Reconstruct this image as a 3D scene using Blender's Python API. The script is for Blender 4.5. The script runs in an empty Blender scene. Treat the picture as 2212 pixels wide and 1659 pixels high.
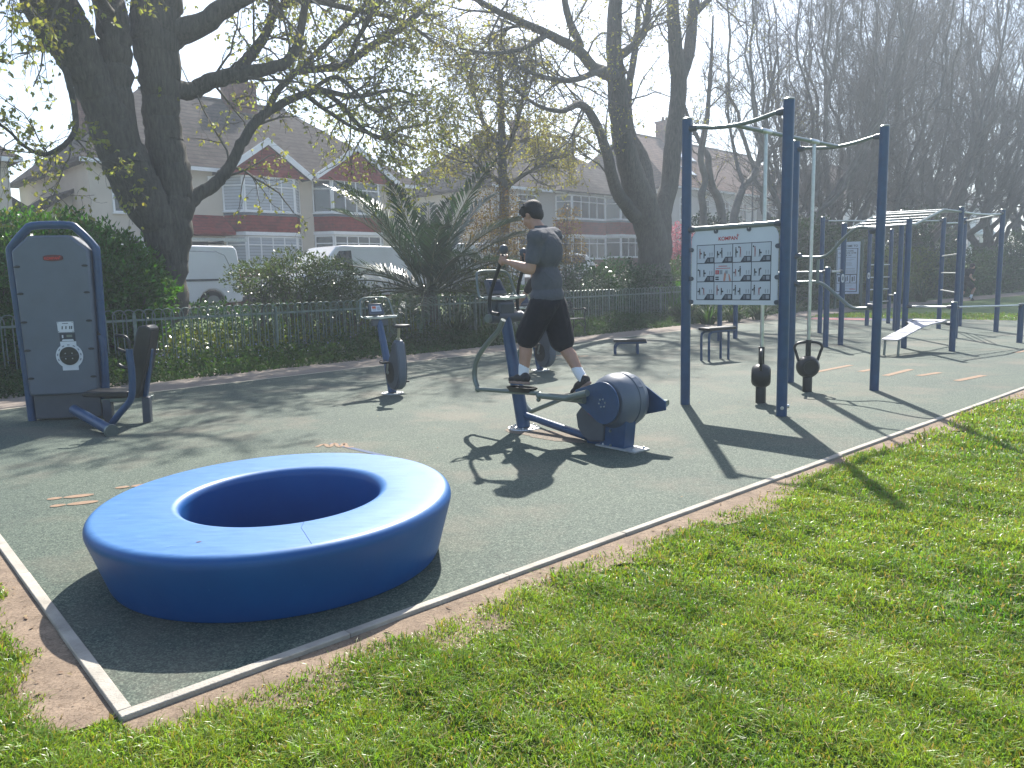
import bpy, bmesh, math, random
import numpy as np
from mathutils import Vector, Matrix
random.seed(7); RNG = np.random.default_rng(7)
SC = bpy.context.scene
COL = SC.collection
PI = math.pi
# ------------------------------------------------------------------ camera
EYE = 1.5; FOC = 1662.0; PITCH = math.radians(7.8); ROLL = math.radians(1.36)
def _axes():
    c, s = math.cos(ROLL), math.sin(ROLL); cp, sp = math.cos(PITCH), math.sin(PITCH)
    M = np.array([[1, 0, 0], [0, cp, sp], [0, -sp, cp]])
    return M @ np.array([c, 0, -s]), M @ np.array([s, 0, c]), M @ np.array([0, 1.0, 0])
AR, AU, AF = _axes()
cam = bpy.data.cameras.new('camera'); cam_o = bpy.data.objects.new('camera', cam); COL.objects.link(cam_o)
cam.sensor_width = 36; cam.lens = FOC / 2212 * 36; cam.clip_start = 0.05; cam.clip_end = 2000
cam_o.matrix_world = Matrix(((AR[0], AU[0], -AF[0], 0), (AR[1], AU[1], -AF[1], 0), (AR[2], AU[2], -AF[2], EYE), (0, 0, 0, 1)))
SC.camera = cam_o
# ------------------------------------------------------------------ sky, sun, exposure
SUN_EL, SUN_AZ = math.radians(44), math.radians(6.8)      # azimuth measured from +Y towards +X
W = bpy.data.worlds.new("World"); SC.world = W; W.use_nodes = True
nt = W.node_tree; nt.nodes.clear()
sky = nt.nodes.new('ShaderNodeTexSky'); sky.sky_type = 'NISHITA'; sky.sun_disc = False
sky.sun_elevation = SUN_EL; sky.sun_rotation = SUN_AZ; sky.air_density = 1.0; sky.dust_density = 1.2; sky.ozone_density = 1.5
bg = nt.nodes.new('ShaderNodeBackground'); bg.inputs[1].default_value = 0.1
wo = nt.nodes.new('ShaderNodeOutputWorld')
nt.links.new(sky.outputs[0], bg.inputs[0]); nt.links.new(bg.outputs[0], wo.inputs[0])
sl = bpy.data.lights.new('sun', 'SUN'); sl.energy = 4.6; sl.angle = math.radians(0.6); sl.color = (1.0, 0.95, 0.87)
so = bpy.data.objects.new('sun', sl); COL.objects.link(so)
SUND = Vector((math.sin(SUN_AZ) * math.cos(SUN_EL), math.cos(SUN_AZ) * math.cos(SUN_EL), math.sin(SUN_EL)))
so.rotation_euler = SUND.to_track_quat('Z', 'Y').to_euler(); so.location = (2, 10, 30)
SC.view_settings.view_transform = 'Standard'; SC.view_settings.look = 'None'
SC.view_settings.exposure = 1.32; SC.view_settings.gamma = 1.0
SC.render.engine = 'CYCLES'
SC.cycles.max_bounces = 8; SC.cycles.diffuse_bounces = 3; SC.cycles.transmission_bounces = 6; SC.cycles.volume_bounces = 0
# ------------------------------------------------------------------ survey helpers: where on the ground a photographed point stands
def ray(px, py):
    return AF + (px - 1106) / FOC * AR - (py - 829.5) / FOC * AU
def G(px, py, z=0.0):
    d = ray(px, py); return np.array([0, 0, EYE]) + (z - EYE) / d[2] * d
def YP(px, py, Y):
    d = ray(px, py); return np.array([0, 0, EYE]) + Y / d[1] * d
def PL(px, py, p0, n):
    d = ray(px, py); o = np.array([0, 0, EYE]); n = np.array(n, float); p0 = np.array(p0, float)
    return o + (n @ (p0 - o)) / (n @ d) * d
Q = math.sqrt(.5)
def S(s, t, z=0.0): return np.array([s * Q - t * Q, s * Q + t * Q, z])       # street frame: s along the street, t away from the park
def ST(x, y): return (x + y) * Q, (y - x) * Q
def TP(px, py, t):
    return PL(px, py, S(0, t), (-Q, Q, 0))
K0 = np.array([-1.396, 2.590]); KA = math.radians(41.7)
KU = np.array([math.cos(KA), math.sin(KA)]); KV = np.array([-math.sin(KA), math.cos(KA)])
def K(u, v, z=0.0):
    p = K0 + u * KU + v * KV; return np.array([p[0], p[1], z])               # pad frame: u, v along the two kerbs
def smooth(a, b, x):
    t = np.clip((x - a) / (b - a), 0, 1); return t * t * (3 - 2 * t)
def terrain(x, y):
    s, t = (x + y) * Q, (y - x) * Q
    h = -0.022 + 0 * x
    h = h + smooth(14.9, 19, t) * (.72 + np.clip((s - 14) * .03, -.02, 1.1)) + smooth(26.2, 28.5, t) * .38
    return h
# ------------------------------------------------------------------ materials
MATS = {}
def newmat(name):
    m = bpy.data.materials.new(name); m.use_nodes = True; MATS[name] = m
    n = m.node_tree; b = n.nodes['Principled BSDF']; return m, n, b
def N(n, t, **kw):
    x = n.nodes.new(t)
    for k, v in kw.items():
        if k in ('inp',):
            for i, val in v.items(): x.inputs[i].default_value = val
        else: setattr(x, k, v)
    return x
def noise_mix(n, vec, scale, c0, c1, lo=.35, hi=.65, detail=6, rough=.6):
    t = N(n, 'ShaderNodeTexNoise', inp={'Scale': scale, 'Detail': detail, 'Roughness': rough})
    n.links.new(vec, t.inputs['Vector'])
    r = N(n, 'ShaderNodeValToRGB'); r.color_ramp.elements[0].position = lo; r.color_ramp.elements[1].position = hi
    r.color_ramp.elements[0].color = (*c0, 1); r.color_ramp.elements[1].color = (*c1, 1)
    n.links.new(t.outputs['Fac'], r.inputs[0]); return r.outputs[0], t.outputs['Fac']
def mixc(n, fac, a, b, mode='MIX'):
    m = N(n, 'ShaderNodeMix', data_type='RGBA', blend_type=mode)
    if hasattr(fac, 'links'): n.links.new(fac, m.inputs[0])
    else: m.inputs[0].default_value = fac
    for i, c in ((6, a), (7, b)):
        if hasattr(c, 'links'): n.links.new(c, m.inputs[i])
        else: m.inputs[i].default_value = (*c, 1)
    return m.outputs[2]
def bump(n, b, h, strength=.3, dist=.01):
    x = N(n, 'ShaderNodeBump', inp={'Strength': strength, 'Distance': dist})
    n.links.new(h, x.inputs['Height']); n.links.new(x.outputs[0], b.inputs['Normal'])
def mat(name, col, rough=.5, metal=0.0, var=.15, scale=6.0, bmp=0.0, bscale=60.0, coat=0.0, rvar=.1, spec=.5):
    if name in MATS: return MATS[name]
    m, n, b = newmat(name)
    tc = N(n, 'ShaderNodeTexCoord')
    c0 = tuple(c * (1 - var) for c in col); c1 = tuple(min(1, c * (1 + var)) for c in col)
    o, f = noise_mix(n, tc.outputs['Object'], scale, c0, c1)
    n.links.new(o, b.inputs['Base Color'])
    mr = N(n, 'ShaderNodeMapRange', inp={'To Min': max(0, rough - rvar), 'To Max': min(1, rough + rvar)})
    n.links.new(f, mr.inputs[0]); n.links.new(mr.outputs[0], b.inputs['Roughness'])
    b.inputs['Metallic'].default_value = metal; b.inputs['Coat Weight'].default_value = coat
    b.inputs['Specular IOR Level'].default_value = spec
    if bmp:
        t = N(n, 'ShaderNodeTexNoise', inp={'Scale': bscale, 'Detail': 5}); n.links.new(tc.outputs['Object'], t.inputs['Vector'])
        bump(n, b, t.outputs['Fac'], bmp, .01)
    return m
def leafmat(name, c0, c1, trans=.45, tint=(1.25, 1.3, .6), rough=.45, scale=2.5, spec=.4, straw=0):
    if name in MATS: return MATS[name]
    m, n, b = newmat(name)
    tc = N(n, 'ShaderNodeTexCoord'); gi = N(n, 'ShaderNodeNewGeometry')
    o, f = noise_mix(n, tc.outputs['Object'], scale, c0, c1, .3, .7)
    k = N(n, 'ShaderNodeMapRange', inp={'To Min': .65, 'To Max': 1.35}); n.links.new(gi.outputs['Random Per Island'], k.inputs[0])
    v = N(n, 'ShaderNodeHueSaturation'); n.links.new(o, v.inputs['Color']); n.links.new(k.outputs[0], v.inputs['Value'])
    h2 = N(n, 'ShaderNodeMapRange', inp={'To Min': .47, 'To Max': .53}); n.links.new(gi.outputs['Random Per Island'], h2.inputs[0]); n.links.new(h2.outputs[0], v.inputs['Hue'])
    vo_ = v.outputs[0]
    if straw:
        wn_ = N(n, 'ShaderNodeTexWhiteNoise', noise_dimensions='1D'); n.links.new(gi.outputs['Random Per Island'], wn_.inputs['W']); lt_ = N(n, 'ShaderNodeMath', operation='LESS_THAN', inp={1: straw}); n.links.new(wn_.outputs[0], lt_.inputs[0]); vo_ = mixc(n, lt_.outputs[0], vo_, (.36, .28, .12))
    n.links.new(vo_, b.inputs['Base Color']); b.inputs['Roughness'].default_value = rough
    b.inputs['Specular IOR Level'].default_value = spec
    tr = N(n, 'ShaderNodeBsdfTranslucent')
    tcx = mixc(n, 1.0, vo_, tint, 'MULTIPLY'); n.links.new(tcx, tr.inputs[0])
    mx = N(n, 'ShaderNodeMixShader'); mx.inputs[0].default_value = trans
    n.links.new(b.outputs[0], mx.inputs[1]); n.links.new(tr.outputs[0], mx.inputs[2])
    n.links.new(mx.outputs[0], n.nodes['Material Output'].inputs[0]); return m
# ------------------------------------------------------------------ mesh helpers
class MB:
    def __init__(s): s.v = []; s.f = []; s.m = []; s.mi = 0
    def add(s, V, F, mi=None):
        o = len(s.v); s.v.extend([tuple(map(float, p)) for p in V]); s.f.extend([tuple(i + o for i in f) for f in F])
        s.m.extend([s.mi if mi is None else mi] * len(F)); return s
    def box(s, c, d, rz=0.0, R=None, mi=None):
        hx, hy, hz = d[0] / 2, d[1] / 2, d[2] / 2
        P = np.array([(x, y, z) for x in (-hx, hx) for y in (-hy, hy) for z in (-hz, hz)])
        if R is None:
            co, si = math.cos(rz), math.sin(rz); R = np.array([[co, -si, 0], [si, co, 0], [0, 0, 1]])
        P = P @ np.array(R).T + np.array(c, float)
        return s.add(P, [(0, 1, 3, 2), (4, 6, 7, 5), (0, 4, 5, 1), (2, 3, 7, 6), (0, 2, 6, 4), (1, 5, 7, 3)], mi)
    def tube(s, pts, r, n=10, cap=True, mi=None, flat=None):
        P = np.array(pts, float); k = len(P)
        rr = np.full(k, r, float) if np.isscalar(r) else np.array(r, float)
        T = np.zeros_like(P); T[1:-1] = P[2:] - P[:-2]; T[0] = P[1] - P[0]; T[-1] = P[-1] - P[-2]
        T /= np.linalg.norm(T, axis=1)[:, None] + 1e-12
        a = np.array([0, 0, 1.0]) if abs(T[0][2]) < .9 else np.array([1.0, 0, 0])
        if flat is not None: a = np.array(flat[0], float)
        V = []; u = np.cross(T[0], a); u /= np.linalg.norm(u)
        for i in range(k):
            u = u - T[i] * (u @ T[i]); u /= np.linalg.norm(u) + 1e-12; w = np.cross(T[i], u)
            for j in range(n):
                th = 2 * PI * j / n; fu, fw = (1, 1) if flat is None else (flat[1], 1)
                V.append(P[i] + rr[i] * (math.cos(th) * u * fu + math.sin(th) * w * fw))
        F = [(i * n + j, i * n + (j + 1) % n, (i + 1) * n + (j + 1) % n, (i + 1) * n + j) for i in range(k - 1) for j in range(n)]
        if cap: F += [tuple(range(n - 1, -1, -1)), tuple((k - 1) * n + j for j in range(n))]
        return s.add(V, F, mi)
    def ell(s, c, r, n=12, m=8, R=None, mi=None):
        V = [(0, 0, 1.0)]; F = []
        for i in range(1, m):
            for j in range(n):
                V.append((math.sin(PI * i / m) * math.cos(2 * PI * j / n), math.sin(PI * i / m) * math.sin(2 * PI * j / n), math.cos(PI * i / m)))
        V.append((0, 0, -1.0)); e = len(V) - 1
        for j in range(n): F.append((0, 1 + j, 1 + (j + 1) % n)); F.append((e, e - n + (j + 1) % n, e - n + j))
        for i in range(m - 2):
            for j in range(n): a = 1 + i * n; F.append((a + j, a + n + j, a + n + (j + 1) % n, a + (j + 1) % n))
        rr = (r, r, r) if np.isscalar(r) else r
        V = np.array(V) * np.array(rr)
        if R is not None: V = V @ np.array(R).T
        return s.add(V + np.array(c, float), F, mi)
    def capsule(s, a, b, ra, rb, n=12):
        a = np.array(a, float); b = np.array(b, float); d = b - a; L = np.linalg.norm(d) + 1e-9; d /= L
        pts = []; rs = []
        for th in np.linspace(80, 0, 5): pts.append(a - d * ra * math.sin(math.radians(th))); rs.append(ra * math.cos(math.radians(th)))
        for th in np.linspace(0, 80, 5): pts.append(b + d * rb * math.sin(math.radians(th))); rs.append(rb * math.cos(math.radians(th)))
        return s.tube(pts, rs, n)
    def prism(s, poly, h0, h1, fr=None, mi=None):
        """poly: (x,y) outline; extruded from h0 to h1 along frame z; fr=(origin,ex,ey,ez)"""
        o, ex, ey, ez = fr if fr else (np.zeros(3), np.array([1, 0, 0.]), np.array([0, 1, 0.]), np.array([0, 0, 1.]))
        n = len(poly); V = [o + p[0] * ex + p[1] * ey + h * ez for h in (h0, h1) for p in poly]
        F = [tuple(range(n - 1, -1, -1)), tuple(range(n, 2 * n))] + [(i, (i + 1) % n, n + (i + 1) % n, n + i) for i in range(n)]
        return s.add(V, F, mi)
    def lathe(s, prof, c=(0, 0, 0), n=32, mi=None, closed=False, ax=None):
        k = len(prof); V = []
        for j in range(n):
            th = 2 * PI * j / n
            for r, z in prof: V.append((r * math.cos(th), r * math.sin(th), z))
        V = np.array(V)
        if ax is not None: V = V[:, :1] * ax[0] + V[:, 1:2] * ax[1] + V[:, 2:3] * ax[2]
        F = []
        for j in range(n):
            a = j * k; b = ((j + 1) % n) * k
            for i in range(k if closed else k - 1): i2 = (i + 1) % k; F.append((a + i, b + i, b + i2, a + i2))
        if not closed:
            if prof[0][0] > 1e-6: F.append(tuple(j * k for j in range(n))[::-1])
            if prof[-1][0] > 1e-6: F.append(tuple(j * k + k - 1 for j in range(n)))
        return s.add(V + np.array(c, float), F, mi)
def link(o, parent=None):
    COL.objects.link(o)
    if parent is not None: o.parent = parent
    return o
def rootm(o):
    while o.parent is not None: o = o.parent
    return Matrix.LocRotScale(o.location, o.rotation_euler, o.scale)
def build(name, mb, mats, parent=None, world=False, smooth=True, bevel=0, ang=38, fix=True):
    """link the collected shapes as one mesh object; world=True: coordinates are world ones"""
    me = bpy.data.meshes.new(name); me.from_pydata(mb.v, [], mb.f)
    if world and parent is not None: me.transform(rootm(parent).inverted())
    mats = mats if isinstance(mats, (list, tuple)) else [mats]
    for m in mats: me.materials.append(m)
    me.polygons.foreach_set('material_index', mb.m)
    if fix or smooth:
        bm = bmesh.new(); bm.from_mesh(me)
        if fix: bmesh.ops.recalc_face_normals(bm, faces=bm.faces)
        if smooth:
            a = math.radians(ang)
            for f in bm.faces: f.smooth = True
            for e in bm.edges:
                if len(e.link_faces) != 2 or e.calc_face_angle(0) > a: e.smooth = False
        bm.to_mesh(me); bm.free()
    o = bpy.data.objects.new(name, me); link(o, parent)
    if bevel:
        md = o.modifiers.new('bevel', 'BEVEL'); md.width = bevel; md.segments = 2; md.limit_method = 'ANGLE'; md.angle_limit = math.radians(40)
    return o
def arrmesh(name, V, faces, mats, mi=None, parent=None, world=False, smooth=False):
    """fast mesh from numpy: faces = list of (n,k) index arrays"""
    me = bpy.data.meshes.new(name); V = np.ascontiguousarray(V, np.float32)
    if world and parent is not None:
        M = np.array(rootm(parent).inverted()); V = (V @ M[:3, :3].T + M[:3, 3]).astype(np.float32)
    me.vertices.add(len(V)); me.vertices.foreach_set('co', V.ravel())
    tot = sum(f.size for f in faces); npoly = sum(len(f) for f in faces)
    me.loops.add(tot); me.polygons.add(npoly)
    me.loops.foreach_set('vertex_index', np.concatenate([f.ravel() for f in faces]).astype(np.int32))
    ln = np.concatenate([np.full(len(f), f.shape[1]) for f in faces]); st = np.concatenate([[0], np.cumsum(ln)[:-1]])
    me.polygons.foreach_set('loop_start', st.astype(np.int32))
    mats = mats if isinstance(mats, (list, tuple)) else [mats]
    for m in mats: me.materials.append(m)
    if mi is not None: me.polygons.foreach_set('material_index', np.concatenate([np.full(len(f), k) for f, k in zip(faces, mi)]).astype(np.int32))
    if smooth: me.polygons.foreach_set('use_smooth', np.ones(npoly, bool))
    me.update(calc_edges=True)
    o = bpy.data.objects.new(name, me); return link(o, parent)
def tag(o, label=None, cat=None, group=None, kind=None):
    if label: o['label'] = label
    if cat: o['category'] = cat
    if group: o['group'] = group
    if kind: o['kind'] = kind
    return o
def thing(name, label, cat, loc=(0, 0, 0), rz=0.0, group=None):
    o = bpy.data.objects.new(name, None); o.empty_display_size = .1; link(o)
    o.location = tuple(map(float, loc)); o.rotation_euler = (0, 0, rz); return tag(o, label, cat, group)
def copy_tree(o, parent=None):
    c = o.copy(); COL.objects.link(c); c.parent = parent
    for ch in [x for x in bpy.data.objects if x.parent == o]: copy_tree(ch, c)
    return c
def arc(c, r, a0, a1, n, ex, ey):
    return [np.array(c) + r * (math.cos(a) * np.array(ex) + math.sin(a) * np.array(ey)) for a in np.linspace(a0, a1, n)]
def bez(pts, n=8):
    """Catmull-Rom through the points"""
    P = [np.array(p, float) for p in pts]; P = [2 * P[0] - P[1]] + P + [2 * P[-1] - P[-2]]; out = []
    for i in range(1, len(P) - 2):
        for t in np.linspace(0, 1, n, endpoint=False):
            a, b, c, d = P[i - 1:i + 3]
            out.append(.5 * (2 * b + (c - a) * t + (2 * a - 5 * b + 4 * c - d) * t * t + (3 * b - a - 3 * c + d) * t ** 3))
    out.append(P[-2]); return out
def text_mesh(name, body, size, mt, parent, o, ex, ey, ez, align='CENTER', thick=.0008, bold=0.0, world=True):
    cu = bpy.data.curves.new(name, 'FONT'); cu.body = body; cu.size = size; cu.align_x = align; cu.align_y = 'CENTER'
    cu.extrude = thick; cu.offset = bold
    tmp = bpy.data.objects.new(name, cu); COL.objects.link(tmp)
    me = bpy.data.meshes.new_from_object(tmp.evaluated_get(bpy.context.evaluated_depsgraph_get()))
    bpy.data.objects.remove(tmp); bpy.data.curves.remove(cu)
    M = Matrix(((ex[0], ey[0], ez[0], o[0]), (ex[1], ey[1], ez[1], o[1]), (ex[2], ey[2], ez[2], o[2]), (0, 0, 0, 1)))
    me.transform(M)
    if world: me.transform(rootm(parent).inverted())
    me.materials.clear(); me.materials.append(mt); me.name = name
    return link(bpy.data.objects.new(name, me), parent)
# palette
BLUE = mat('blue powder coat', (.016, .058, .138), .34, 0, .12, 9, .04, 250, rvar=.08)
DGREY = mat('dark grey plastic', (.065, .075, .092), .45, 0, .1, 7, .05, 300)
GREYP = mat('slate grey panel', (.095, .118, .155), .40, 0, .08, 3, .05, 260)
BLACK = mat('black rubber', (.012, .013, .014), .38, 0, .3, 8, .08, 200)
GALV = mat('green grey coated steel', (.16, .19, .175), .3, .35, .05, 3, 0, rvar=.03)
STEEL = mat('brushed pale steel', (.48, .50, .50), .34, .85, .1, 20)
ZINC = mat('zinc base plate', (.5, .51, .5), .45, .6, .15, 15)
WHITE = mat('white sign board', (.62, .64, .68), .5, 0, .03, 4)
WPAINT = mat('white window paint', (.80, .81, .81), .45, 0, .05, 3)
INK = mat('dark grey print', (.035, .04, .055), .6, 0, .05, 4)
RED = mat('red print', (.45, .02, .02), .5, 0, .05, 4)
# ================================================================== ground, pad, kerb, path
def sheet(name, poly, z, m, kind='structure', label=None):
    mb = MB(); mb.add([(p[0], p[1], z) for p in poly], [tuple(range(len(poly)))])
    o = build(name, mb, m, smooth=False); tag(o, label, None, None, kind); return o
m, n, b = newmat('lawn soil and turf')
tc = N(n, 'ShaderNodeTexCoord')
g1, f1 = noise_mix(n, tc.outputs['Object'], 1.3, (.055, .11, .013), (.12, .20, .035), .3, .7, 8)
g2, f2 = noise_mix(n, tc.outputs['Object'], 45, (.35, .38, .3), (1.25, 1.3, 1.1), .3, .72, 4)
g = mixc(n, 1.0, g1, g2, 'MULTIPLY')
d1, f3 = noise_mix(n, tc.outputs['Object'], .9, (0, 0, 0), (1, 1, 1), .62, .78, 6)
g = mixc(n, d1, g, (.17, .13, .075)); n.links.new(g, b.inputs['Base Color']); b.inputs['Roughness'].default_value = .85
bump(n, b, f2, .6, .03)
# terrain sheet, fine near the camera and coarse towards the horizon
def axis(lim, near, step):
    a = list(np.arange(-near, near + .01, step)); x = near
    while x < lim: x *= 1.25; a += [x]; a = [-x] + a
    return np.array(a)
HZ = 340
ax = axis(250, 60, 1.2); X, Y = np.meshgrid(ax, ax + 20, indexing='ij'); Z = terrain(X, Y)
Z = Z + np.where(Y < 12, .006 * np.sin(X * 2.1 + 1) * np.sin(Y * 1.7), 0)
i = np.arange(len(ax) - 1); I, J = np.meshgrid(i, i, indexing='ij'); nn = len(ax)
q = np.stack([I * nn + J, (I + 1) * nn + J, (I + 1) * nn + J + 1, I * nn + J + 1], -1).reshape(-1, 4)
ground = arrmesh('ground', np.stack([X, Y, Z], -1).reshape(-1, 3), [q], m, smooth=True); tag(ground, None, None, None, 'structure')
# rubber crumb safety surface
m, n, b = newmat('green rubber crumb'); tc = N(n, 'ShaderNodeTexCoord')
v = N(n, 'ShaderNodeTexVoronoi', inp={'Scale': 150.0}); n.links.new(tc.outputs['Object'], v.inputs['Vector'])
r = N(n, 'ShaderNodeValToRGB'); e = r.color_ramp.elements
e[0].color = (.026, .042, .035, 1); e[1].color = (.145, .175, .135, 1); e[0].position = 0.0; e[1].position = 1.0
r.color_ramp.elements.new(.55).color = (.058, .084, .066, 1)
sp = N(n, 'ShaderNodeSeparateColor'); n.links.new(v.outputs['Color'], sp.inputs[0]); n.links.new(sp.outputs[0], r.inputs[0])
l1, f1 = noise_mix(n, tc.outputs['Object'], .55, (.82, .84, .85), (1.16, 1.12, 1.06), .3, .7, 8)
l2, f2 = noise_mix(n, tc.outputs['Object'], 30, (.8, .8, .8), (1.2, 1.2, 1.2), .3, .7, 5)
c = mixc(n, 1.0, mixc(n, 1.0, r.outputs[0], l1, 'MULTIPLY'), l2, 'MULTIPLY')
st, f3 = noise_mix(n, tc.outputs['Object'], .8, (0, 0, 0), (.6, .6, .6), .5, .72, 9)
c = mixc(n, st, c, (.17, .14, .105)); n.links.new(c, b.inputs['Base Color']); b.inputs['Roughness'].default_value = .8
b.inputs['Specular IOR Level'].default_value = .35
bump(n, b, sp.outputs[1], .55, .004); RUBBER = m
PADF = 24.2
e1 = K(0, 8.65); e2 = K(PADF, 5.9)
pad = sheet('rubber_surface', [K(0, 0), K(PADF, 0), e2, S(*[ST(*e2[:2])[0], 11.42]), S(*[ST(*e1[:2])[0], 11.42])], 0.0, RUBBER)
# worn sandy patch under the cross trainer and brown worn edge beside the path
def blob_sheet(name, c, rx, ry, rot, z, m, seed, amp=.25, n_=48, kind='structure'):
    rg = random.Random(seed); ph = [rg.uniform(0, 6.28) for _ in range(5)]; P = []
    for k in range(n_):
        a = 2 * PI * k / n_; w = 1 + amp * (math.sin(2 * a + ph[0]) * .5 + math.sin(3 * a + ph[1]) * .4 + math.sin(5 * a + ph[2]) * .3 + math.sin(9 * a + ph[3]) * .2 + math.sin(17 * a + ph[4]) * .1)
        x, y = rx * w * math.cos(a), ry * w * math.sin(a)
        P.append((c[0] + x * math.cos(rot) - y * math.sin(rot), c[1] + x * math.sin(rot) + y * math.cos(rot)))
    return sheet(name, P, z, m, kind)
m, n, b = newmat('dry sandy soil'); tc = N(n, 'ShaderNodeTexCoord')
c1, f1 = noise_mix(n, tc.outputs['Object'], 6, (.15, .108, .074), (.29, .215, .15), .3, .7, 9, .7)
c2, f2 = noise_mix(n, tc.outputs['Object'], 90, (.7, .7, .7), (1.2, 1.2, 1.2), .3, .7, 4)
c = mixc(n, 1.0, c1, c2, 'MULTIPLY')
vo = N(n, 'ShaderNodeTexVoronoi', feature='DISTANCE_TO_EDGE', inp={'Scale': 9.0})
nz = N(n, 'ShaderNodeTexNoise', inp={'Scale': 5.0, 'Detail': 4.0}); n.links.new(tc.outputs['Object'], nz.inputs['Vector'])
ad = N(n, 'ShaderNodeVectorMath', operation='ADD'); n.links.new(tc.outputs['Object'], ad.inputs[0]); n.links.new(nz.outputs['Color'], ad.inputs[1])
n.links.new(ad.outputs[0], vo.inputs['Vector'])
cr = N(n, 'ShaderNodeValToRGB'); cr.color_ramp.elements[0].position = .0; cr.color_ramp.elements[1].position = .035
cr.color_ramp.elements[0].color = (.45, .4, .35, 1); cr.color_ramp.elements[1].color = (1, 1, 1, 1); n.links.new(vo.outputs[0], cr.inputs[0])
c = mixc(n, 1.0, c, cr.outputs[0], 'MULTIPLY'); n.links.new(c, b.inputs['Base Color']); b.inputs['Roughness'].default_value = .95
bump(n, b, f1, .5, .03); SOIL = m
m, n, b = newmat('sand scattered on rubber'); tc = N(n, 'ShaderNodeTexCoord')
v = N(n, 'ShaderNodeTexNoise', inp={'Scale': 70.0, 'Detail': 8.0}); n.links.new(tc.outputs['Object'], v.inputs['Vector'])
r = N(n, 'ShaderNodeValToRGB'); r.color_ramp.elements[0].position = .38; r.color_ramp.elements[1].position = .6
r.color_ramp.elements[0].color = (.09, .09, .07, 1); r.color_ramp.elements[1].color = (.22, .165, .12, 1)
n.links.new(v.outputs['Fac'], r.inputs[0]); n.links.new(r.outputs[0], b.inputs['Base Color']); b.inputs['Roughness'].default_value = .9
bump(n, b, v.outputs['Fac'], .5, .01); SAND = m
blob_sheet('worn_sand_patch', (.32, 7.28), .42, .2, -.8, .003, SAND, 3)
CONC = mat('pale concrete edging', (.36, .33, .28), .9, 0, .22, 5, .5, 90)
# kerb stones, 0.9 m long with open joints
def kerb(name, org, d, nrm, L, label, gap=.004):
    mb = MB(); x = 0.0; rg = random.Random(5); base = K(0, 0)
    while x < L:
        l = min(.915, L - x); a = np.array([*(org + d * (x + gap / 2)), 0]); bb = np.array([*(org + d * (x + l - gap / 2)), 0])
        j = rg.uniform(-.004, .004); nv = np.array([*nrm, 0]); w = .05
        P = [a + nv * j, bb + nv * j, bb - nv * (w - j), a - nv * (w - j)]
        V = [(p[0], p[1], -.12) for p in P] + [(p[0], p[1], .006 + rg.uniform(-.002, .003)) for p in P]
        mb.add(V, [(3, 2, 1, 0), (4, 5, 6, 7), (0, 1, 5, 4), (1, 2, 6, 5), (2, 3, 7, 6), (3, 0, 4, 7)]); x += .915
    o = build(name, mb, CONC, bevel=.004); tag(o, None, None, None, 'structure'); return o
kerb('kerb', K0 - KU * .05, KU, KV, PADF + .05, None)
kerb('kerb', K0, KV, KU, 8.7, None)
kerb('kerb', K(PADF, 0)[:2] + KU * .05, KV, KU, 5.9, None)
# bare soil along the kerbs (irregular sheets a few mm above the turf)
def soil_w(u):
    return .13 + .10 * (1 - smooth(5, 10, u)) + .085 * np.sin(u * 1.9 + 1.1) + .05 * np.sin(u * 5.3 + .4) + .03 * np.sin(u * 13.1) + .02 * np.sin(u * 29.) + .16 * np.exp(-((u - 1.6) / .9) ** 2) - .09 * np.exp(-(u / .45) ** 2) - .05 * smooth(6, 14, u)
def soil_wl(v):
    return .30 + .13 * np.sin(v * 1.7 + 2.2) + .06 * np.sin(v * 6.1) + .04 * np.sin(v * 14.3) + .03 * np.sin(v * 31.) - .25 * np.exp(-(v / .35) ** 2)
P = [K(u, -.045) for u in np.arange(-.05, 20, .06)] + [K(u, -.08 - max(0, soil_w(u))) for u in np.arange(20, -.05, -.06)]
sheet('bare_soil', P, -.012, SOIL)
P = [K(-.045, v) for v in np.arange(0, 8.6, .06)] + [K(-.08 - max(0, soil_wl(v)), v) for v in np.arange(8.6, 0, -.06)]
sheet('bare_soil', P, -.0125, SOIL)
# path beyond the pad, with its pale edging line
m, n, b = newmat('worn tan path'); tc = N(n, 'ShaderNodeTexCoord')
c1, f1 = noise_mix(n, tc.outputs['Object'], 1.2, (.17, .135, .11), (.28, .235, .19), .3, .7, 9, .7)
c2, f2 = noise_mix(n, tc.outputs['Object'], 60, (.75, .75, .75), (1.2, 1.2, 1.2), .3, .7, 4)
c = mixc(n, 1.0, c1, c2, 'MULTIPLY'); n.links.new(c, b.inputs['Base Color']); b.inputs['Roughness'].default_value = .92; bump(n, b, f2, .4, .01); TAN = m
near = [(-30, 11.42), (23.0, 11.42), (30, 11.2), (40, 10.2), (60, 9.0), (90, 8)]; far = [(90, 9.6), (60, 10.6), (40, 12), (30, 13.0), (23, 13.3), (-30, 13.1)]
sheet('path', [S(*p) for p in near + far], -.004, TAN)
CREAM = mat('cream edging line', (.46, .42, .31), .8, 0, .15, 8)
sheet('path_edge_line', [S(-20, 11.39), S(23.5, 11.39), S(23.5, 11.455), S(-20, 11.455)], .005, CREAM)
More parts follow.
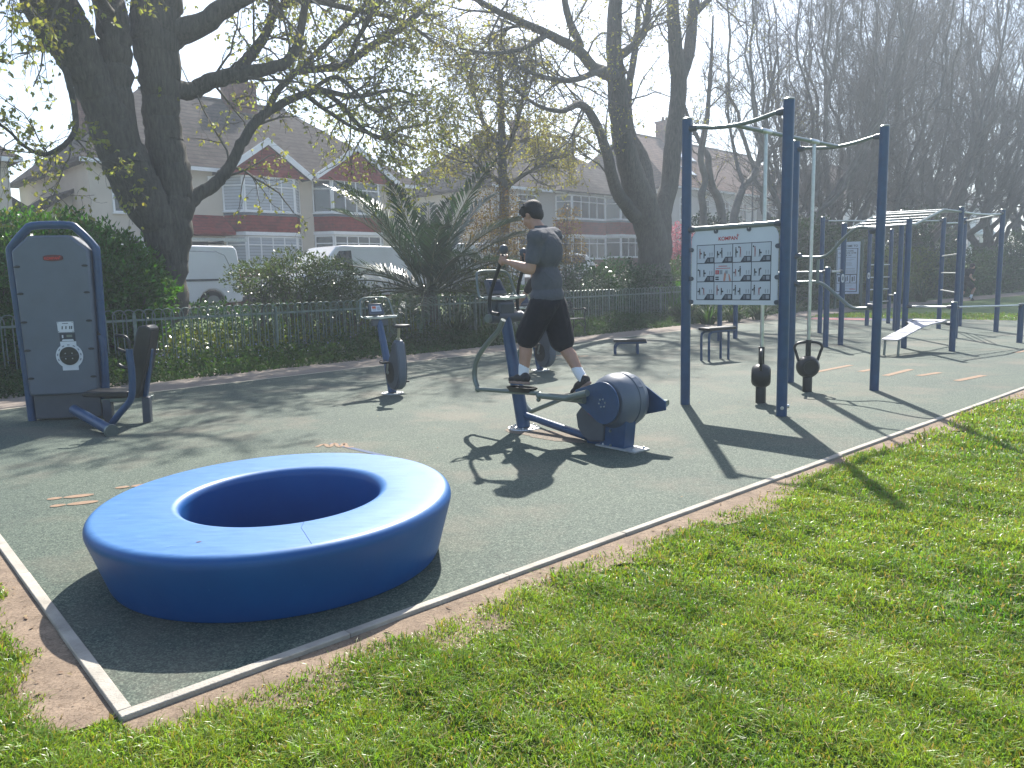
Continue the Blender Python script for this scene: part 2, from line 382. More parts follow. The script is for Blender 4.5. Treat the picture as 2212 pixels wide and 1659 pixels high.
# painted / inlaid markings on the rubber
ORANGE = mat('tan orange inlay', (.24, .155, .095), .85, 0, .18, 25, .3, 150)
BLUEIN = mat('faded blue inlay', (.07, .10, .17), .85, 0, .2, 25, .3, 150)
REDIN = mat('faded red inlay', (.36, .13, .13), .85, 0, .2, 25, .3, 150)
def mark(poly, m=ORANGE, z=.004, name='ground_marking'): return sheet(name, poly, z, m)
def quad_px(a, b_, w):
    a = G(*a)[:2]; b_ = G(*b_)[:2]; d = (b_ - a) / np.linalg.norm(b_ - a); nn_ = np.array([-d[1], d[0]]) * w / 2
    return [a - nn_, b_ - nn_, b_ + nn_, a + nn_]
for a, b_ in [((1762, 804), (1838, 789)), ((1858, 803), (1890, 797)), ((1912, 812), (1968, 798)), ((1984, 812), (2030, 805)), ((2066, 823), (2125, 811)), ((2192, 762), (2222, 757)), ((1128, 772), (1215, 768)), ((1222, 772), (1270, 769))]:
    mark(quad_px(a, b_, .10))
def foot(c, ang):
    c = np.array(c); ca, sa = math.cos(ang), math.sin(ang)
    for dx, rx, ry in ((.055, .10, .042), (-.10, .05, .034)):
        mark([(c[0] + (dx + rx * math.cos(t)) * ca - ry * math.sin(t) * sa, c[1] + (dx + rx * math.cos(t)) * sa + ry * math.sin(t) * ca) for t in np.linspace(0, 2 * PI, 20)[:-1]])
for p in ((152, 1074), (160, 1089), (296, 1050)): foot(G(*p)[:2], .35)
sq = bez([G(x, y)[:2].tolist() + [0] for x, y in [(684, 966), (700, 960), (712, 966), (722, 958), (734, 966), (744, 958), (750, 966), (764, 966)]], 4)
L_, R_ = [], []
for k, p in enumerate(sq):
    d = sq[min(k + 1, len(sq) - 1)] - sq[max(k - 1, 0)]; d /= np.linalg.norm(d) + 1e-9; w = np.array([-d[1], d[0], 0]) * .02; L_.append(p + w); R_.append(p - w)
for k in range(len(sq) - 1): pass
mb = MB()
for k in range(len(sq) - 1): mb.add([(*L_[k][:2], .004), (*R_[k][:2], .004), (*R_[k + 1][:2], .004), (*L_[k + 1][:2], .004)], [(0, 1, 2, 3)])
tag(build('ground_marking', mb, ORANGE, smooth=False), kind='structure')
tag(sheet('ground_marking', quad_px((715, 958), (830, 985), .05), .003, BLUEIN), kind='structure')
for (a, b_, w, mm) in [((1748, 688), (1880, 690), .9, REDIN), ((1880, 690), (1960, 692), .8, BLUEIN)]:
    mark(quad_px(a, b_, w), mm, .003)
# road surface on the street behind the gardens
ASPH = mat('road asphalt', (.06, .06, .062), .9, 0, .2, 2, .3, 80)
RX = [S(-30, 19.4), S(120, 19.4), S(120, 26), S(-30, 26)]
mb = MB(); ss = np.arange(-30, 121, 5.0)
for s_ in ss[:-1]:
    q4 = [S(s_, 19.3), S(s_ + 5, 19.3), S(s_ + 5, 26), S(s_, 26)]
    mb.add([(p[0], p[1], float(terrain(p[0], p[1])) + .01) for p in q4], [(0, 1, 2, 3)])
tag(build('road', mb, ASPH, smooth=False), kind='structure')
# ------------------------------------------------------------------ grass blades
GRASS = leafmat('grass blades', (.095, .20, .013), (.29, .40, .055), .45, (1.3, 1.2, .45), .36, 1.1, .6, straw=.09)
def inside_pad(x, y):
    dx, dy = x - K0[0], y - K0[1]; u = dx * KU[0] + dy * KU[1]; v = dx * KV[0] + dy * KV[1]; return u, v
def lawn_mask(x, y):
    u, v = inside_pad(x, y); s, t = (x + y) * Q, (y - x) * Q
    pad_ = (u > -.06) & (v > -.06) & (u < PADF + .1) & (t < 13.2)
    sw = soil_w(u) * RNG.uniform(.45, 1.15, len(x)) ** 1.3; swl = soil_wl(v) * RNG.uniform(.6, 1.15, len(x))
    soil = (v > -.05 - sw) & (v <= 0) & (u > -.045) & (u < 20) | (u > -.05 - swl) & (u <= 0) & (v > 0) & (v < 8.6)
    t0 = np.interp(s, [23, 30, 40, 60, 90], [11.4, 11.2, 10.2, 9, 8]); path = (t > t0 - .05) | (t > 11.3)
    return ~(pad_ | soil | path)
def blades(cnt, r0, r1, h0, h1, w):
    cnt = int(cnt * 1.35); a = RNG.uniform(-.78, 1.05, cnt * 2); rr = np.sqrt(RNG.uniform(r0 ** 2, r1 ** 2, cnt * 2))
    x, y = rr * np.sin(a), rr * np.cos(a)
    cl = np.sin(x * 7.3 + np.sin(y * 5.1)) * np.sin(y * 6.7 + np.sin(x * 4.3) * 1.3) + np.sin(x * 17 + y * 3) * np.sin(y * 19 - x * 2) * .6
    k = lawn_mask(x, y) & (RNG.uniform(-.9, 1.0, len(x)) < cl * .7 + .75) ; x, y, cl = x[k], y[k], cl[k]; n_ = len(x)
    h = RNG.uniform(h0, h1, n_) * (1 + .5 * np.clip(cl, -.6, 1)); th = RNG.uniform(0, 2 * PI, n_); lean = RNG.uniform(.15, 1.25, n_); la = RNG.uniform(0, 2 * PI, n_)
    B = np.stack([x, y, terrain(x, y) - .004], 1); side = np.stack([np.cos(th), np.sin(th), 0 * th], 1) * (w * RNG.uniform(.6, 1.3, n_))[:, None]
    ld = np.stack([np.cos(la), np.sin(la), 0 * la], 1)
    M_ = B + ld * (h * lean * .35)[:, None] + np.array([0, 0, 1]) * (h * .62)[:, None]
    T_ = B + ld * (h * lean)[:, None] + np.array([0, 0, 1]) * (h * (1.08 - lean * .42))[:, None]
    return np.stack([B - side, B + side, M_ + side * .8, M_ - side * .8, T_], 1)
BL = np.concatenate([blades(150000, 1.6, 3.6, .022, .055, .0026), blades(190000, 3.6, 7, .025, .06, .0036), blades(120000, 7, 13, .03, .065, .006), blades(80000, 13, 30, .04, .08, .012)])
nb = len(BL); bi = np.arange(nb)[:, None] * 5
grass = arrmesh('grass', BL.reshape(-1, 3), [bi + np.array([0, 1, 2, 3]), bi + np.array([3, 2, 4])], GRASS)
tag(grass, 'short bright green grass of the park lawn', 'grass', None, 'stuff')
# dandelions and pale straw tufts in the lawn
def scatter_tufts(cnt, r0, r1, h, w, name, m_, lab, seed, yellow=False):
    rg2 = np.random.default_rng(seed); a = rg2.uniform(-.62, .66, cnt * 4); rr = np.sqrt(rg2.uniform(r0 ** 2, r1 ** 2, cnt * 4)); x, y = rr * np.sin(a), rr * np.cos(a); k = lawn_mask(x, y); x, y = x[k][:cnt], y[k][:cnt]; V = []
    for px_, py_ in zip(x, y):
        for j in range(9 if yellow else 14):
            th = rg2.uniform(0, 6.28); e = rg2.uniform(.1, .6) if yellow else rg2.uniform(.05, .9); z0 = terrain(px_, py_) + (h if yellow else 0); o = np.array([px_, py_, z0]) + (0 if yellow else np.array([rg2.normal() * .05, rg2.normal() * .05, .008])); d = np.array([math.cos(th) * math.cos(e), math.sin(th) * math.cos(e), math.sin(e)]) * w; s_ = np.array([-math.sin(th), math.cos(th), 0]) * w * (.35 if yellow else .05); V += [o, o + d * .5 + s_, o + d, o + d * .5 - s_]
    F_ = np.arange(len(V) // 4)[:, None] * 4 + np.array([0, 1, 2, 3]); tag(arrmesh(name, np.array(V), [F_], m_), lab, name.replace('_', ' '), None, 'stuff')
scatter_tufts(26, 2.6, 14, .035, .012, 'dandelion_flowers', mat('dandelion yellow', (.62, .42, .02), .7), 'tiny yellow dandelion heads dotted over the lawn', 4, True)
scatter_tufts(420, 1.9, 12, 0, .045, 'dry_grass', leafmat('dry straw', (.26, .21, .10), (.42, .34, .18), .3, (1, .95, .7), .7, 3), 'pale dry straw lying in small tufts over the lawn', 5)
# dry litter: twigs, wood chips, dead leaves on the bare soil and pad
LIT = leafmat('dry leaf litter', (.16, .10, .05), (.38, .28, .16), .2, (1, .9, .7), .8, 8)
VV = []; 
for k in range(900):
    if k < 450: u, v = random.uniform(0, 12), -.09 - random.random() * .4
    elif k < 800: u, v = -.09 - random.random() * .6, random.uniform(0, 4)
    else: u, v = random.uniform(0, 14), random.uniform(0, 7)
    p = K(u, v, -.006 if k < 800 else .006); a = random.uniform(0, 6.28); L = random.uniform(.004, .018); w_ = L * random.uniform(.15, .6)
    d = np.array([math.cos(a), math.sin(a), random.uniform(-.2, .3)]) * L; e_ = np.array([-math.sin(a), math.cos(a), random.uniform(-.3, .3)]) * w_
    VV += [p - d, p + e_ + [0, 0, .003], p + d, p - e_]
fi = np.arange(len(VV) // 4)[:, None] * 4 + np.array([0, 1, 2, 3])
tag(arrmesh('leaf_litter', np.array(VV), [fi], LIT), 'dry brown litter of bits and twigs scattered along the kerb', 'litter', None, 'stuff')
# ================================================================== blue ring seat
def scuffed_sheen_blue():
    m, n, b = newmat('scuffed blue moulded plastic with painted sheen'); tc = N(n, 'ShaderNodeTexCoord')
    c1, f1 = noise_mix(n, tc.outputs['Object'], 3.0, (.001, .064, .235), (.001, .082, .28), .3, .7, 6)
    mp = N(n, 'ShaderNodeMapping'); mp.inputs['Scale'].default_value = (2, 16, 2); mp.inputs['Rotation'].default_value = (0, 0, .9); n.links.new(tc.outputs['Object'], mp.inputs[0])
    s1, g1 = noise_mix(n, mp.outputs[0], 3.0, (0, 0, 0), (.40, .40, .40), .38, .76, 10, .8)
    s2, g2 = noise_mix(n, tc.outputs['Object'], 2.2, (0, 0, 0), (1, 1, 1), .38, .66, 7)
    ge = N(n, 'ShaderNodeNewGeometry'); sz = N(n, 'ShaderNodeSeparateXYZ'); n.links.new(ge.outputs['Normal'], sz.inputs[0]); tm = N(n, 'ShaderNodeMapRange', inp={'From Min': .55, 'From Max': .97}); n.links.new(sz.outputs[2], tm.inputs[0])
    s3, g3 = noise_mix(n, tc.outputs['Object'], 38, (0, 0, 0), (1, 1, 1), .70, .76, 3); sb_ = mixc(n, 1.0, s1, (.30, .30, .30), 'ADD'); k = mixc(n, 1.0, sb_, tm.outputs[0], 'MULTIPLY'); s4 = mixc(n, 1.0, s3, (.16, .16, .16), 'MULTIPLY'); k = mixc(n, 1.0, k, s4, 'ADD'); c = mixc(n, k, c1, (.13, .30, .55)); n.links.new(c, b.inputs['Base Color'])  # even pale veil on upward faces: scuffing plus sheen put into the colour
    r = N(n, 'ShaderNodeMapRange', inp={'To Min': .34, 'To Max': .55}); n.links.new(g1, r.inputs[0]); n.links.new(r.outputs[0], b.inputs['Roughness'])
    bump(n, b, g1, .05, .002); return m
RINGM = scuffed_sheen_blue()
ring = thing('ring_seat', 'large bright blue moulded plastic ring seat with an open centre, nearest on the rubber', 'ring seat', (-1.30, 4.13, 0))
prof = [(.86, .004), (.868, .02)] + [(.868 + .078 * t, .02 + .28 * t) for t in (.25, .5, .75, 1)]
prof += [(.899 + .048 * math.cos(a), .314 + .05 * math.sin(a)) for a in np.linspace(0, PI / 2, 9)]
prof += [(.83, .364), (.74, .366), (.66, .366), (.57, .365)]
prof += [(.57 - .050 * math.sin(a), .315 + .05 * math.cos(a)) for a in np.linspace(.15, PI / 2, 8)]
prof += [(.518, .27), (.515, .15), (.51, .015)]
mb = MB(); mb.lathe(prof, n=128, closed=True)
mb.v = [(x + (.03 if math.hypot(x, y) < .62 else 0) * z / .36, y - .06 * z, z * (1 + .045 * x * .4 + .05 * y)) for x, y, z in mb.v]
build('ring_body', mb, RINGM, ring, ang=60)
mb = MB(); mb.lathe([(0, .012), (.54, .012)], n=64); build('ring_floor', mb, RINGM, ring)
def ring_pt(r_, z_, a_):
    x, y = r_ * math.cos(a_), r_ * math.sin(a_); return (x + (.03 if math.hypot(x, y) < .62 else 0) * z_ / .36, y - .06 * z_, z_ * (1 + .045 * x * .4 + .05 * y))
mb = MB(); mb.tube([ring_pt(r_ + .0005, z_ + .0006, -1.12) for r_, z_ in prof[14:20]], .0009, 5); build('mould_seam', mb, mat('dark blue seam', (.005, .04, .16), .6), ring)
def scuff(a_, rr_, L_, W_, rot_, m_):
    P_ = [];
    for t_ in np.linspace(0, 2 * PI, 12)[:-1]:
        dx_, dy_ = L_ * math.cos(t_) * (1 + .25 * math.sin(3 * t_)), W_ * math.sin(t_); x, y = rr_ * math.cos(a_) + dx_ * math.cos(rot_) - dy_ * math.sin(rot_), rr_ * math.sin(a_) + dx_ * math.sin(rot_) + dy_ * math.cos(rot_); P_.append((x, y - .06 * .366, .3672 * (1 + .045 * x * .4 + .05 * y)))
    mb = MB(); mb.add(P_, [tuple(range(len(P_)))]); build('scuff_mark', mb, m_, ring, smooth=False)
SC1 = mat('pale blue scuffs', (.10, .24, .48), .7); scuff(-1.75, .76, .012, .005, .3, mat('dark red smudge', (.10, .02, .03), .6))
rs_ = random.Random(8)
for k in range(12): scuff(rs_.uniform(0, 6.28), rs_.uniform(.64, .84), rs_.uniform(.008, .03), rs_.uniform(.0012, .003), rs_.uniform(0, 3.1), SC1)
# ================================================================== console shared by the bikes and the cross trainer
def console(parent, o, fwd, k=1.0, sticker=True):
    """o: centre of the tray; fwd: unit vector the rider faces; everything as parts of parent (world coordinates)"""
    f = np.array([fwd[0], fwd[1], 0.0]); l = np.array([-f[1], f[0], 0.0]); u = np.array([0, 0, 1.0]); o = np.array(o, float)
    P = lambda a, b_, c: o + k * (a * f + b_ * l + c * u)
    # bent tube guard: out from the tray, up and over the screen
    loop = [P(-.02, .17, .0), P(.02, .235, .01), P(.06, .235, .05), P(.11, .215, .20), P(.14, .17, .265), P(.15, .0, .275), P(.14, -.17, .265), P(.11, -.215, .20), P(.06, -.235, .05), P(.02, -.235, .01), P(-.02, -.17, 0)]
    mb = MB(); mb.tube(bez(loop, 6), .0125 * k, 10); build('console_guard', mb, GALV, parent, world=True)
    # moulded hand tray with a wavy front edge
    mb = MB(); fr = (o, f, l, u)
    front = [(-.075 - .035 * math.cos(PI * t * 1.0) ** 2 * (1 if abs(t) > .5 else -.2) * 1.0, .23 * t) for t in np.linspace(-1, 1, 17)]
    poly = [(k * a, k * b_) for a, b_ in front] + [(k * .05, k * .20), (k * .07, k * .08), (k * .07, -k * .08), (k * .05, -k * .20)]
    mb.prism(poly, -.018 * k, .012 * k, fr); mb.v = [tuple(np.array(p) + u * .10 * k * (abs((np.array(p) - o) @ l) / k) * .8) for p in mb.v]
    tr = build('console_tray', mb, STEEL, parent, world=True, bevel=.004)
    mb = MB()
    for sgn in (-1, 1): mb.prism([(k * (-.045 + .03 * math.cos(a)), k * (sgn * .10 + .05 * math.sin(a))) for a in np.linspace(0, 2 * PI, 17)[:-1]], .013 * k, .026 * k, fr)
    mb.prism([(k * (-.01 + .018 * math.cos(a)), k * (.03 * math.sin(a) - .0)) for a in np.linspace(0, 2 * PI, 15)[:-1]], .013 * k, .03 * k, fr)
    build('cup_recess', mb, BLACK, tr, world=True)
    # screen housing leaning towards the rider
    ez = f * .45 - u * .0 + np.array([0, 0, 0.0]); n_ = (-f * .86 + u * .5); n_ /= np.linalg.norm(n_); up = np.cross(n_, l); up = up if up[2] > 0 else -up
    c = P(.09, 0, .115); mb = MB()
    fs = (c, l, up, n_); w, h = .115 * k, .085 * k
    mb.prism([(-w, -h), (w, -h), (w * .8, h), (-w * .8, h)], -.03 * k, .012 * k, fs)
    hs = build('screen_housing', mb, DGREY, parent, world=True, bevel=.006)
    mb = MB(); mb.prism([(-w * .72, -h * .6), (w * .72, -h * .6), (w * .6, h * .62), (-w * .6, h * .62)], .013 * k, .0145 * k, fs)
    sc = build('screen', mb, mat('dark blue screen', (.02, .035, .07), .2, 0, .1, 4), hs, world=True)
    if sticker:
        mb = MB(); mb.prism([(-w * .62, -h * .5), (w * .68, -h * .5), (w * .58, h * .55), (-w * .56, h * .55)], .015 * k, .0158 * k, fs, 0)
        mb.prism([(0, .0), (w * .52, .0), (w * .5, h * .45), (0, h * .45)], .0161 * k, .0165 * k, fs, 1)
        for j in range(4): mb.prism([(-w * .5, -h * .3 + j * h * .18), (-w * .1, -h * .3 + j * h * .18), (-w * .1, -h * .22 + j * h * .18), (-w * .5, -h * .22 + j * h * .18)], .0161 * k, .0165 * k, fs, 2)
        for j in range(2): mb.prism([(w * .05, -h * .3 + j * h * .12), (w * .5, -h * .3 + j * h * .12), (w * .5, -h * .25 + j * h * .12), (w * .05, -h * .25 + j * h * .12)], .0161 * k, .0165 * k, fs, 2)
        build('notice_sticker', mb, [WHITE, mat('orange notice', (.6, .13, .05), .5), INK], hs, world=True, smooth=False)
    # body under the tray
    mb = MB(); mb.prism([(k * -.05, k * -.12), (k * -.05, k * .12), (k * .06, k * .10), (k * .06, -k * .10)], -.11 * k, -.019 * k, fr)
    build('console_body', mb, DGREY, parent, world=True, bevel=.01)
def bolts(mb, pts, r=.008, h=.012):
    for p in pts: mb.ell((p[0], p[1], p[2]), (r, r, h), 8, 5)
# ================================================================== exercise bikes
def make_bike(label, base, fwd, kz=1.0, group='exercise bikes', sticker=True):
    f = np.array([fwd[0], fwd[1], 0.0]); f /= np.linalg.norm(f); l = np.array([-f[1], f[0], 0]); u = np.array([0, 0, 1.0])
    t = thing('exercise_bike', label, 'exercise bike', (base[0], base[1], 0), math.atan2(f[1], f[0]), group)
    B = np.array([base[0], base[1], 0.0]); P = lambda a, b_, c: B + a * f + b_ * l + c * u
    mb = MB(); mb.lathe([(.0, .012), (.15, .012), (.15, .0)], B, 28); bolts(mb, [P(.12 * math.cos(a), .12 * math.sin(a), .016) for a in np.arange(6) * PI / 3])
    build('base_plate', mb, ZINC, t, world=True)
    mb = MB(); mb.tube([P(0, 0, .01), P(.10, 0, .32), P(.36, 0, .99)], [.058, .052, .044], 18); build('post', mb, BLUE, t, world=True)
    out = [(-.34, .68), (-.32, .73), (-.26, .745), (-.21, .72), (-.17, .62), (-.045, .46)] + [(-.15 + .225 * math.cos(a), .30 + .235 * math.sin(a)) for a in np.linspace(.55, -PI * .97, 18)] + [(-.385, .45)]
    fr = (B, f, u, -l); mb = MB(); mb.prism(out, -.05, .05, fr); H = build('housing', mb, GREYP, t, world=True, bevel=.014)
    mb = MB(); mb.prism([(a * .93 - .013, .02 + c * .93) for a, c in out], -.068, .068, fr); build('housing_shell', mb, DGREY, H, world=True, bevel=.008)
    mb = MB()
    for s_ in (-1, 1): mb.lathe([(0, .071), (.10, .073), (.145, .07), (.15, .05)], P(-.10, 0, .30), 28, ax=(f, u, -l * s_))
    build('flywheel_cover', mb, BLACK, H, world=True)
    mb = MB()
    mb.prism([(-.30, .40), (-.24, .40), (-.24, .425), (-.30, .425)], .069, .0705, fr); build('logo_badge', mb, RED, H, world=True, smooth=False)
    for s_, a in ((1, 2.0), (-1, 2.0 + PI)):
        c = P(-.10, s_ * .085, .30); e = c + .16 * (math.cos(a) * f + math.sin(a) * u)
        mb = MB(); mb.tube([c, c + l * s_ * .02], .02, 12); mb.tube([c + l * s_ * .02, e + l * s_ * .03], [.013, .010], 8); cr = build('crank', mb, STEEL, t, world=True)
        pe = e + l * s_ * .085; mb = MB(); mb.box(pe, (.10, .095, .022), math.atan2(f[1], f[0])); mb.tube([pe - l * .045 + f * .05, pe - l * .045 + f * .03 + u * .03, pe + l * .045 + f * .03 + u * .03, pe + l * .045 + f * .05], .006, 6)
        build('pedal', mb, BLACK, t, world=True, bevel=.004)
    mb = MB(); mb.tube([P(-.265, 0, .70), P(-.30, 0, .90)], .019, 12); mb.lathe([(.03, 0), (.034, .02), (.022, .035)], P(-.268, 0, .735), 16); build('seat_post', mb, mat('yellowed chrome', (.42, .40, .30), .3, .7), t, world=True)
    st = [(-.16, .085), (-.13, .10), (-.06, .095), (0, .045), (.08, .025), (.13, .018), (.145, 0)]
    pl = [(a, b_) for a, b_ in st] + [(a, -b_) for a, b_ in st[::-1][1:]]
    mb = MB(); mb.prism(pl, .905, .945, (P(-.31, 0, 0), f, l, u)); mb.v = [tuple(np.array(p) - u * .35 * max(0, ((np.array(p) - P(-.31, 0, 0)) @ f)) * .35) for p in mb.v]
    build('saddle', mb, BLACK, t, world=True, bevel=.014)
    console(t, P(.36, 0, 1.01), f[:2], 1.0, sticker); return t
BK1 = G(848, 850)[:2]; FB = np.array([-.53, .85]); FB /= np.linalg.norm(FB)
make_bike('empty exercise bike with a notice on its screen, in front of the railings', BK1, FB)
BK2 = G(1167, 800)[:2]
make_bike('exercise bike ridden by the cyclist in black, partly hidden by the man', BK2, FB, sticker=False)
# ================================================================== cross trainer (elliptical)
EB = G(1131.7, 925)[:2]; EA = np.array([.645, -.764]); EN = np.array([-.764, -.645])      # base, axis to the rear, near side
ea, en, eu = np.array([*EA, 0]), np.array([*EN, 0]), np.array([0, 0, 1.0])
def EP(zx, zy, off): return PL(658.3 + zx * .38027, 411.5 + zy * .38027, (EB[0] + off * EN[0], EB[1] + off * EN[1], 0), (EN[0], EN[1], 0))
def ep(a, off, z): return np.array([EB[0], EB[1], 0.0]) + a * ea + off * en + z * eu
et = thing('cross_trainer', 'blue and grey cross trainer with a round drum, a man on its footplates', 'cross trainer', (*EB, 0), math.atan2(EA[1], EA[0]))
mb = MB(); mb.lathe([(0, .012), (.16, .012), (.165, 0)], (*EB, 0), 28); bolts(mb, [ep(.13 * math.cos(a), .13 * math.sin(a), .016) for a in np.arange(8) * PI / 4], .01, .014); build('base_plate', mb, ZINC, et, world=True)
ptop = EP(1140, 720, 0)
mb = MB(); mb.tube([ep(0, 0, .01), ep(0, 0, .01) * .5 + ptop * .5, ptop], [.068, .064, .056], 20); build('post', mb, BLUE, et, world=True)
mb = MB(); mb.tube([ptop + en * .19, ptop - en * .19], .056, 22); mb.tube([ptop + en * .205, ptop + en * .19], [.05, .056], 22); mb.tube([ptop - en * .19, ptop - en * .205], [.056, .05], 22); build('pivot_tube', mb, DGREY, et, world=True)
mb = MB(); mb.tube([ptop + en * .20, ptop + en * .24], .042, 18); build('pivot_cap', mb, GALV, et, world=True)
def arm(sgn, swing, col):
    # curved lower arm, straight upper handle, ball grip
    o = .27 * sgn
    low = [EP(*p, o) for p in ((1128, 735), (1098, 800), (1040, 865), (985, 945), (966, 1020), (968, 1075), (985, 1125))] if sgn > 0 else [ptop + en * o + ea * a - eu * z for a, z in ((0, .02), (.0, .2), (-.12, .42), (-.16, .62), (-.12, .8), (-.04, .93), (.06, 1.0))]
    mb = MB(); mb.tube(bez(low, 5), [.026] * (5 * (len(low) - 1) + 1), 12, flat=(en, 1.0)); a_ = build('swing_arm', mb, GALV, et, world=True)
    if sgn > 0: hd = [EP(*p, o) for p in ((1100, 705), (1058, 690), (1050, 630), (1060, 570), (1085, 490), (1110, 420), (1128, 365))]
    else:
        g = EP(1240, 365, o); hd = [ptop + en * o, ptop + en * o - ea * .12 + eu * .08, ptop + en * o - ea * .10 + eu * .3, g - eu * .06 * 2, g]
    mb = MB(); mb.tube(bez(hd, 5), .019, 12); h_ = build('handlebar', mb, BLACK, et, world=True)
    gp = EP(1131, 335, o) if sgn > 0 else EP(1243, 352, o)
    mb = MB(); mb.ell(gp, (.042, .042, .047), 18, 12); build('ball_grip', mb, BLUE if 0 else DGREY, h_, world=True)
    return hd, low
hdL, lowL = arm(1, 0, None); hdR, lowR = arm(-1, 0, None)
# drum and cranks, axis along the side direction
dc = EP(1690, 1208, .18)                              # centre of the near blue disc
dz = dc[2]; da = (dc[:2] - EB) @ EA
def dp(a, off, z): return ep(da + a, off, dz + z)
AX = (ea, eu, en)
mb = MB(); mb.lathe([(.0, -.20), (.19, -.20), (.225, -.175), (.242, -.12), (.245, -.115), (.245, -.05), (.236, -.045), (.236, -.03), (.245, -.025), (.243, .02), (.225, .09), (.19, .13), (.17, .135), (0, .135)], dp(.0, 0, 0), 56, ax=AX)
drum = build('drum', mb, GREYP, et, world=True, ang=30)
mb = MB(); mb.box(dp(.165, -.085, .165), (.02, .055, .12), R=np.stack([ea * .7 + eu * .7, en, -ea * .7 + eu * .7], 1)); build('drum_clamp', mb, GREYP, drum, world=True, bevel=.004)
def crank(sgn, d):
    o = .17 * sgn if sgn > 0 else -.235
    R_ = .185 if sgn > 0 else .17
    tip = .33; pts = [(R_ * math.cos(a), R_ * math.sin(a)) for a in np.linspace(-1.9, 1.9, 22)]
    pts += [(-tip, .085), (-tip, -.02)] if sgn > 0 else []
    if sgn < 0: pts = [(R_ * math.cos(a), R_ * math.sin(a)) for a in np.linspace(1.1, 2 * PI - 1.5, 20)] + [(.36, -.075), (.36, .0)]
    mb = MB(); mb.prism(pts, -.008, .008, (dp(0, o, 0), ea, eu, en)); c = build('crank_plate', mb, BLUE, et, world=True, bevel=.003)
    mb = MB()
    if sgn > 0:
        for k in range(6): mb.ell(dp(.036 * math.cos(k * PI / 3 + .2), o + .012, .036 * math.sin(k * PI / 3 + .2)), .0085, 10, 7)
        build('bolt_circle', mb, STEEL, c, world=True)
crank(1, -1); crank(-1, 1)
# near foot bar: pivot at the front, footplate, joint, rear bar to the crank
o = .23; a0 = EP(985, 1128, .27); a1 = EP(1330, 1152, o); a2 = EP(1335, 1165, o); a3 = EP(1590, 1190, .2)
mb = MB(); mb.tube([a0, a1], .023, 14); mb.ell(a0, (.034, .034, .034), 14, 10); build('foot_bar', mb, GALV, et, world=True)
mb = MB(); mb.tube([a2 + en * .0, a3], [.030, .034], 16); mb.tube([EP(1495, 1178, .27), EP(1605, 1150, .27)], .030, 16); mb.ell(a2, .036, 14, 10); mb.ell(EP(1328, 1188, o), .022, 10, 8)
build('crank_bar', mb, GALV, et, world=True)
def footplate(c, tilt, side):
    ex = ea * math.cos(tilt) + eu * math.sin(tilt); ez = -ea * math.sin(tilt) + eu * math.cos(tilt)
    pl = [(-.185, .03), (-.15, .07), (.0, .082), (.15, .075), (.185, .05), (.185, -.05), (.15, -.075), (0, -.082), (-.15, -.07), (-.185, -.03)]
    mb = MB(); mb.prism([(a * .8, b_ * .8) for a, b_ in pl], -.035, -.01, (c, ex, en, ez)); k = len(pl)
    V = [c + a * ex + b_ * en + .012 * ez for a, b_ in pl] + [c + a * .93 * ex + b_ * .9 * en + .012 * ez for a, b_ in pl] + [c + a * .85 * ex + b_ * .82 * en - .008 * ez for a, b_ in pl] + [c + a * .8 * ex + b_ * .8 * en - .03 * ez for a, b_ in pl]
    F = []
    for i_ in range(k):
        j = (i_ + 1) % k; F += [(i_, j, k + j, k + i_), (k + i_, k + j, 2 * k + j, 2 * k + i_), (i_, 3 * k + i_, 3 * k + j, j)]
    F.append(tuple(2 * k + i_ for i_ in range(k))); mb.add(V, F)
    return build('footplate', mb, BLACK, et, world=True)
fpL = EP(1232, 1122, .22); footplate(fpL, .03, 1)
fpR = EP(1560, 1160, -.20); footplate(fpR, .10, -1)
# far foot bar, seen between the legs and behind the drum
fb = ep(0, 0, 0); r0 = lowR[-1]; mb = MB(); mb.tube([r0, fpR - eu * .03 - ea * .15, fpR - eu * .03 + ea * .1], .023, 12); build('foot_bar', mb, GALV, et, world=True)
mb = MB(); mb.tube([fpR - eu * .03 + ea * .1, dp(.33, -.30, -.02)], .026, 12); mb.tube([dp(.30, -.27, -.035), EP(2050, 1210, -.27)], .031, 14); build('crank_bar', mb, GALV, et, world=True)
# lower housing, leg, low tie bar
mb = MB(); hp = [EP(*p, .03) for p in ((1640, 1160), (1565, 1265), (1575, 1340), (1600, 1385), (1640, 1420), (1720, 1420), (1730, 1260))]
c0 = hp[0]; mb.prism([((p - c0) @ ea, (p - c0) @ eu) for p in hp], -.11, .06, (c0, ea, eu, en)); hs = build('lower_housing', mb, DGREY, et, world=True, bevel=.012)
mb = MB(); q0 = EP(1612, 1258, .1); q1 = EP(1650, 1290, .1); dd = (q1 - q0) / np.linalg.norm(q1 - q0); mb.box((q0 + q1) / 2, (np.linalg.norm(q1 - q0), .03, .006), R=np.stack([dd, np.cross(en, dd), en], 1)); build('logo_badge', mb, RED, hs, world=True)
rb = EP(1775, 1475, 0)
lg = [EP(*p, .0) for p in ((1700, 1280), (1858, 1270), (1840, 1475), (1708, 1468))]; c0 = lg[0]
mb = MB(); mb.prism([((p - c0) @ ea, (p - c0) @ eu) for p in lg], -.07, .07, (c0, ea, eu, en)); mb.prism([((p - c0) @ ea, (p - c0) @ eu) for p in [EP(*p, 0) for p in ((1620, 1400), (1700, 1330), (1700, 1466), (1625, 1440))]], -.05, .05, (c0, ea, eu, en))
lgo = build('rear_leg', mb, BLUE, et, world=True, bevel=.008)
for p in ((1735, 1366), (1737, 1448), (1660, 1320)): mb = MB(); mb.ell(EP(*p, .075), .013, 12, 8); build('bolt_cap', mb, GALV, lgo, world=True)
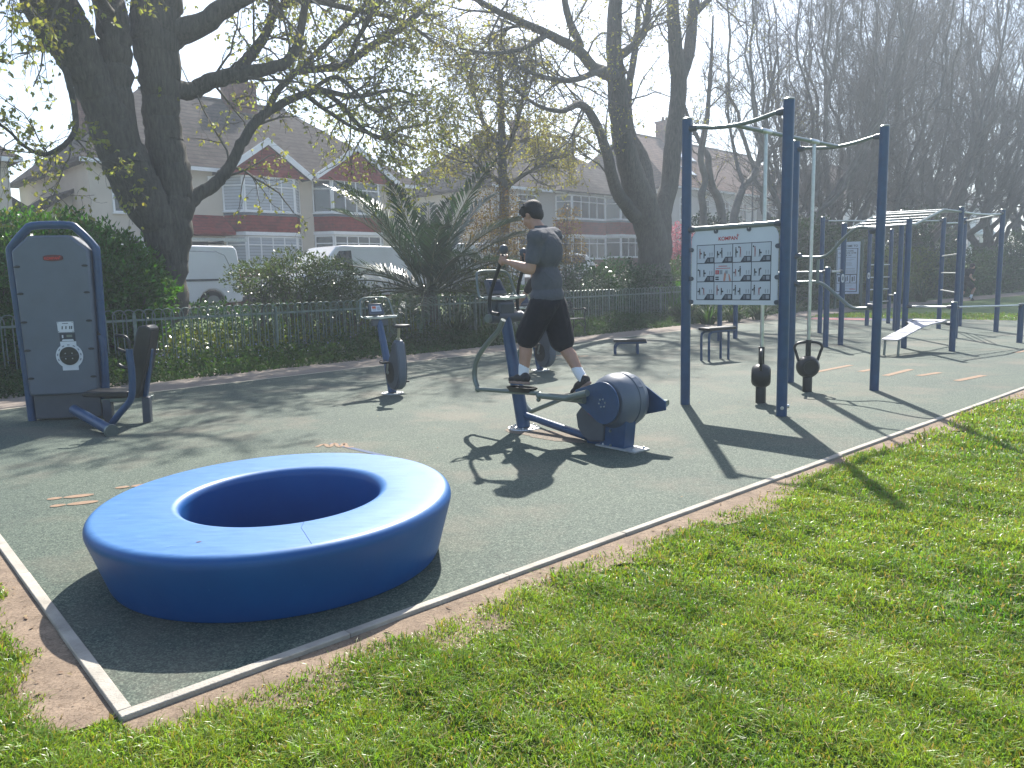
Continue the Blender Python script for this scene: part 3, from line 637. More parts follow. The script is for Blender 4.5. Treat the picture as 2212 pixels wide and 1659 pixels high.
mb = MB(); cc = (lg[2] + lg[3]) / 2; mb.box((cc[0] + .06 * EA[0], cc[1] + .06 * EA[1], .008), (.46, .2, .014), math.atan2(EA[1], EA[0])); bolts(mb, [(cc[0] + EA[0] * x + EN[0] * y, cc[1] + EA[1] * x + EN[1] * y, .018) for x in (-.1, .25) for y in (-.07, .07)], .012, .016)
build('base_plate', mb, ZINC, et, world=True, bevel=.002)
mb = MB(); mb.tube([EP(1245, 1275, 0), EP(1610, 1400, 0)], .036, 16); build('tie_bar', mb, BLUE, et, world=True)
cpos = EP(1150, 615, 0.0); console(et, ptop - ea * .06 + eu * .19, -EA, 1.02, False)
mb = MB(); mb.prism([(-.12, -.10), (.10, -.10), (.10, .10), (-.12, .10)], -.20, -.05, (ptop - ea * .06 + eu * .20, ea, en, eu)); build('console_neck', mb, DGREY, et, world=True, bevel=.02)
# ================================================================== chest press machine (left)
rzm = .13; mt = thing('chest_press_machine', 'tall grey weight press machine with a dial and black seat, before the big hedge', 'press machine', (-5.14, 8.75, 0), rzm)
def panel(w0, w1, z0, z1, ch): return [(-w0, z0), (w0, z0), (w1, z1 - ch * .8), (w1 - ch * .9, z1), (-w1 + ch * .9, z1), (-w1, z1 - ch * .8)]
XZ = lambda y: (np.array([0, y, 0.0]), np.array([1, 0, 0.]), np.array([0, 0, 1.]), np.array([0, -1, 0.]))
mb = MB(); mb.prism(panel(.375, .405, .30, 2.10, .21), -.13, .13, XZ(.13)); pn = build('front_panel', mb, GREYP, mt, bevel=.022)
mb = MB(); mb.prism([(-.36, .02), (.36, .02), (.36, .30), (-.36, .30)], -.08, .08, XZ(.14)); build('plinth', mb, DGREY, mt, bevel=.01)
lp = [(-.42, .0), (-.43, .6), (-.445, 1.2), (-.46, 1.86), (-.44, 1.98), (-.28, 2.16), (-.18, 2.215), (.18, 2.215), (.28, 2.16), (.43, 1.98), (.45, 1.86), (.435, 1.2), (.42, .6), (.40, 0)]
mb = MB(); mb.tube(bez([(x, .11, z) for x, z in lp], 4), .045, 16); build('frame_tube', mb, BLUE, mt)
for k, z in enumerate((.50, .82, 1.14, 1.46, 1.76)):
    for sx in (-1, 1):
        x = sx * (.375 + .03 * (z - .3) / 1.8 - .045)
        mb = MB(); mb.ell((x, -.002, z), (.034, .006, .014), 12, 6); mb.box((x + sx * .012, -.006, z - .006), (.05, .008, .008)); build('panel_clip', mb, BLACK, pn)
mb = MB(); mb.prism([(.03 + .105 * c, 1.85 + .035 * s_) for c, s_ in [(max(-1, min(1, 1.25 * math.cos(a))), math.sin(a)) for a in np.linspace(0, 2 * PI, 25)[:-1]]], 0, .008, XZ(-.001)); bd = build('logo_plate', mb, mat('dark red badge', (.10, .012, .014), .4), pn, bevel=.002)
XV, YV, ZV = np.array([1., 0, 0]), np.array([0, 1., 0]), np.array([0, 0, 1.])
bpy.context.view_layer.update()
text_mesh('logo_text', 'KOMPAN', .038, mat('bright red lettering', (.55, .03, .02), .5), pn, (.02, -.0105, 1.845), XV, ZV, -YV, world=False, bold=.001)
star = lambda: [(.013 * (1 if k % 2 == 0 else .25) * math.cos(k * PI / 5 + .3), .013 * (1 if k % 2 == 0 else .25) * math.sin(k * PI / 5 + .3)) for k in range(10)]
mb = MB(); mb.prism([(x + .105, z + 1.862) for x, z in star()], 0, .002, XZ(-.0095)); build('logo_star', mb, MATS['bright red lettering'], pn, smooth=False)
mb = MB(); mb.prism([(.005, 1.015), (.175, 1.015), (.175, 1.135), (.0, 1.135)], 0, .004, XZ(-.001), 0)
for x in (.045, .085, .125, .145): mb.prism([(x, 1.05), (x + .012, 1.05), (x + .016, 1.085), (x + .004, 1.085)], .0045, .005, XZ(-.001), 1)
mb.prism([(.055, 1.112), (.12, 1.112), (.12, 1.119), (.055, 1.119)], .0045, .005, XZ(-.001), 1)
for x, z in ((.012, 1.125), (.165, 1.125), (.012, 1.025), (.165, 1.025)): mb.ell((x, -.006, z), .005, 8, 5, mi=1)
build('instruction_plate', mb, [WHITE, INK], pn, smooth=False)
mb = MB(); mb.prism([(.015, .905), (.18, .905), (.18, 1.005), (.015, 1.005)], 0, .003, XZ(-.001), 0); mb.prism([(.035, .915), (.165, .915), (.155, .935), (.045, .935)], .0035, .005, XZ(-.001), 1)
mb.prism([(.04, .95), (.055, .95), (.055, .985), (.04, .985)], .0035, .005, XZ(-.001), 1); mb.prism([(.09, .96), (.15, .96), (.15, .985), (.09, .985)], .0035, .005, XZ(-.001), 2)
build('weight_window', mb, [INK, WHITE, GALV], pn, smooth=False)
dx, dzz = .10, .745; mb = MB()
mb.prism([(dx + .145 * math.cos(a), dzz + .145 * math.sin(a)) for a in np.linspace(0, 2 * PI, 49)[:-1]], 0, .005, XZ(-.001)); mb.prism([(dx - .085, dzz + .08), (dx + .085, dzz + .08), (dx + .085, dzz + .165), (dx - .085, dzz + .165)], 0, .004, XZ(-.001)); mb.prism([(dx - .085, dzz - .165), (dx + .085, dzz - .165), (dx + .085, dzz - .08), (dx - .085, dzz - .08)], 0, .004, XZ(-.001))
dl = build('dial_plate', mb, WHITE, pn, smooth=False)
mb = MB(); mb.prism([(dx + .104 * math.cos(a), dzz + .104 * math.sin(a)) for a in np.linspace(0, 2 * PI, 49)[:-1]], .0055, .016, XZ(-.001)); ds = build('dial_disc', mb, BLACK, dl, bevel=.003)
mb = MB(); mb.box((dx, -.019, dzz), (.2, .004, .012), R=np.stack([XV * .98 + ZV * .15, YV, ZV], 1)); build('dial_groove', mb, INK, ds)
for sx in (-1, 1):
    for sz in (-1, 1): mb = MB(); mb.ell((dx + sx * .036, -.02, dzz + sz * .03), (.008, .006, .008), 10, 6); build('dial_bolt', mb, STEEL, ds)
mb = MB()
for k in range(9):
    a = -.35 + k * (PI + .7) / 8; c = (dx + .125 * math.cos(a), -.0065, dzz + .125 * math.sin(a)); mb.box(c, (.026, .001, .012), R=np.stack([np.array([-math.sin(a), 0, math.cos(a)]), YV, np.array([math.cos(a), 0, math.sin(a)])], 1))
build('dial_marks', mb, mat('pale grey print', (.2, .22, .26), .6), dl, smooth=False)
# seat unit, traced in the vertical plane through the bench legs
SP = (-4.10, 8.51, 0); SN = (-.13, -1, 0)
def MP(zx, zy, off=0.0):
    return PL(zx * .21489, 603.5 + zy * .21489, (SP[0], SP[1] - off, 0), SN)
ms = np.array([.99, .13, 0]); ms /= np.linalg.norm(ms); md = np.array([-.13, .99, 0])
def slab(name, pts, w, m, off=0.0, bev=.01, par=None):
    P = [MP(*p, off) for p in pts]; c0 = P[0]; mb = MB(); mb.prism([((p - c0) @ ms, (p - c0) @ ZV) for p in P], -w, w, (c0, ms, ZV, md)); return build(name, mb, m, par or mt, world=True, bevel=bev)
slab('seat_beam', [(1030, 1195), (1500, 1180), (1500, 1235), (1030, 1235)], .045, GALV)
slab('bench_leg', [(1432, 1182), (1505, 1180), (1522, 1440), (1450, 1438)], .045, DGREY)
slab('bench_leg', [(1035, 1200), (1115, 1200), (1140, 1430), (1062, 1430)], .045, DGREY)
slab('seat_pad', [(868, 1122), (960, 1112), (1290, 1128), (1300, 1175), (1250, 1190), (880, 1165)], .15, BLACK, 0, .015)
slab('backrest', [(1370, 1175), (1435, 1180), (1500, 860), (1545, 500), (1500, 458), (1420, 465), (1395, 560), (1350, 830)], .15, BLACK, 0, .02)
slab('backrest_support', [(1440, 1180), (1480, 1180), (1530, 700), (1500, 700)], .035, BLUE)
e0, e1_ = MP(1120, 1525, .75), MP(745, 1310, .12)
mb = MB(); mb.tube([e0, e1_], .055, 20); lt = build('lever_tube', mb, BLUE, mt, world=True)
dd = (e0 - e1_) / np.linalg.norm(e0 - e1_); mb = MB(); mb.lathe([(.0, .0), (.048, 0.0), (.05, .004), (.068, .004), (.07, -.03), (.055, -.05)], e0 + dd * .01, 28, ax=(np.cross(dd, ZV) / np.linalg.norm(np.cross(dd, ZV)), np.cross(np.cross(dd, ZV), dd), dd)); build('tube_end_cap', mb, GALV, lt, world=True)
for off, sh in ((.32, 0), (-.30, 1)):
    if sh == 0: A_ = [MP(*p, off) for p in ((1110, 1470), (1200, 1350), (1310, 1215), (1330, 1080), (1322, 900), (1305, 780), (1300, 700))]
    else: A_ = [MP(*p, off) for p in ((850, 1340), (960, 1240), (1040, 1110), (1052, 1000), (1048, 850), (1035, 700), (1010, 560))]
    mb = MB(); mb.tube(bez(A_, 4), .036, 14); am = build('press_arm', mb, BLUE, mt, world=True)
    if sh == 0:
        for H_ in (((1305, 720), (1298, 640), (1265, 582), (1200, 565), (1160, 562)), ((1300, 735), (1240, 722), (1185, 700)), ((1300, 892), (1235, 880), (1195, 858))):
            mb = MB(); mb.tube(bez([MP(*p, off) for p in H_], 4), .017, 10); build('press_handle', mb, BLACK, am, world=True)
    else:
        mb = MB(); mb.tube(bez([MP(*p, off) for p in ((1048, 850), (1040, 700), (1015, 560), (985, 535))], 4), .026, 10); build('press_handle', mb, BLACK, am, world=True)
# ================================================================== kettlebell frame with instruction board
kf = thing('kettlebell_station', 'tall blue four-post frame with two sliding poles and a white exercise board', 'gym frame', (2.016, 8.864, 0))
A, Bp, C_, D_ = [np.array([*G(*p)[:2], 0]) for p in ((1480, 873), (1688, 898), (1706, 825), (1888, 843))]
HP = 3.2
def post(p, h, parent, r=.053, cap=True):
    mb = MB(); mb.tube([(p[0], p[1], -.02), (p[0], p[1], h)], r, 20); o = build('post', mb, BLUE, parent, world=True)
    if cap:
        mb = MB(); mb.lathe([(r + .002, 0), (r + .003, .012), (r * .75, .024), (0, .03)], (p[0], p[1], h), 20); build('post_cap', mb, GALV, o, world=True)
    return o
def clamp(mb, p, q, r=.036):
    d = (q - p) / np.linalg.norm(q - p); mb.tube([p + d * .03, p + d * .09, p + d * .13], [r, r, r * .72], 14)
def bar(p, q, z0, z1, parent, r=.021, m=GALV, mid=None, name='bar', cl=True, over=None):
    p = np.array([p[0], p[1], z0]); q = np.array([q[0], q[1], z1]); pts = [p] + [p + (q - p) * t + ZV * dz_ for t, dz_ in (mid or [])] + [q]
    mb = MB(); mb.tube(bez(pts, 6) if mid else pts, r, 14); b_ = build(name, mb, m, parent, world=True)
    if cl:
        for p_, q_ in ((p, q), (q, p)): mb = MB(); clamp(mb, p_, q_); build('clamp', mb, DGREY, b_, world=True)
    return b_
for p in (A, Bp, C_, D_): post(p, HP, kf, .055)
mb = MB(); ez_ = np.array([-.25, -.97, 0]); mb.lathe([(0, .008), (.018, .006), (.02, 0)], Bp + ez_ * .055 + ZV * .09, 18, ax=(XV, ZV, ez_)); mb.tube([Bp + XV * .05 + ZV * .10, Bp + XV * .075 + ZV * .10], .02, 12); build('post_bolt', mb, STEEL, kf, world=True)
mA, mC = (A + Bp) / 2, (C_ + D_) / 2
bar(A, Bp, HP - .10, HP - .10, kf, .022, mid=[(.12, 0), (.3, -.035), (.5, -.05), (.7, -.035), (.88, 0)])
bar(C_, D_, HP - .10, HP - .10, kf, .022, mid=[(.12, 0), (.3, -.03), (.5, -.045), (.7, -.03), (.88, 0)])
bar(mA, mC, HP - .15, HP - .145, kf, .024, cl=False, name='top_beam')
kp = [mA + (mC - mA) * .265, mA + (mC - mA) * .737]
for p in kp:
    mb = MB(); mb.tube([(p[0], p[1], .3), (p[0], p[1], HP - .14)], .0215, 16); po = build('slide_pole', mb, STEEL, kf, world=True)
    d = (mC - mA) / np.linalg.norm(mC - mA); c = np.array([p[0], p[1], HP - .147]); mb = MB(); mb.tube([c - d * .10, c - d * .085, c + d * .085, c + d * .10], [.024, .032, .032, .024], 16); build('pole_collar', mb, STEEL, po, world=True)
bar(C_, D_, 1.69, 2.0, kf, .022, mid=[(.12, .0 - .037), (.40, -.12), (.60, .03), (.75, .10), (.88, .05)])
bar(C_, D_, 1.36, 1.03, kf, .022, mid=[(.12, .04), (.35, .10), (.55, .0), (.72, -.09), (.88, -.045)])
vp = C_ + (D_ - C_) * .31; mb = MB(); mb.tube([(vp[0], vp[1], 1.35), (vp[0], vp[1], 1.67)], .02, 12); build('bar_tie', mb, GALV, kf, world=True)
bar(A, Bp, 2.0, 2.0, kf, .028, name='board_bar')
# board plane
bx = (Bp - A) / np.linalg.norm(Bp - A); bnrm = np.cross(bx, ZV); bnrm = bnrm if bnrm @ np.array([0, -1, 0]) > 0 else -bnrm
bL = np.linalg.norm(Bp - A); BO = A + bx * .075 + ZV * 1.16; bw = bL - .15; bh = .83; FRB = (BO, bx, ZV, bnrm)
rc = .13; bp = [(0, 0), (bw, 0), (bw, bh - rc)] + [(bw - rc + rc * math.cos(a), bh - rc + rc * math.sin(a)) for a in np.linspace(0, PI / 2, 8)[1:]] + [(rc - rc * math.sin(a), bh - rc + rc * math.cos(a)) for a in np.linspace(0, PI / 2, 8)]
mb = MB(); mb.prism(bp, -.006, .006, FRB); board = build('instruction_board', mb, WHITE, kf, world=True, bevel=.002)
mb = MB()
def rect(mb, x0, y0, x1, y1, h, mi, t=.0006): mb.prism([(x0, y0), (x1, y0), (x1, y1), (x0, y1)], h, h + t, FRB, mi)
gx0, gx1, gy0, gy1 = .07, bw - .075, .05, .66; cw = (gx1 - gx0) / 4; chh = (gy1 - gy0) / 3; fwid = .009
rect(mb, gx0, gy0, gx1, gy1, .0064, 0)
figs = []
for r_ in range(3):
    for c_ in range(4):
        x0, y0 = gx0 + c_ * cw + fwid / 2 + (.003 if c_ == 0 else 0), gy0 + (2 - r_) * chh + fwid / 2 + (.003 if r_ == 2 else 0); x1, y1 = gx0 + (c_ + 1) * cw - fwid / 2 - (.003 if c_ == 3 else 0), gy0 + (3 - r_) * chh - fwid / 2 - (.003 if r_ == 0 else 0)
        rect(mb, x0, y0, x1, y1, .0073, 1)
        if (r_, c_) == (1, 1):
            rect(mb, x0 + .012, y0 + .075, x0 + .055, y0 + .12, .008, 3); rect(mb, x0 + .03, y0 + .08, x0 + .036, y0 + .115, .0088, 1); rect(mb, x0 + .062, y0 + .075, x0 + .10, y0 + .12, .008, 4); rect(mb, x0 + .012, y0 + .012, x0 + .055, y0 + .028, .008, 0); rect(mb, x0 + .012, y0 + .036, x0 + .055, y0 + .05, .008, 0)
            rect(mb, x0 + .05, y1 - .035, x1 - .06, y1 - .028, .008, 3); rect(mb, x0 + .02, y1 - .058, x1 - .02, y1 - .052, .008, 3)
            mb.prism([(x0 + .11, y0 + .002), (x0 + .135, y0 + .002), (x0 + .15, y0 + .09), (x0 + .135, y0 + .11), (x0 + .12, y0 + .08)], .008, .0086, FRB, 5); mb.prism([(x1 - .035, y0 + .002), (x1 - .01, y0 + .002), (x1 - .03, y0 + .07), (x1 - .045, y0 + .08)], .008, .0086, FRB, 5)
            rect(mb, x0 + .135, y0 + .08, x0 + .165, y0 + .115, .0092, 4); continue
        w_, h_ = x1 - x0, y1 - y0
        mb.prism([(x0 + w_ * .42, y0), (x1, y0), (x1, y0 + h_ * .31), (x0 + w_ * .62, y0 + h_ * .31)], .0079, .0085, FRB, 0)
        rect(mb, x1 - w_ * .22, y0 + h_ * .05, x1 - w_ * .04, y0 + h_ * .26, .0089, 4)
        for k in range(3): rect(mb, x1 - w_ * .40, y0 + h_ * (.07 + k * .065), x1 - w_ * .27, y0 + h_ * (.095 + k * .065), .0089, 4)
        for k in (0, 1):
            xx = x1 - w_ * (.26 - k * .13); mb.prism([(xx, y0 + h_ * .36), (xx + .008, y0 + h_ * .36), (xx + .010, y0 + h_ * .55), (xx + .004, y0 + h_ * .6), (xx - .002, y0 + h_ * .55)], .0081, .0086, FRB, 4)
        rgf = random.Random(r_ * 7 + c_ * 3)
        for k in (0, 1):
            fx = x0 + w_ * (.16 + .25 * k); low = rgf.random() < .45; hh = h_ * (.38 if low else .55); fy = y0 + h_ * .27; m_ = 6 if (r_ + c_ + k) % 3 == 0 else 2
            mb.prism([(fx - .009, fy), (fx - .004, fy), (fx + .0, fy + hh * .45), (fx + .004, fy), (fx + .009, fy), (fx + .007, fy + hh * .5), (fx + .008, fy + hh * .82), (fx - .007, fy + hh * .82), (fx - .006, fy + hh * .5)], .0081, .0087, FRB, m_)
            mb.prism([(fx + .0075 * math.cos(a), fy + hh * .92 + .0085 * math.sin(a)) for a in np.linspace(0, 2 * PI, 9)[:-1]], .0081, .0087, FRB, m_)
            ay = fy + hh * (1.0 if rgf.random() < .4 else .5); ax_ = fx + rgf.choice([-1, 1]) * .017
            mb.prism([(fx, fy + hh * .78), (ax_, ay), (ax_ + .004, ay), (fx + .005, fy + hh * .72)], .0092, .0097, FRB, m_)
            mb.prism([(ax_ + .009 * math.cos(a), ay + .01 * math.sin(a)) for a in np.linspace(0, 2 * PI, 9)[:-1]], .0099, .0104, FRB, 2)
            mb.prism([(fx - .02, fy - .006), (fx + .016, fy - .002), (fx + .012, fy + .001), (fx - .016, fy - .003)], .0081, .0084, FRB, 4)
build('exercise_chart', mb, [INK, mat('pale chart print', (.52, .55, .60), .5, 0, .03, 5), mat('near black print', (.02, .02, .025), .6), RED, mat('mid grey print', (.27, .29, .33), .6), mat('skin tone print', (.45, .22, .17), .6), mat('rose print', (.30, .12, .12), .6)], board, world=True, smooth=False)
text_mesh('logo_text', 'KOMPAN', .056, RED, board, BO + bx * (bw * .44) + ZV * (.715) + bnrm * .0068, bx, ZV, bnrm, bold=.0012)
so_ = BO + bx * (bw * .44 + .118) + ZV * .745 + bnrm * .0066; mb = MB(); mb.prism([(x * 1.7, y * 1.7) for x, y in star()], 0, .001, (so_, bx, ZV, bnrm)); build('logo_star', mb, RED, board, world=True, smooth=False)
for sx, zs in ((-1, (.03, .29, .61)), (1, (.03, .29, .61))):
    for z in zs:
        c = BO + ZV * z + (bx * (-.012) if sx < 0 else bx * (bw + .012)) ; mb = MB(); mb.prism([(-sx * -.03, -.024), (-sx * .02, -.024)] + [(-sx * (.02 + .024 * math.cos(a)), .024 * math.sin(a)) for a in np.linspace(-PI / 2, PI / 2, 8)] + [(-sx * -.03, .024)], -.014, .016, (c, bx, ZV, bnrm)); build('board_clip', mb, DGREY, board, world=True)
for x in (.30, .68):
    c = BO + bx * (x * bw) + ZV * (bh - .0); mb = MB(); mb.prism([(-.024, .03), (-.024, -.03)] + [(.024 * math.cos(a), -.03 + .024 * math.sin(a)) for a in np.linspace(PI, 2 * PI, 9)] + [(.024, .03)], .0065, .018, (c, bx, ZV, bnrm)); cl_ = build('hanging_clip', mb, DGREY, board, world=True)
    mb = MB(); mb.ell(c - ZV * .02 + bnrm * .02, .007, 8, 6); build('clip_bolt', mb, STEEL, cl_, world=True)
# kettlebells on the poles
def kettlebell(p, ang, label):
    t = thing('kettlebell', label, 'kettlebell', (p[0], p[1], 0), ang, 'sliding kettlebells on the frame poles')
    mb = MB(); mb.lathe([(.0, 0), (.058, 0), (.058, .25), (.05, .27)], n=24); build('stand', mb, BLACK, t)
    mb = MB(); mb.ell((0, 0, .315), (.142, .142, .142), 32, 20); mb.v = [(x, max(-.098, min(.098, y)), z) for x, y, z in mb.v]
    bl = build('bell', mb, BLACK, t, ang=25)
    mb = MB()
    for s_ in (-1, 1): mb.lathe([(.085, 0), (.09, .006), (.078, .006), (.074, 0)], (0, s_ * .099, .315), 32, ax=(XV, ZV, YV * s_), closed=True)
    build('bell_rim', mb, BLACK, bl)
    mb = MB(); mb.tube(bez([(-.115, 0, .39), (-.15, 0, .50), (-.168, 0, .56), (-.14, 0, .605), (-.06, 0, .625), (.06, 0, .625), (.14, 0, .605), (.168, 0, .56), (.15, 0, .50), (.115, 0, .39)], 4), .0175, 12); build('handle', mb, BLACK, t)
    mb = MB(); mb.tube([(0, 0, .43), (0, 0, .64)], .033, 18); mb.lathe([(.036, 0), (.037, .012), (.026, .014)], (0, 0, .64), 18); build('sleeve', mb, BLACK, t); return t
ka = math.atan2((mC - mA)[1], (mC - mA)[0])
kettlebell(kp[0], 1.22, 'black kettlebell seen edge-on, on the pole under the white exercise board')
kettlebell(kp[1], -.08, 'black kettlebell seen face-on with spread handle, on the right-hand pole')
# ================================================================== far workout rig
rg_ = thing('workout_rig', 'blue posts joined by pale bars and an overhead monkey ladder, right of the kettlebells', 'climbing rig', (8.2, 15.5, 0))
Z4 = lambda x, y: (1700.7 + x * .23147, 411.5 + y * .23147)
def gz(x, y): return np.array([*G(*Z4(x, y))[:2], 0])
p1, p2, p3, p4, p5, p7, p8, p10, p12, p11, p13 = gz(300, 1330), gz(495, 1440), gz(355, 1460), gz(740, 1260), gz(940, 1240), gz(1085, 1470), gz(1410, 1290), gz(1535, 1500), gz(1605, 1265), gz(1945, 1320), gz(2165, 1420)
p9 = np.array([*G(*Z4(1562, 1375))[:2], 0]); p6 = p2 + (p9 - p7) * 1.03; p6s = gz(1000, 1300)
q1, q2 = np.array([*G(1554, 736)[:2], 0]), np.array([*G(1588, 731)[:2], 0])
for p, h in ((p1, 2.78), (p2, 2.43), (p3, 1.56), (p4, 2.62), (p5, 2.6), (p6, 2.8), (p7, 2.43), (p8, 2.72), (p9, 2.77), (p10, .88), (p12, 2.76), (p11, 2.79), (p13, .76), (p6s, .9), (q1, 1.56), (q2, 1.56)): post(p, h, rg_)
for p, z in ((p2, 1.35), (p4, 1.35)):
    d = np.array([-.35, -.94, 0]); mb = MB(); mb.prism([(.028 * c, .085 * s_) for c, s_ in [(max(-1, min(1, 1.3 * math.cos(a))), max(-1, min(1, 1.05 * math.sin(a)))) for a in np.linspace(0, 2 * PI, 21)[:-1]]], .05, .056, (p + ZV * z, np.array([.94, -.35, 0]), ZV, d), 0)
    mb.prism([(-.01, -.04), (.012, -.045), (.014, .02), (-.004, .05)], .0565, .057, (p + ZV * z, np.array([.94, -.35, 0]), ZV, d), 1); build('post_label', mb, [WHITE, INK], rg_, world=True, smooth=False)
bar(p1, p8, 2.70, 2.66, rg_, .018, STEEL); bar(p9, p11, 2.70, 2.72, rg_, .019, STEEL, mid=[(.12, -.03), (.5, -.05), (.88, -.03)])
bar(p12, p11, 2.68, 2.70, rg_, .018, STEEL); bar(p8, p12, 2.6, 2.64, rg_, .018, STEEL)
def rail(a, b_, z0, z1, off):
    a = a + off; b_ = b_ + off; P = [a + ZV * z0, a + (b_ - a) * .10 + ZV * z0, a + (b_ - a) * .62 + ZV * z1, a + (b_ - a) * 1.0 + ZV * z1]
    mb = MB(); mb.tube(P, .026, 12); build('ladder_rail', mb, GALV, rg_, world=True); return P
lr = rail(p2, p6, 2.34, 2.72, ZV * 0); rr_ = rail(p7, p9, 2.34, 2.68, ZV * 0)
def on(P, t):
    L = [np.linalg.norm(P[i_ + 1] - P[i_]) for i_ in range(3)]; x = t * sum(L)
    for i_ in range(3):
        if x <= L[i_] or i_ == 2: return P[i_] + (P[i_ + 1] - P[i_]) * min(1, x / L[i_])
        x -= L[i_]
for t_ in np.linspace(.04, .96, 10): mb = MB(); mb.tube([on(lr, t_), on(rr_, t_)], .016, 10); build('ladder_rung', mb, STEEL, rg_, world=True)
for z in (1.80, 1.39, .97): bar(p8, p9, z, z, rg_, .016, STEEL, name='rung', cl=False)
for z in (1.64, 1.3, .97, .63): bar(p4, p5, z, z, rg_, .016, STEEL, name='rung', cl=False)
bar(p7, p10, .80, .80, rg_, .018, STEEL); bar(p10, p13, .80, .74, rg_, .018, STEEL); bar(p7, p10, .50, .50, rg_, .018, STEEL)
bar(p3, q2, 1.49, 1.49, rg_, .020, STEEL); bar(p3, p2, 1.49, 1.49, rg_, .020, STEEL); bar(p6s, p5, .86, .8, rg_, .018, STEEL); bar(q2, q1, 1.49, 1.49, rg_, .020, STEEL)
# sit-up bench
su = thing('sit_up_bench', 'sloping pale grey sit-up board resting on the low bar of the blue rig', 'exercise bench', (6.62, 13.4, 0))
c0 = np.array([*(G(*Z4(880, 1540))[:2] + G(*Z4(1030, 1550))[:2]) / 2, .29]); c1 = (p7 + p10) / 2 - np.array([.0, .0, 0]) + ZV * .56
ex = (c1 - c0); Lb = np.linalg.norm(ex); ex /= Lb; sd = np.cross(ex, ZV); sd /= np.linalg.norm(sd); nz_ = np.cross(sd, ex)
pl = [(0, .15), (Lb * .62, .15), (Lb * .78, .20), (Lb * .86, .30), (Lb * 1.0, .32), (Lb, -.32), (Lb * .86, -.30), (Lb * .78, -.20), (Lb * .62, -.15), (0, -.15), (-.03, -.12), (-.03, .12)]
mb = MB(); mb.prism(pl, -.010, .010, (c0, ex, sd, nz_)); sb = build('board', mb, mat('pale grey board', (.36, .36, .40), .45, 0, .1, 4), su, world=True, bevel=.004)
mb = MB()
for s_ in (-1, 1): mb.prism([(Lb * .90 + .06 * math.cos(a), s_ * .21 + .022 * math.sin(a)) for a in np.linspace(0, 2 * PI, 14)[:-1]], .0105, .0125, (c0, ex, sd, nz_))
build('hand_slot', mb, BLACK, sb, world=True, smooth=False)
for s_ in (-1, 1): mb = MB(); a = c0 + ex * .08 + sd * .12 * s_; mb.tube([a - nz_ * .012, a - ZV * .06 - ex * .01, (a[0] - ex[0] * .03, a[1] - ex[1] * .03, 0)], .02, 12); build('leg', mb, GALV, su, world=True)
# low step benches
def step_bench(pts, z, w, label, tilt=0.0):
    a, b_ = G(*pts[0])[:2], G(*pts[1])[:2]; c = (a + b_) / 2; t = thing('step_bench', label, 'exercise bench', (c[0], c[1], 0), 0, 'low padded benches on the rubber')
    d = np.array([*(b_ - a), 0]); L = np.linalg.norm(d); d /= L; s_ = np.array([-d[1], d[0], 0])
    if s_[1] < 0: s_ = -s_
    C0 = np.array([*c, 0]); P = lambda x, y, zz: C0 + d * x + s_ * y + ZV * zz
    mb = MB(); hl = L / 2 + .04; mb.prism([(-hl, 0), (-hl, w), (hl + .06, w), (hl + .06, 0)], z - .03, z + .018, (C0, d, s_, ZV)); build('pad', mb, BLACK, t, world=True, bevel=.012)
    for y in (.04, w - .04):
        mb = MB(); mb.tube(bez([P(-L / 2, y, 0), P(-L / 2, y, z - .14), P(-L / 2 + .04, y, z - .075), P(-L / 2 + .12, y, z - .052), P(L / 2, y, z - .05), P(hl + .07, y, z - .04)], 4), .022, 12); build('frame_tube', mb, BLUE, t, world=True)
        mb = MB(); mb.tube([P(L / 2 - .06, y, 0), P(L / 2 - .06, y, z - .05)], .022, 12); build('leg', mb, BLUE, t, world=True)
step_bench(((1330, 766), (1385, 765)), .27, .26, 'lower of the two short black-topped benches, right of the cross trainer')
step_bench(((1535, 781), (1582, 776)), .56, .26, 'taller of the two short black-topped benches, behind the white exercise board')
# ================================================================== park bench, welcome sign
pb = thing('park_bench', 'black cast-iron park bench with a curled armrest beside the path, half hidden by the man', 'bench', (*G(1250, 723)[:2], 0), PI / 4)
IRON = mat('black painted iron', (.012, .016, .016), .35, 0, .2, 10)
for x in (0, -1.5):
    mb = MB(); mb.tube(bez([(x, -.26, 0), (x, -.20, .12), (x, -.24, .28), (x, -.2, .42), (x, -.22, .58), (x, -.26, .66), (x, -.18, .69), (x, .0, .66), (x, .16, .68)], 4), .018, 8); mb.tube(bez([(x, .24, 0), (x, .18, .14), (x, .16, .42), (x, .22, .65), (x, .27, .88)], 4), .018, 8); mb.tube([(x, -.22, .42), (x, .16, .41)], .016, 8); mb.tube(bez([(x, -.2, .2), (x, -.05, .32), (x, .16, .22)], 4), .012, 6); build('bench_end', mb, IRON, pb)
mb = MB()
for k in range(5): mb.box((-.75, -.20 + k * .085, .435), (1.56, .06, .022))
build('seat', mb, IRON, pb, bevel=.004)
mb = MB()
for k in range(4): mb.box((-.75, .18 + .035 * k, .55 + k * .095), (1.56, .02, .07))
build('backrest', mb, IRON, pb, bevel=.004)
wY = 29.0; sgp = G(1858, 668)[:2]
ws = thing('welcome_sign', 'tall pale notice board on green posts standing beside the path beyond the blue posts', 'sign', (*sgp, 0))
GRN = mat('dark green sign post', (.035, .075, .06), .4)
d1 = np.array([sgp[0], sgp[1], 0]); fd = d1 / np.linalg.norm(d1)                       # facing roughly the kettlebell frame
wx = np.array([.80, -.60, 0.]); wn = np.array([-.60, -.80, 0.]); kk = np.linalg.norm(d1) / 1662
H1 = EYE + (584 - 523) * sgp[1] / 1662; H0 = EYE + (584 - 634) * sgp[1] / 1662; ww = .95
for s_ in (0, -ww): mb = MB(); q_ = d1 + wx * s_; mb.tube([q_, q_ + ZV * (H1 + .08)], .055, 14); build('sign_post', mb, GRN, ws, world=True)
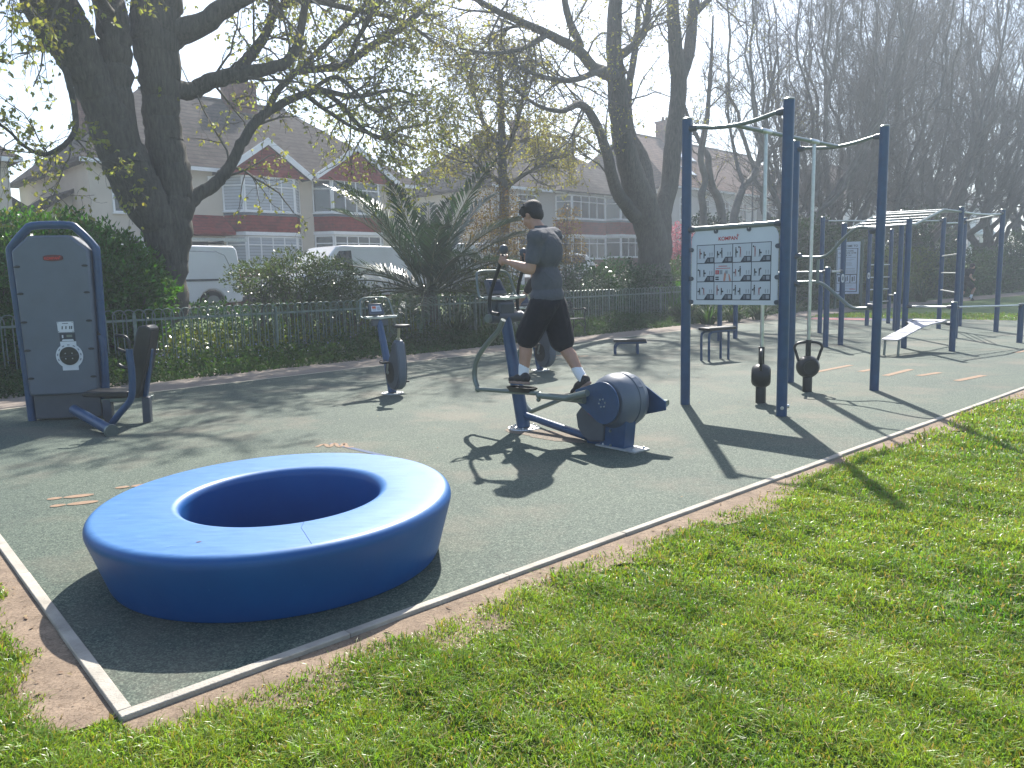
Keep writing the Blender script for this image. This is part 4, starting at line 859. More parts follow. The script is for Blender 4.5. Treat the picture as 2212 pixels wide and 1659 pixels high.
FW = (d1 - wx * (ww - .04) + ZV * H0 + wn * .07, wx, ZV, wn); wW, wH = ww - .10, H1 - H0
mb = MB(); mb.prism([(0, 0), (wW, 0), (wW, wH), (0, wH)], -.012, .012, FW); wb = build('notice_panel', mb, mat('pale blue notice', (.50, .56, .66), .5, 0, .02, 4), ws, world=True, bevel=.003)
mb = MB()
def rc_(x0, y0, x1, y1, h=.0125, mi=0): mb.prism([(x0 * wW, y0 * wH), (x1 * wW, y0 * wH), (x1 * wW, y1 * wH), (x0 * wW, y1 * wH)], h, h + .001, FW, mi)
rc_(.02, .04, .92, .875); rc_(.04, .385, .88, .865, .0142, 1); rc_(.04, .055, .88, .205, .0142, 1)
for k in range(3): rc_(.05 + k * .29, .215, .31 + k * .28, .365, .0142, 1); rc_(.10 + k * .29, .24, .16 + k * .29, .33, .0158); rc_(.19 + k * .29, .25, .23 + k * .29, .345, .0158)
rc_(.06, .70, .84, .706, .0158)
for k, (y, w_) in enumerate([(.66, .3), (.635, .18), (.60, .2), (.58, .22), (.56, .2), (.54, .24), (.49, .36), (.475, .34), (.445, .38), (.43, .35), (.41, .36), (.17, .3), (.15, .22), (.10, .3)]): rc_(.46 - w_, y, .46 + w_, y + .007, .0158, 2)
rc_(.6, .085, .85, .10, .0158, 3)
build('notice_print', mb, [INK, MATS['pale blue notice'], MATS['mid grey print'], RED], wb, world=True, smooth=False)
for body, y, sz in (('WELCOME TO', .918, .115), ('DAVIS PARK', .825, .085), ('OUTDOOR GYM', .785, .085), ('AGE 14+', .742, .085)):
    text_mesh('notice_text', body, sz, INK, wb, FW[0] + wx * wW * .46 + ZV * wH * y + wn * .0165, wx, ZV, wn, bold=.002)
# ================================================================== people
SKIN = mat('skin', (.40, .225, .155), .5, 0, .08, 12, .05, 250)
MATS['skin'].node_tree.nodes['Principled BSDF'].inputs['Subsurface Weight'].default_value = .12
MATS['skin'].node_tree.nodes['Principled BSDF'].inputs['Subsurface Radius'].default_value = (.02, .008, .004)
def fabric(name, col, sc=4, v=.18):
    m = mat(name, col, .9, 0, v, sc, 0); n = m.node_tree; b = n.nodes['Principled BSDF']; tc = N(n, 'ShaderNodeTexCoord')
    t1 = N(n, 'ShaderNodeTexNoise', inp={'Scale': 7.0, 'Detail': 3.0, 'Distortion': 1.2}); n.links.new(tc.outputs['Object'], t1.inputs['Vector']); bump(n, b, t1.outputs['Fac'], .55, .045)
    b.inputs['Sheen Weight'].default_value = .05; b.inputs['Specular IOR Level'].default_value = .2; return m
TEE = fabric('charcoal marl cotton', (.085, .088, .102)); SHORTS = fabric('navy black shorts', (.011, .012, .018)); BLKF = fabric('black sports cloth', (.012, .012, .014))
SOCK = mat('white ribbed sock', (.72, .73, .76), .9, 0, .04, 30); SHOE = mat('black mesh shoe', (.014, .014, .016), .6, 0, .2, 30, .2, 150); SOLE = mat('worn tan sole', (.28, .19, .15), .8, 0, .2, 12)
HAIRB = mat('black hair', (.012, .011, .012), .7, 0, .3, 30, .6, 90); HAIRR = mat('auburn hair', (.10, .035, .018), .5, 0, .3, 30, .5, 90); HAIRN = mat('dark brown hair', (.03, .018, .012), .5, 0, .3, 30, .5, 90)
def blob(name, fill, m, parent, voxel=.012, sm=4, cut=None):
    """one continuous surface from overlapping tapered shapes"""
    mb = MB(); fill(mb); me = bpy.data.meshes.new(name); me.from_pydata(mb.v, [], mb.f)
    bm = bmesh.new(); bm.from_mesh(me); bmesh.ops.recalc_face_normals(bm, faces=bm.faces); bm.to_mesh(me); bm.free()
    o = bpy.data.objects.new(name, me); COL.objects.link(o)
    r = o.modifiers.new('r', 'REMESH'); r.mode = 'VOXEL'; r.voxel_size = voxel; s = o.modifiers.new('s', 'SMOOTH'); s.iterations = sm; s.factor = .5
    m2 = bpy.data.meshes.new_from_object(o.evaluated_get(bpy.context.evaluated_depsgraph_get())); bpy.data.objects.remove(o); bpy.data.meshes.remove(me)
    if cut is not None:
        bm = bmesh.new(); bm.from_mesh(m2)
        for p, nn_ in cut: bmesh.ops.bisect_plane(bm, geom=bm.verts[:] + bm.edges[:] + bm.faces[:], plane_co=p, plane_no=nn_, clear_outer=True); 
        bm.to_mesh(m2); bm.free()
    m2.transform(rootm(parent).inverted()); m2.materials.clear(); m2.materials.append(m); m2.polygons.foreach_set('use_smooth', np.ones(len(m2.polygons), bool)); m2.name = name
    return link(bpy.data.objects.new(name, m2), parent)
def nrm(v): v = np.array(v, float); return v / (np.linalg.norm(v) + 1e-9)
def frame_(f, up=(0, 0, 1.0)):
    f = nrm(f); l = nrm(np.cross(up, f)); return f, l, np.cross(f, l)
def head_shapes(mb, c, f, u, k=1.0):
    """c: centre of skull; f face direction, u crown direction"""
    f, l, u = frame_(f, u); R = np.stack([f, l, u], 1); P = lambda a, b_, z: c + k * (a * f + b_ * l + z * u)
    mb.ell(P(-.012, 0, .02), (.098 * k, .076 * k, .092 * k), 24, 16, R); mb.ell(P(.035, 0, -.045), (.058 * k, .055 * k, .075 * k), 18, 12, R); mb.ell(P(.062, 0, -.088), (.026 * k, .026 * k, .022 * k), 12, 8, R)   # cranium, jaw, chin
    mb.capsule(P(.082, 0, .012), P(.108, 0, -.028), .010 * k, .015 * k); mb.ell(P(.086, 0, -.060), (.014 * k, .026 * k, .012 * k), 12, 8, R)                                   # nose, lips
    mb.ell(P(.075, .0, .030), (.022 * k, .055 * k, .014 * k), 12, 8, R)                                                                                                     # brow
    for s_ in (-1, 1): mb.ell(P(-.005, s_ * .078, -.012), (.020 * k, .010 * k, .033 * k), 12, 8, R); mb.ell(P(.055, s_ * .045, -.03), (.025 * k, .02 * k, .03 * k), 12, 8, R)
def eyes(par, c, f, u, k=1.0):
    f, l, u = frame_(f, u)
    for s_ in (-1, 1):
        p = c + k * (.083 * f + s_ * .031 * l + .008 * u); mb = MB(); mb.ell(p, .0125 * k, 12, 8); e = build('eye', mb, SOCK, par, world=True); 
        mb = MB(); mb.ell(p + f * .009 * k, .0065 * k, 10, 6); build('iris', mb, HAIRB, e, world=True) if False else build('iris', mb, HAIRB, par, world=True)
def grip_hand(mb, wrist, palm, axis, side, rb=.02, k=1.0):
    """fingers curled round a bar through 'palm' along axis; side: from the bar towards the palm"""
    a = nrm(axis); s_ = nrm(np.array(side) - np.array(side) @ a * a); w = np.cross(a, s_); pc_ = np.array(palm) + s_ * (rb + .014)
    mb.capsule(wrist, pc_ - a * .0, .024 * k, .026 * k); mb.capsule(pc_ - a * .030, pc_ + a * .032, .021 * k, .021 * k)
    d = nrm(np.array(palm) - wrist); sg = 1 if w @ d > 0 else -1; w = w * sg
    for i, (o, ln) in enumerate(((-.033, .86), (-.011, 1.0), (.011, .98), (.033, .88))):
        R_ = rb + .009; pts = [np.array(palm) + a * o + R_ * (math.cos(t) * s_ + math.sin(t) * w) for t in np.linspace(.55, .55 + 3.4 * ln, 6)]
        for p, q, r0, r1 in zip(pts[:-1], pts[1:], (.0105, .0098, .0093, .009, .0085), (.0098, .0093, .009, .0085, .0078)): mb.capsule(p, q, r0 * k, r1 * k, 8)
        mb.capsule(pc_ + a * o * .9 + w * .008, pts[0], .011 * k, .0105 * k, 8)
    t0 = pc_ + a * .030 - w * .012; pts = [t0, np.array(palm) + a * .050 + (rb + .014) * (math.cos(-1.0) * s_ + math.sin(-1.0) * w), np.array(palm) + a * .052 + (rb + .012) * (math.cos(-2.0) * s_ + math.sin(-2.0) * w)]
    mb.capsule(pts[0], pts[1], .015 * k, .012 * k, 8); mb.capsule(pts[1], pts[2], .012 * k, .010 * k, 8)
def loose_hand(mb, wrist, d, n_, k=1.0):
    """slightly curled open hand: d forward, n_ palm normal"""
    d = nrm(d); n_ = nrm(np.array(n_) - np.array(n_) @ d * d); s_ = np.cross(d, n_); R = np.stack([d, s_, n_], 1); mb.ell(wrist + d * .045, (.052 * k, .040 * k, .017 * k), 14, 10, R)
    for o, L in ((-.030, .062), (-.010, .075), (.010, .078), (.030, .068)):
        p = wrist + d * .085 + s_ * o; dd = d.copy()
        for j, (f_, r0) in enumerate(((.45, .0098), (.32, .0090), (.25, .0082))): dd = nrm(dd + n_ * (.28 + .2 * j)); q = p + dd * L * f_ * 1.0; mb.capsule(p, q, r0 * k, r0 * .92 * k, 8); p = q
    p = wrist + d * .025 - s_ * .03; q = p + nrm(d * .7 - s_ * .7 + n_ * .3) * .04; mb.capsule(p, q, .014 * k, .012 * k, 8); mb.capsule(q, q + nrm(d * .9 - s_ * .2 + n_ * .4) * .03, .011 * k, .009 * k, 8)
def shoe(par, heel, toe, up, L=.28, name='shoe', white=False, ankle=None):
    """heel/toe points on the sole"""
    f = nrm(np.array(toe) - heel); u = nrm(np.array(up) - np.array(up) @ f * f); l = np.cross(u, f); R = np.stack([f, l, u], 1); c = np.array(heel, float)
    def fill(mb):
        mb.ell(c + f * .055 + u * .055, (.066, .044, .056), 16, 10, R); mb.ell(c + f * .135 + u * .048, (.090, .048, .046), 16, 10, R); mb.ell(c + f * .22 + u * .034, (.066, .050, .034), 16, 10, R); mb.capsule(c + f * .05 + u * .07, (c + f * .045 + u * .115) if ankle is None else ankle, .040, .038)
    s_ = blob(name, fill, SHOE, par, .008, 3)
    out = [(.0, .0), (.01, .028), (.06, .036), (.13, .036), (.20, .046), (.25, .04), (.278, .015), (.278, -.012), (.25, -.038), (.20, -.044), (.13, -.032), (.06, -.034), (.01, -.026)]
    mb = MB(); mb.prism(out, -.004, .022, (c, f, l, u)); build('sole', mb, SOLE, s_, world=True, bevel=.006)
def person(label, J, tee, lower, hair, head_f, head_u, hands, long_legs=False, waist=1.0, sleeve=.55, name='person', cat='person', shoes=True, leg_to=.98, hairstyle='short', build_k=1.0, bk=1.0):
    t = thing(name, label, cat, (J['pel'][0], J['pel'][1], 0)); J = {k: np.array(v, float) for k, v in J.items()}
    pel, chest, neck, head = J['pel'], J['chest'], J['neck'], J['head']; kx = build_k
    lat = nrm(J['shL'] - J['shR']); spine = nrm(chest - pel); fwd = nrm(np.cross(lat, spine)); Rb = np.stack([lat, fwd, np.cross(lat, fwd)], 1)
    def body(mb):
        mb.ell(chest, (.155, .10, .17), 20, 14, Rb); mb.ell(chest * .45 + pel * .55, (.125, .09, .16), 20, 14, Rb); mb.ell(pel, (.145, .10, .11), 20, 14, Rb)
        mb.capsule(neck - spine * .03, head + (neck - head) * .25, .058, .052); mb.capsule(J['shL'], J['shR'], .06, .06); head_shapes(mb, head, head_f, head_u)
        for s_ in 'LR':
            mb.capsule(J['sh' + s_], J['el' + s_], .050 * kx, .041 * kx); m_ = J['el' + s_] * .72 + J['wr' + s_] * .28; mb.capsule(J['el' + s_], m_, .041 * kx, .043 * kx); mb.capsule(m_, J['wr' + s_], .043 * kx, .026 * kx)
            mb.capsule(J['hip' + s_], J['kn' + s_], .082 * kx, .056 * kx); kn, an = J['kn' + s_], J['an' + s_]; back = nrm(np.cross(lat, nrm(an - kn))); back = back if back @ fwd < 0 else -back; m_ = kn * .68 + an * .32 + back * .012
            mb.capsule(kn, m_, .053 * kx, .055 * kx); mb.capsule(m_, an, .055 * kx, .036 * kx); mb.capsule(an, J['he' + s_] * .5 + an * .5, .036, .034)
            h = hands[s_]
            if h[0] == 'grip': grip_hand(mb, J['wr' + s_], h[1], h[2], h[3], h[4])
            else: loose_hand(mb, J['wr' + s_], h[1], h[2])
    b_ = blob('body', body, SKIN, t, .0062, 3); eyes(b_, head, head_f, head_u)
    f_, l_, u_ = frame_(head_f, head_u); Rh = np.stack([f_, l_, u_], 1)
    def hr(mb):
        rh = random.Random(3)
        mb.ell(head - f_ * .022 + u_ * .046, (.114, .094, .092), 28, 18, Rh); mb.ell(head - f_ * .060 + u_ * -.005, (.064, .082, .088), 20, 14, Rh); mb.ell(head + f_ * .048 + u_ * .080, (.056, .072, .036), 16, 10, Rh)
        for k in range(34):
            a = rh.uniform(0, 6.28); e = rh.uniform(.1, 1.4); d = math.cos(e) * (math.cos(a) * f_ + math.sin(a) * l_) + math.sin(e) * u_; p = head - f_ * .016 + u_ * .036 + d * .092; mb.capsule(p, p + nrm(d * .5 + f_ * rh.uniform(-.4, .6) + l_ * rh.uniform(-.5, .5)) * .022, .016, .006, 6)
        if hairstyle == 'long': mb.capsule(head - f_ * .06, head - f_ * .09 - u_ * .20, .07, .035); 
    blob('hair', hr, hair, t, .008, 2)
    def shirt(mb):
        mb.ell(chest + fwd * -.0, (.178 * bk, .128 * bk, .195), 24, 16, Rb); mb.ell(chest * .4 + pel * .6, (.158 * waist, .116 * waist, .19), 24, 16, Rb); mb.ell(pel * .9 + chest * .1 + spine * .02, (.170 * waist, .128 * waist, .13), 24, 16, Rb)
        mb.capsule(J['shL'], J['shR'], .076 * bk, .076 * bk); mb.capsule(neck - spine * .05, neck + spine * .012, .085, .066)
        for s_ in 'LR': e = J['sh' + s_] + (J['el' + s_] - J['sh' + s_]) * sleeve; mb.capsule(J['sh' + s_], e, .072, .070)
    cuts = []
    for s_ in 'LR': pass
    ts = blob('t_shirt', shirt, tee, t, .010, 3, cut=[(Vector(pel - spine * .06), Vector(-spine)), (Vector(neck + spine * .028), Vector(spine))]); md = ts.modifiers.new('th', 'SOLIDIFY'); md.thickness = .004
    def lw(mb):
        mb.ell(pel + spine * .02, (.166 * waist, .125 * waist, .12), 22, 14, Rb)
        for s_ in 'LR':
            kn, hp = J['kn' + s_], J['hip' + s_]
            if long_legs: mb.capsule(hp, kn, .102, .070); mb.capsule(kn, J['an' + s_], .070, .048)
            else: e = hp + (kn - hp) * leg_to; mb.capsule(hp, hp * .45 + e * .55, .118 * bk, .112 * bk); mb.capsule(hp * .45 + e * .55, e, .112 * bk, .106 * bk)
    cl = []
    blob('trousers' if long_legs else 'shorts', lw, lower, t, .010, 3)
    for s_ in 'LR':
        an, he, to = J['an' + s_], J['he' + s_], J['to' + s_]; kn = J['kn' + s_]; up = nrm(kn - an)
        if not long_legs:
            def sk(mb): mb.capsule(an + (kn - an) * .26, an, .053, .051); mb.capsule(an, an * .4 + (he + nrm(to - he) * .06) * .6, .050, .042)
            blob('sock', sk, SOCK, t, .008, 2)
        shoe(t, he, to, up if abs(nrm(up) @ nrm(to - he)) < .8 else J.get('up' + s_, up), ankle=an * .8 + he * .2)
    return t
# --- the man on the cross trainer
E_ = lambda zx, zy, off=0.0: EP(zx, zy, off)
fz = EB * 0; fdir = -ea
Jm = dict(pel=E_(1378, 640), chest=E_(1372, 345), neck=E_(1342, 218), head=E_(1288, 142))
latm = en
Jm['shL'] = E_(1312, 270, .19); Jm['shR'] = E_(1412, 258, -.19)
Jm['elL'] = E_(1282, 450, .24); Jm['wrL'] = E_(1172, 412, .29)
Jm['elR'] = E_(1355, 440, -.25); Jm['wrR'] = E_(1270, 385, -.27)
Jm['hipL'] = E_(1352, 655, .085); Jm['hipR'] = E_(1412, 655, -.085)
Jm['knL'] = E_(1252, 860, .13); Jm['anL'] = E_(1243, 1045, .17)
Jm['knR'] = E_(1470, 885, -.15); Jm['anR'] = E_(1570, 1055, -.19)
hL = E_(1272, 1100, .20); Jm['heL'] = hL; Jm['toL'] = hL - ea * .28 - eu * .012
hR = E_(1625, 1092, -.20); tR = E_(1548, 1152, -.20); Jm['heR'] = hR; Jm['toR'] = tR
gL = EP(1124, 392, .27); aL = nrm(hdL[-1] - hdL[-4]); gR = EP(1243, 385, -.27); aR = nrm(hdR[-1] - hdR[-2])
person('man in grey t-shirt, dark shorts and white socks striding on the cross trainer', Jm, TEE, SHORTS, HAIRB, -ea * .82 + en * .20 - eu * .45, eu * .92 - ea * .35, {'L': ('grip', gL, aL, ea + en * .5, .019), 'R': ('grip', gR, aR, ea - en * .3, .019)}, leg_to=.84, waist=1.22, sleeve=.66, bk=1.16, build_k=1.16)
# --- the rider on the hidden bike
fb_ = np.array([FB[0], FB[1], 0.0]); lb_ = np.array([-FB[1], FB[0], 0.0]); B2 = np.array([BK2[0], BK2[1], 0.0]); P2 = lambda a, b_, z: B2 + a * fb_ + b_ * lb_ + z * ZV
Jb = dict(pel=P2(-.32, 0, 1.02), chest=P2(-.12, 0, 1.34), neck=P2(.0, 0, 1.50), head=P2(.09, 0, 1.58), shL=P2(-.06, .16, 1.44), shR=P2(-.06, -.16, 1.44), elL=P2(.10, .22, 1.22), elR=P2(.10, -.22, 1.22), wrL=P2(.28, .20, 1.10), wrR=P2(.28, -.20, 1.10),
 hipL=P2(-.30, .09, .96), hipR=P2(-.30, -.09, .96), knL=P2(.10, .12, .80), knR=P2(.02, -.12, .66), anL=P2(-.06, .17, .46), anR=P2(-.10, -.17, .26), heL=P2(-.14, .17, .40), toL=P2(.12, .17, .39), heR=P2(-.19, -.17, .18), toR=P2(.06, -.17, .14))
person('cyclist dressed in black with auburn hair on the bike behind the cross trainer', Jb, BLKF, BLKF, HAIRR, fb_ * .9 - ZV * .4, ZV * .9 + fb_ * .3, {'L': ('grip', P2(.34, .20, 1.07), lb_, -fb_ + ZV * .3, .015), 'R': ('grip', P2(.34, -.20, 1.07), lb_, -fb_ + ZV * .3, .015)}, long_legs=True)
# --- the runner, mid-stride towards the right
rp = G(2083, 657); rx_, ry_ = rp[0], rp[1]; rf = nrm([.93, .36, 0]); rl = np.array([-rf[1], rf[0], 0]); R3 = lambda a, b_, z: np.array([rx_, ry_, -.03]) + a * rf + b_ * rl + z * ZV
Jr = dict(pel=R3(.05, 0, .93), chest=R3(.17, 0, 1.30), neck=R3(.26, 0, 1.47), head=R3(.36, 0, 1.58), shL=R3(.21, .17, 1.42), shR=R3(.19, -.17, 1.42), elL=R3(.12, .24, 1.16), elR=R3(-.06, -.24, 1.18), wrL=R3(.38, .22, 1.16), wrR=R3(.14, -.24, 1.02),
 hipL=R3(.04, .09, .90), hipR=R3(.04, -.09, .90), knL=R3(.02, .10, .50), knR=R3(.42, -.09, .66), anL=R3(-.22, .09, .12), anR=R3(.22, -.09, .30), heL=R3(-.30, .09, .07), toL=R3(-.06, .09, .02), heR=R3(.15, -.09, .24), toR=R3(.38, -.09, .17))
person('runner in black t-shirt and shorts leaning forward mid-stride on the far path', Jr, BLKF, BLKF, HAIRN, rf * .9 - ZV * .35, ZV * .9 + rf * .3, {'L': ('loose', nrm(rf * .6 + ZV * .7), -rl), 'R': ('loose', nrm(rf * .8 + ZV * .2), rl)}, leg_to=.62)
# ================================================================== houses, vehicles
def banded(name, c0, c1, period, dark=.55, rough=.85, metal=0, tv=.25):
    m, n, b = newmat(name); tc = N(n, 'ShaderNodeTexCoord'); sp = N(n, 'ShaderNodeSeparateXYZ'); n.links.new(tc.outputs['Object'], sp.inputs[0])
    mu = N(n, 'ShaderNodeMath', operation='MULTIPLY', inp={1: 1 / period}); n.links.new(sp.outputs[2], mu.inputs[0]); fr = N(n, 'ShaderNodeMath', operation='FRACT'); n.links.new(mu.outputs[0], fr.inputs[0])
    r = N(n, 'ShaderNodeValToRGB'); r.color_ramp.elements[0].position = 0; r.color_ramp.elements[1].position = .3; r.color_ramp.elements[0].color = (dark,) * 3 + (1,); r.color_ramp.elements[1].color = (1, 1, 1, 1); n.links.new(fr.outputs[0], r.inputs[0])
    c, f = noise_mix(n, tc.outputs['Object'], 1.6, c0, c1, .3, .7, 8, .65); v = N(n, 'ShaderNodeTexVoronoi', inp={'Scale': 7.0}); mp = N(n, 'ShaderNodeMapping'); mp.inputs['Scale'].default_value = (1, 1, 1.2); n.links.new(tc.outputs['Object'], mp.inputs[0]); n.links.new(mp.outputs[0], v.inputs['Vector'])
    s2 = N(n, 'ShaderNodeSeparateColor'); n.links.new(v.outputs['Color'], s2.inputs[0]); mr = N(n, 'ShaderNodeMapRange', inp={'To Min': 1 - tv, 'To Max': 1 + tv}); n.links.new(s2.outputs[0], mr.inputs[0])
    cc = mixc(n, 1.0, mixc(n, 1.0, c, r.outputs[0], 'MULTIPLY'), (1, 1, 1), 'MULTIPLY'); vm = N(n, 'ShaderNodeVectorMath', operation='SCALE'); n.links.new(cc, vm.inputs[0]); n.links.new(mr.outputs[0], vm.inputs['Scale'])
    n.links.new(vm.outputs[0], b.inputs['Base Color']); b.inputs['Roughness'].default_value = rough; b.inputs['Specular IOR Level'].default_value = .12; bump(n, b, fr.outputs[0], .6, .05); return m
ROOF = banded('weathered brown roof tiles', (.042, .034, .031), (.095, .078, .070), .19, .3, 1.0)
ROOFB = banded('reddish brown roof tiles', (.10, .058, .045), (.15, .09, .07), .19, .3, 1.0)
REDT = banded('red hung tiles', (.17, .020, .020), (.25, .034, .032), .13, .5)
BRICK = banded('red brick', (.14, .055, .04), (.22, .10, .075), .075, .7)
CREAMW = mat('cream render', (.56, .51, .43), .9, 0, .06, 1.2, .2, 60)
GREYW = mat('grey pebble dash', (.42, .40, .37), .95, 0, .12, 20, .4, 120)
WHITEW = mat('white render', (.66, .65, .64), .9, 0, .05, 1.2)
GLASS = mat('window glass', (.035, .045, .055), .08, 0, .2, 2, spec=.9)
LEAD = mat('grey lead flashing', (.10, .12, .15), .6, 0, .1, 3)
BLIND = banded('white blinds', (.46, .50, .55), (.50, .54, .59), .12, .5, tv=.02)
def window(par, o, ex, w, h, cols, tr=.68, blind=False, ey=None, lights=True, m=None):
    """o lower-left corner on the wall plane, ex unit along the wall; the frame stands proud of the wall"""
    ex = np.array(ex, float); en_ = np.cross(ex, ZV); FRm = (np.array(o, float), ex, ZV, en_); f = .06
    mb = MB(); P = lambda x0, z0, x1, z1, a=-.02, b_=.05: mb.prism([(x0, z0), (x1, z0), (x1, z1), (x0, z1)], a, b_, FRm)
    P(0, 0, w, f * .9); P(0, h - f, w, h); P(0, f * .9, f, h - f); P(w - f, f * .9, w, h - f)
    for k in range(1, cols): x = f + (w - 2 * f) * k / cols; P(x - .022, f * .9, x + .022, h - f, -.018, .045)
    if tr: P(f, h * tr - .022, w - f, h * tr + .022, -.016, .048)
    wd = build('window', mb, m or WPAINT, par, smooth=False)
    mb = MB(); mb.prism([(f * .5, f * .5), (w - f * .5, f * .5), (w - f * .5, h - f * .5), (f * .5, h - f * .5)], .0, .012, FRm); build('pane', mb, GLASS, wd, smooth=False)
    if blind: mb = MB(); mb.prism([(f, f), (w - f, f), (w - f, h - f), (f, h - f)], .014, .018, FRm); build('blind', mb, BLIND, wd, smooth=False)
    mb = MB(); mb.prism([(-.03, -.05), (w + .03, -.05), (w + .03, -.004), (-.03, -.004)], -.02, .10, FRm); build('sill', mb, m or WPAINT, wd, smooth=False); return wd
def house(name, label, sc, zg, x0, x1, D, eave, ridge, rx0, rx1, walls, roof, group=None, gable_left=False, oh=.35):
    t = thing(name, label, 'house', S(sc, 29.5, zg), PI / 4, group)
    mb = MB(); mb.box(((x0 + x1) / 2, D / 2, eave / 2 - .6), (x1 - x0, D, eave + 1.2)); w = build('wall', mb, walls, t, smooth=False)
    yr = D / 2; z = eave; a, b_, c, d = (x0 - oh, -oh, z), (x1 + oh, -oh, z), (x1 + oh, D + oh, z), (x0 - oh, D + oh, z); e = (rx0, yr, ridge); f = (rx1, yr, ridge)
    mb = MB(); V = [a, b_, c, d, e, f] + [(p[0], p[1], p[2] - .12) for p in (a, b_, c, d)]
    mb.add(V, [(0, 1, 5, 4), (1, 2, 5), (2, 3, 4, 5), (3, 0, 4), (6, 7, 1, 0), (7, 8, 2, 1), (8, 9, 3, 2), (9, 6, 0, 3), (9, 8, 7, 6)]); ro = build('roof', mb, roof, t, smooth=False)
    mb = MB(); mb.box(((x0 + x1) / 2, -oh - .03, z - .10), (x1 - x0 + 2 * oh, .08, .14)); build('gutter', mb, WPAINT, t, smooth=False)
    mb = MB(); mb.tube([e, f], .09, 8); build('ridge_tiles', mb, roof, ro)
    return t
def chimney(t, x, y, z0, z1, w=1.1, d=.7):
    mb = MB(); mb.box((x, y, (z0 + z1) / 2), (w, d, z1 - z0)); mb.box((x, y, z1 + .05), (w + .14, d + .14, .12)); c = build('chimney', mb, BRICK, t, smooth=False)
    for k in (-1, 0, 1): mb = MB(); mb.tube([(x + k * w * .3, y, z1 + .1), (x + k * w * .3, y, z1 + .48)], [.11, .085], 10); build('chimney_pot', mb, ROOFB, c)
def bay(t, xf0, xf1, cant, gf, ff, dep=.62, apron=REDT, gable=None, gh=1.2, fill=REDT, blind=False, cols=4, wallm=CREAMW, gfm=None, roofm=ROOF, tr=.72):
    """canted bay over two floors; gf, ff = (z0, z1) of the windows"""
    out = [(xf0 - cant, 0), (xf0, -dep), (xf1, -dep), (xf1 + cant, 0)]
    def ring(name, z0, z1, m, grow_=0.0):
        P = [(out[0][0] - grow_, .05), (out[1][0] - grow_ * .6, out[1][1] - grow_), (out[2][0] + grow_ * .6, out[2][1] - grow_), (out[3][0] + grow_, .05)]; mb = MB(); mb.prism(P, z0, z1); return build(name, mb, m, t, smooth=False)
    ring('bay_base', -.8, gf[0] - .05, gfm or BRICK); ring('bay_wall', gf[0] - .04, ff[1] + .12, wallm, -.03); ring('bay_fascia', gf[1] + .02, gf[1] + .16, WPAINT, .10); ring('tile_apron', gf[1] + .17, ff[0] - .16, apron, .05); ring('lead_strip', ff[0] - .155, ff[0] - .06, LEAD, .07)
    for z0, z1 in (gf, ff):
        window(t, (xf0, -dep, z0), XV, xf1 - xf0, z1 - z0, cols, tr, blind)
        L = math.hypot(cant, dep); exl = np.array([cant / L, -dep / L, 0]); exr = np.array([cant / L, dep / L, 0])
        window(t, (xf0 - cant, 0, z0), exl, L, z1 - z0, 1, tr, blind); window(t, (xf1, -dep, z0), exr, L, z1 - z0, 1, tr, blind)
    if gable is not None:
        gx0, gx1, za, zb = gable; xm = (gx0 + gx1) / 2; yb = 3.2; yf = -dep - .28
        mb = MB()
        if fill is None:                                            # hipped top
            V = [(gx0, yf, za), (gx1, yf, za), (xm, yf + 1.5, zb), (xm, yb, zb), (gx0, yb, za), (gx1, yb, za)]; mb.add(V, [(0, 1, 2), (1, 5, 3, 2), (4, 0, 2, 3), (5, 4, 3), (0, 4, 5, 1)]); build('bay_roof', mb, roofm, t, smooth=False)
        else:
            n_ = .12; V = [(gx0, yf, za), (xm, yf, zb), (xm, yb, zb), (gx0, yb, za), (gx1, yf, za), (gx1, yb, za), (gx0, yf, za - n_), (xm, yf, zb - n_), (xm, yb, zb - n_), (gx0, yb, za - n_), (gx1, yf, za - n_), (gx1, yb, za - n_)]
            mb.add(V, [(0, 1, 2, 3), (1, 4, 5, 2), (6, 7, 8, 9), (7, 10, 11, 8), (0, 3, 9, 6), (4, 10, 11, 5), (0, 6, 7, 1), (1, 7, 10, 4)]); build('bay_roof', mb, roofm, t, smooth=False)
            mb = MB(); mb.prism([(gx0 + .2, za - .1), (gx1 - .2, za - .1), (xm, zb - .18)], yf + .18, yf + .24, (np.zeros(3), XV, ZV, YV)); build('gable_tiles', mb, fill, t, smooth=False)
            for sx in (-1, 1):
                xe = xm + sx * (gx1 - gx0) / 2; d = np.array([xm - xe, 0, zb - za]); d /= np.linalg.norm(d); nn_ = np.array([d[2], 0, -d[0]]) * (1 if sx > 0 else -1); nn_ = nn_ if nn_[2] < 0 else -nn_
                a = np.array([xe, 0, za + .03]); b2 = np.array([xm, 0, zb + .03]); P = [a, b2, b2 + nn_ * .22, a + nn_ * .22]; mb = MB(); mb.prism([(p[0], p[2]) for p in P], yf - .04 - .004 * (sx > 0), yf - .004, (np.zeros(3), XV, ZV, YV)); build('barge_board', mb, WPAINT, t, smooth=False)
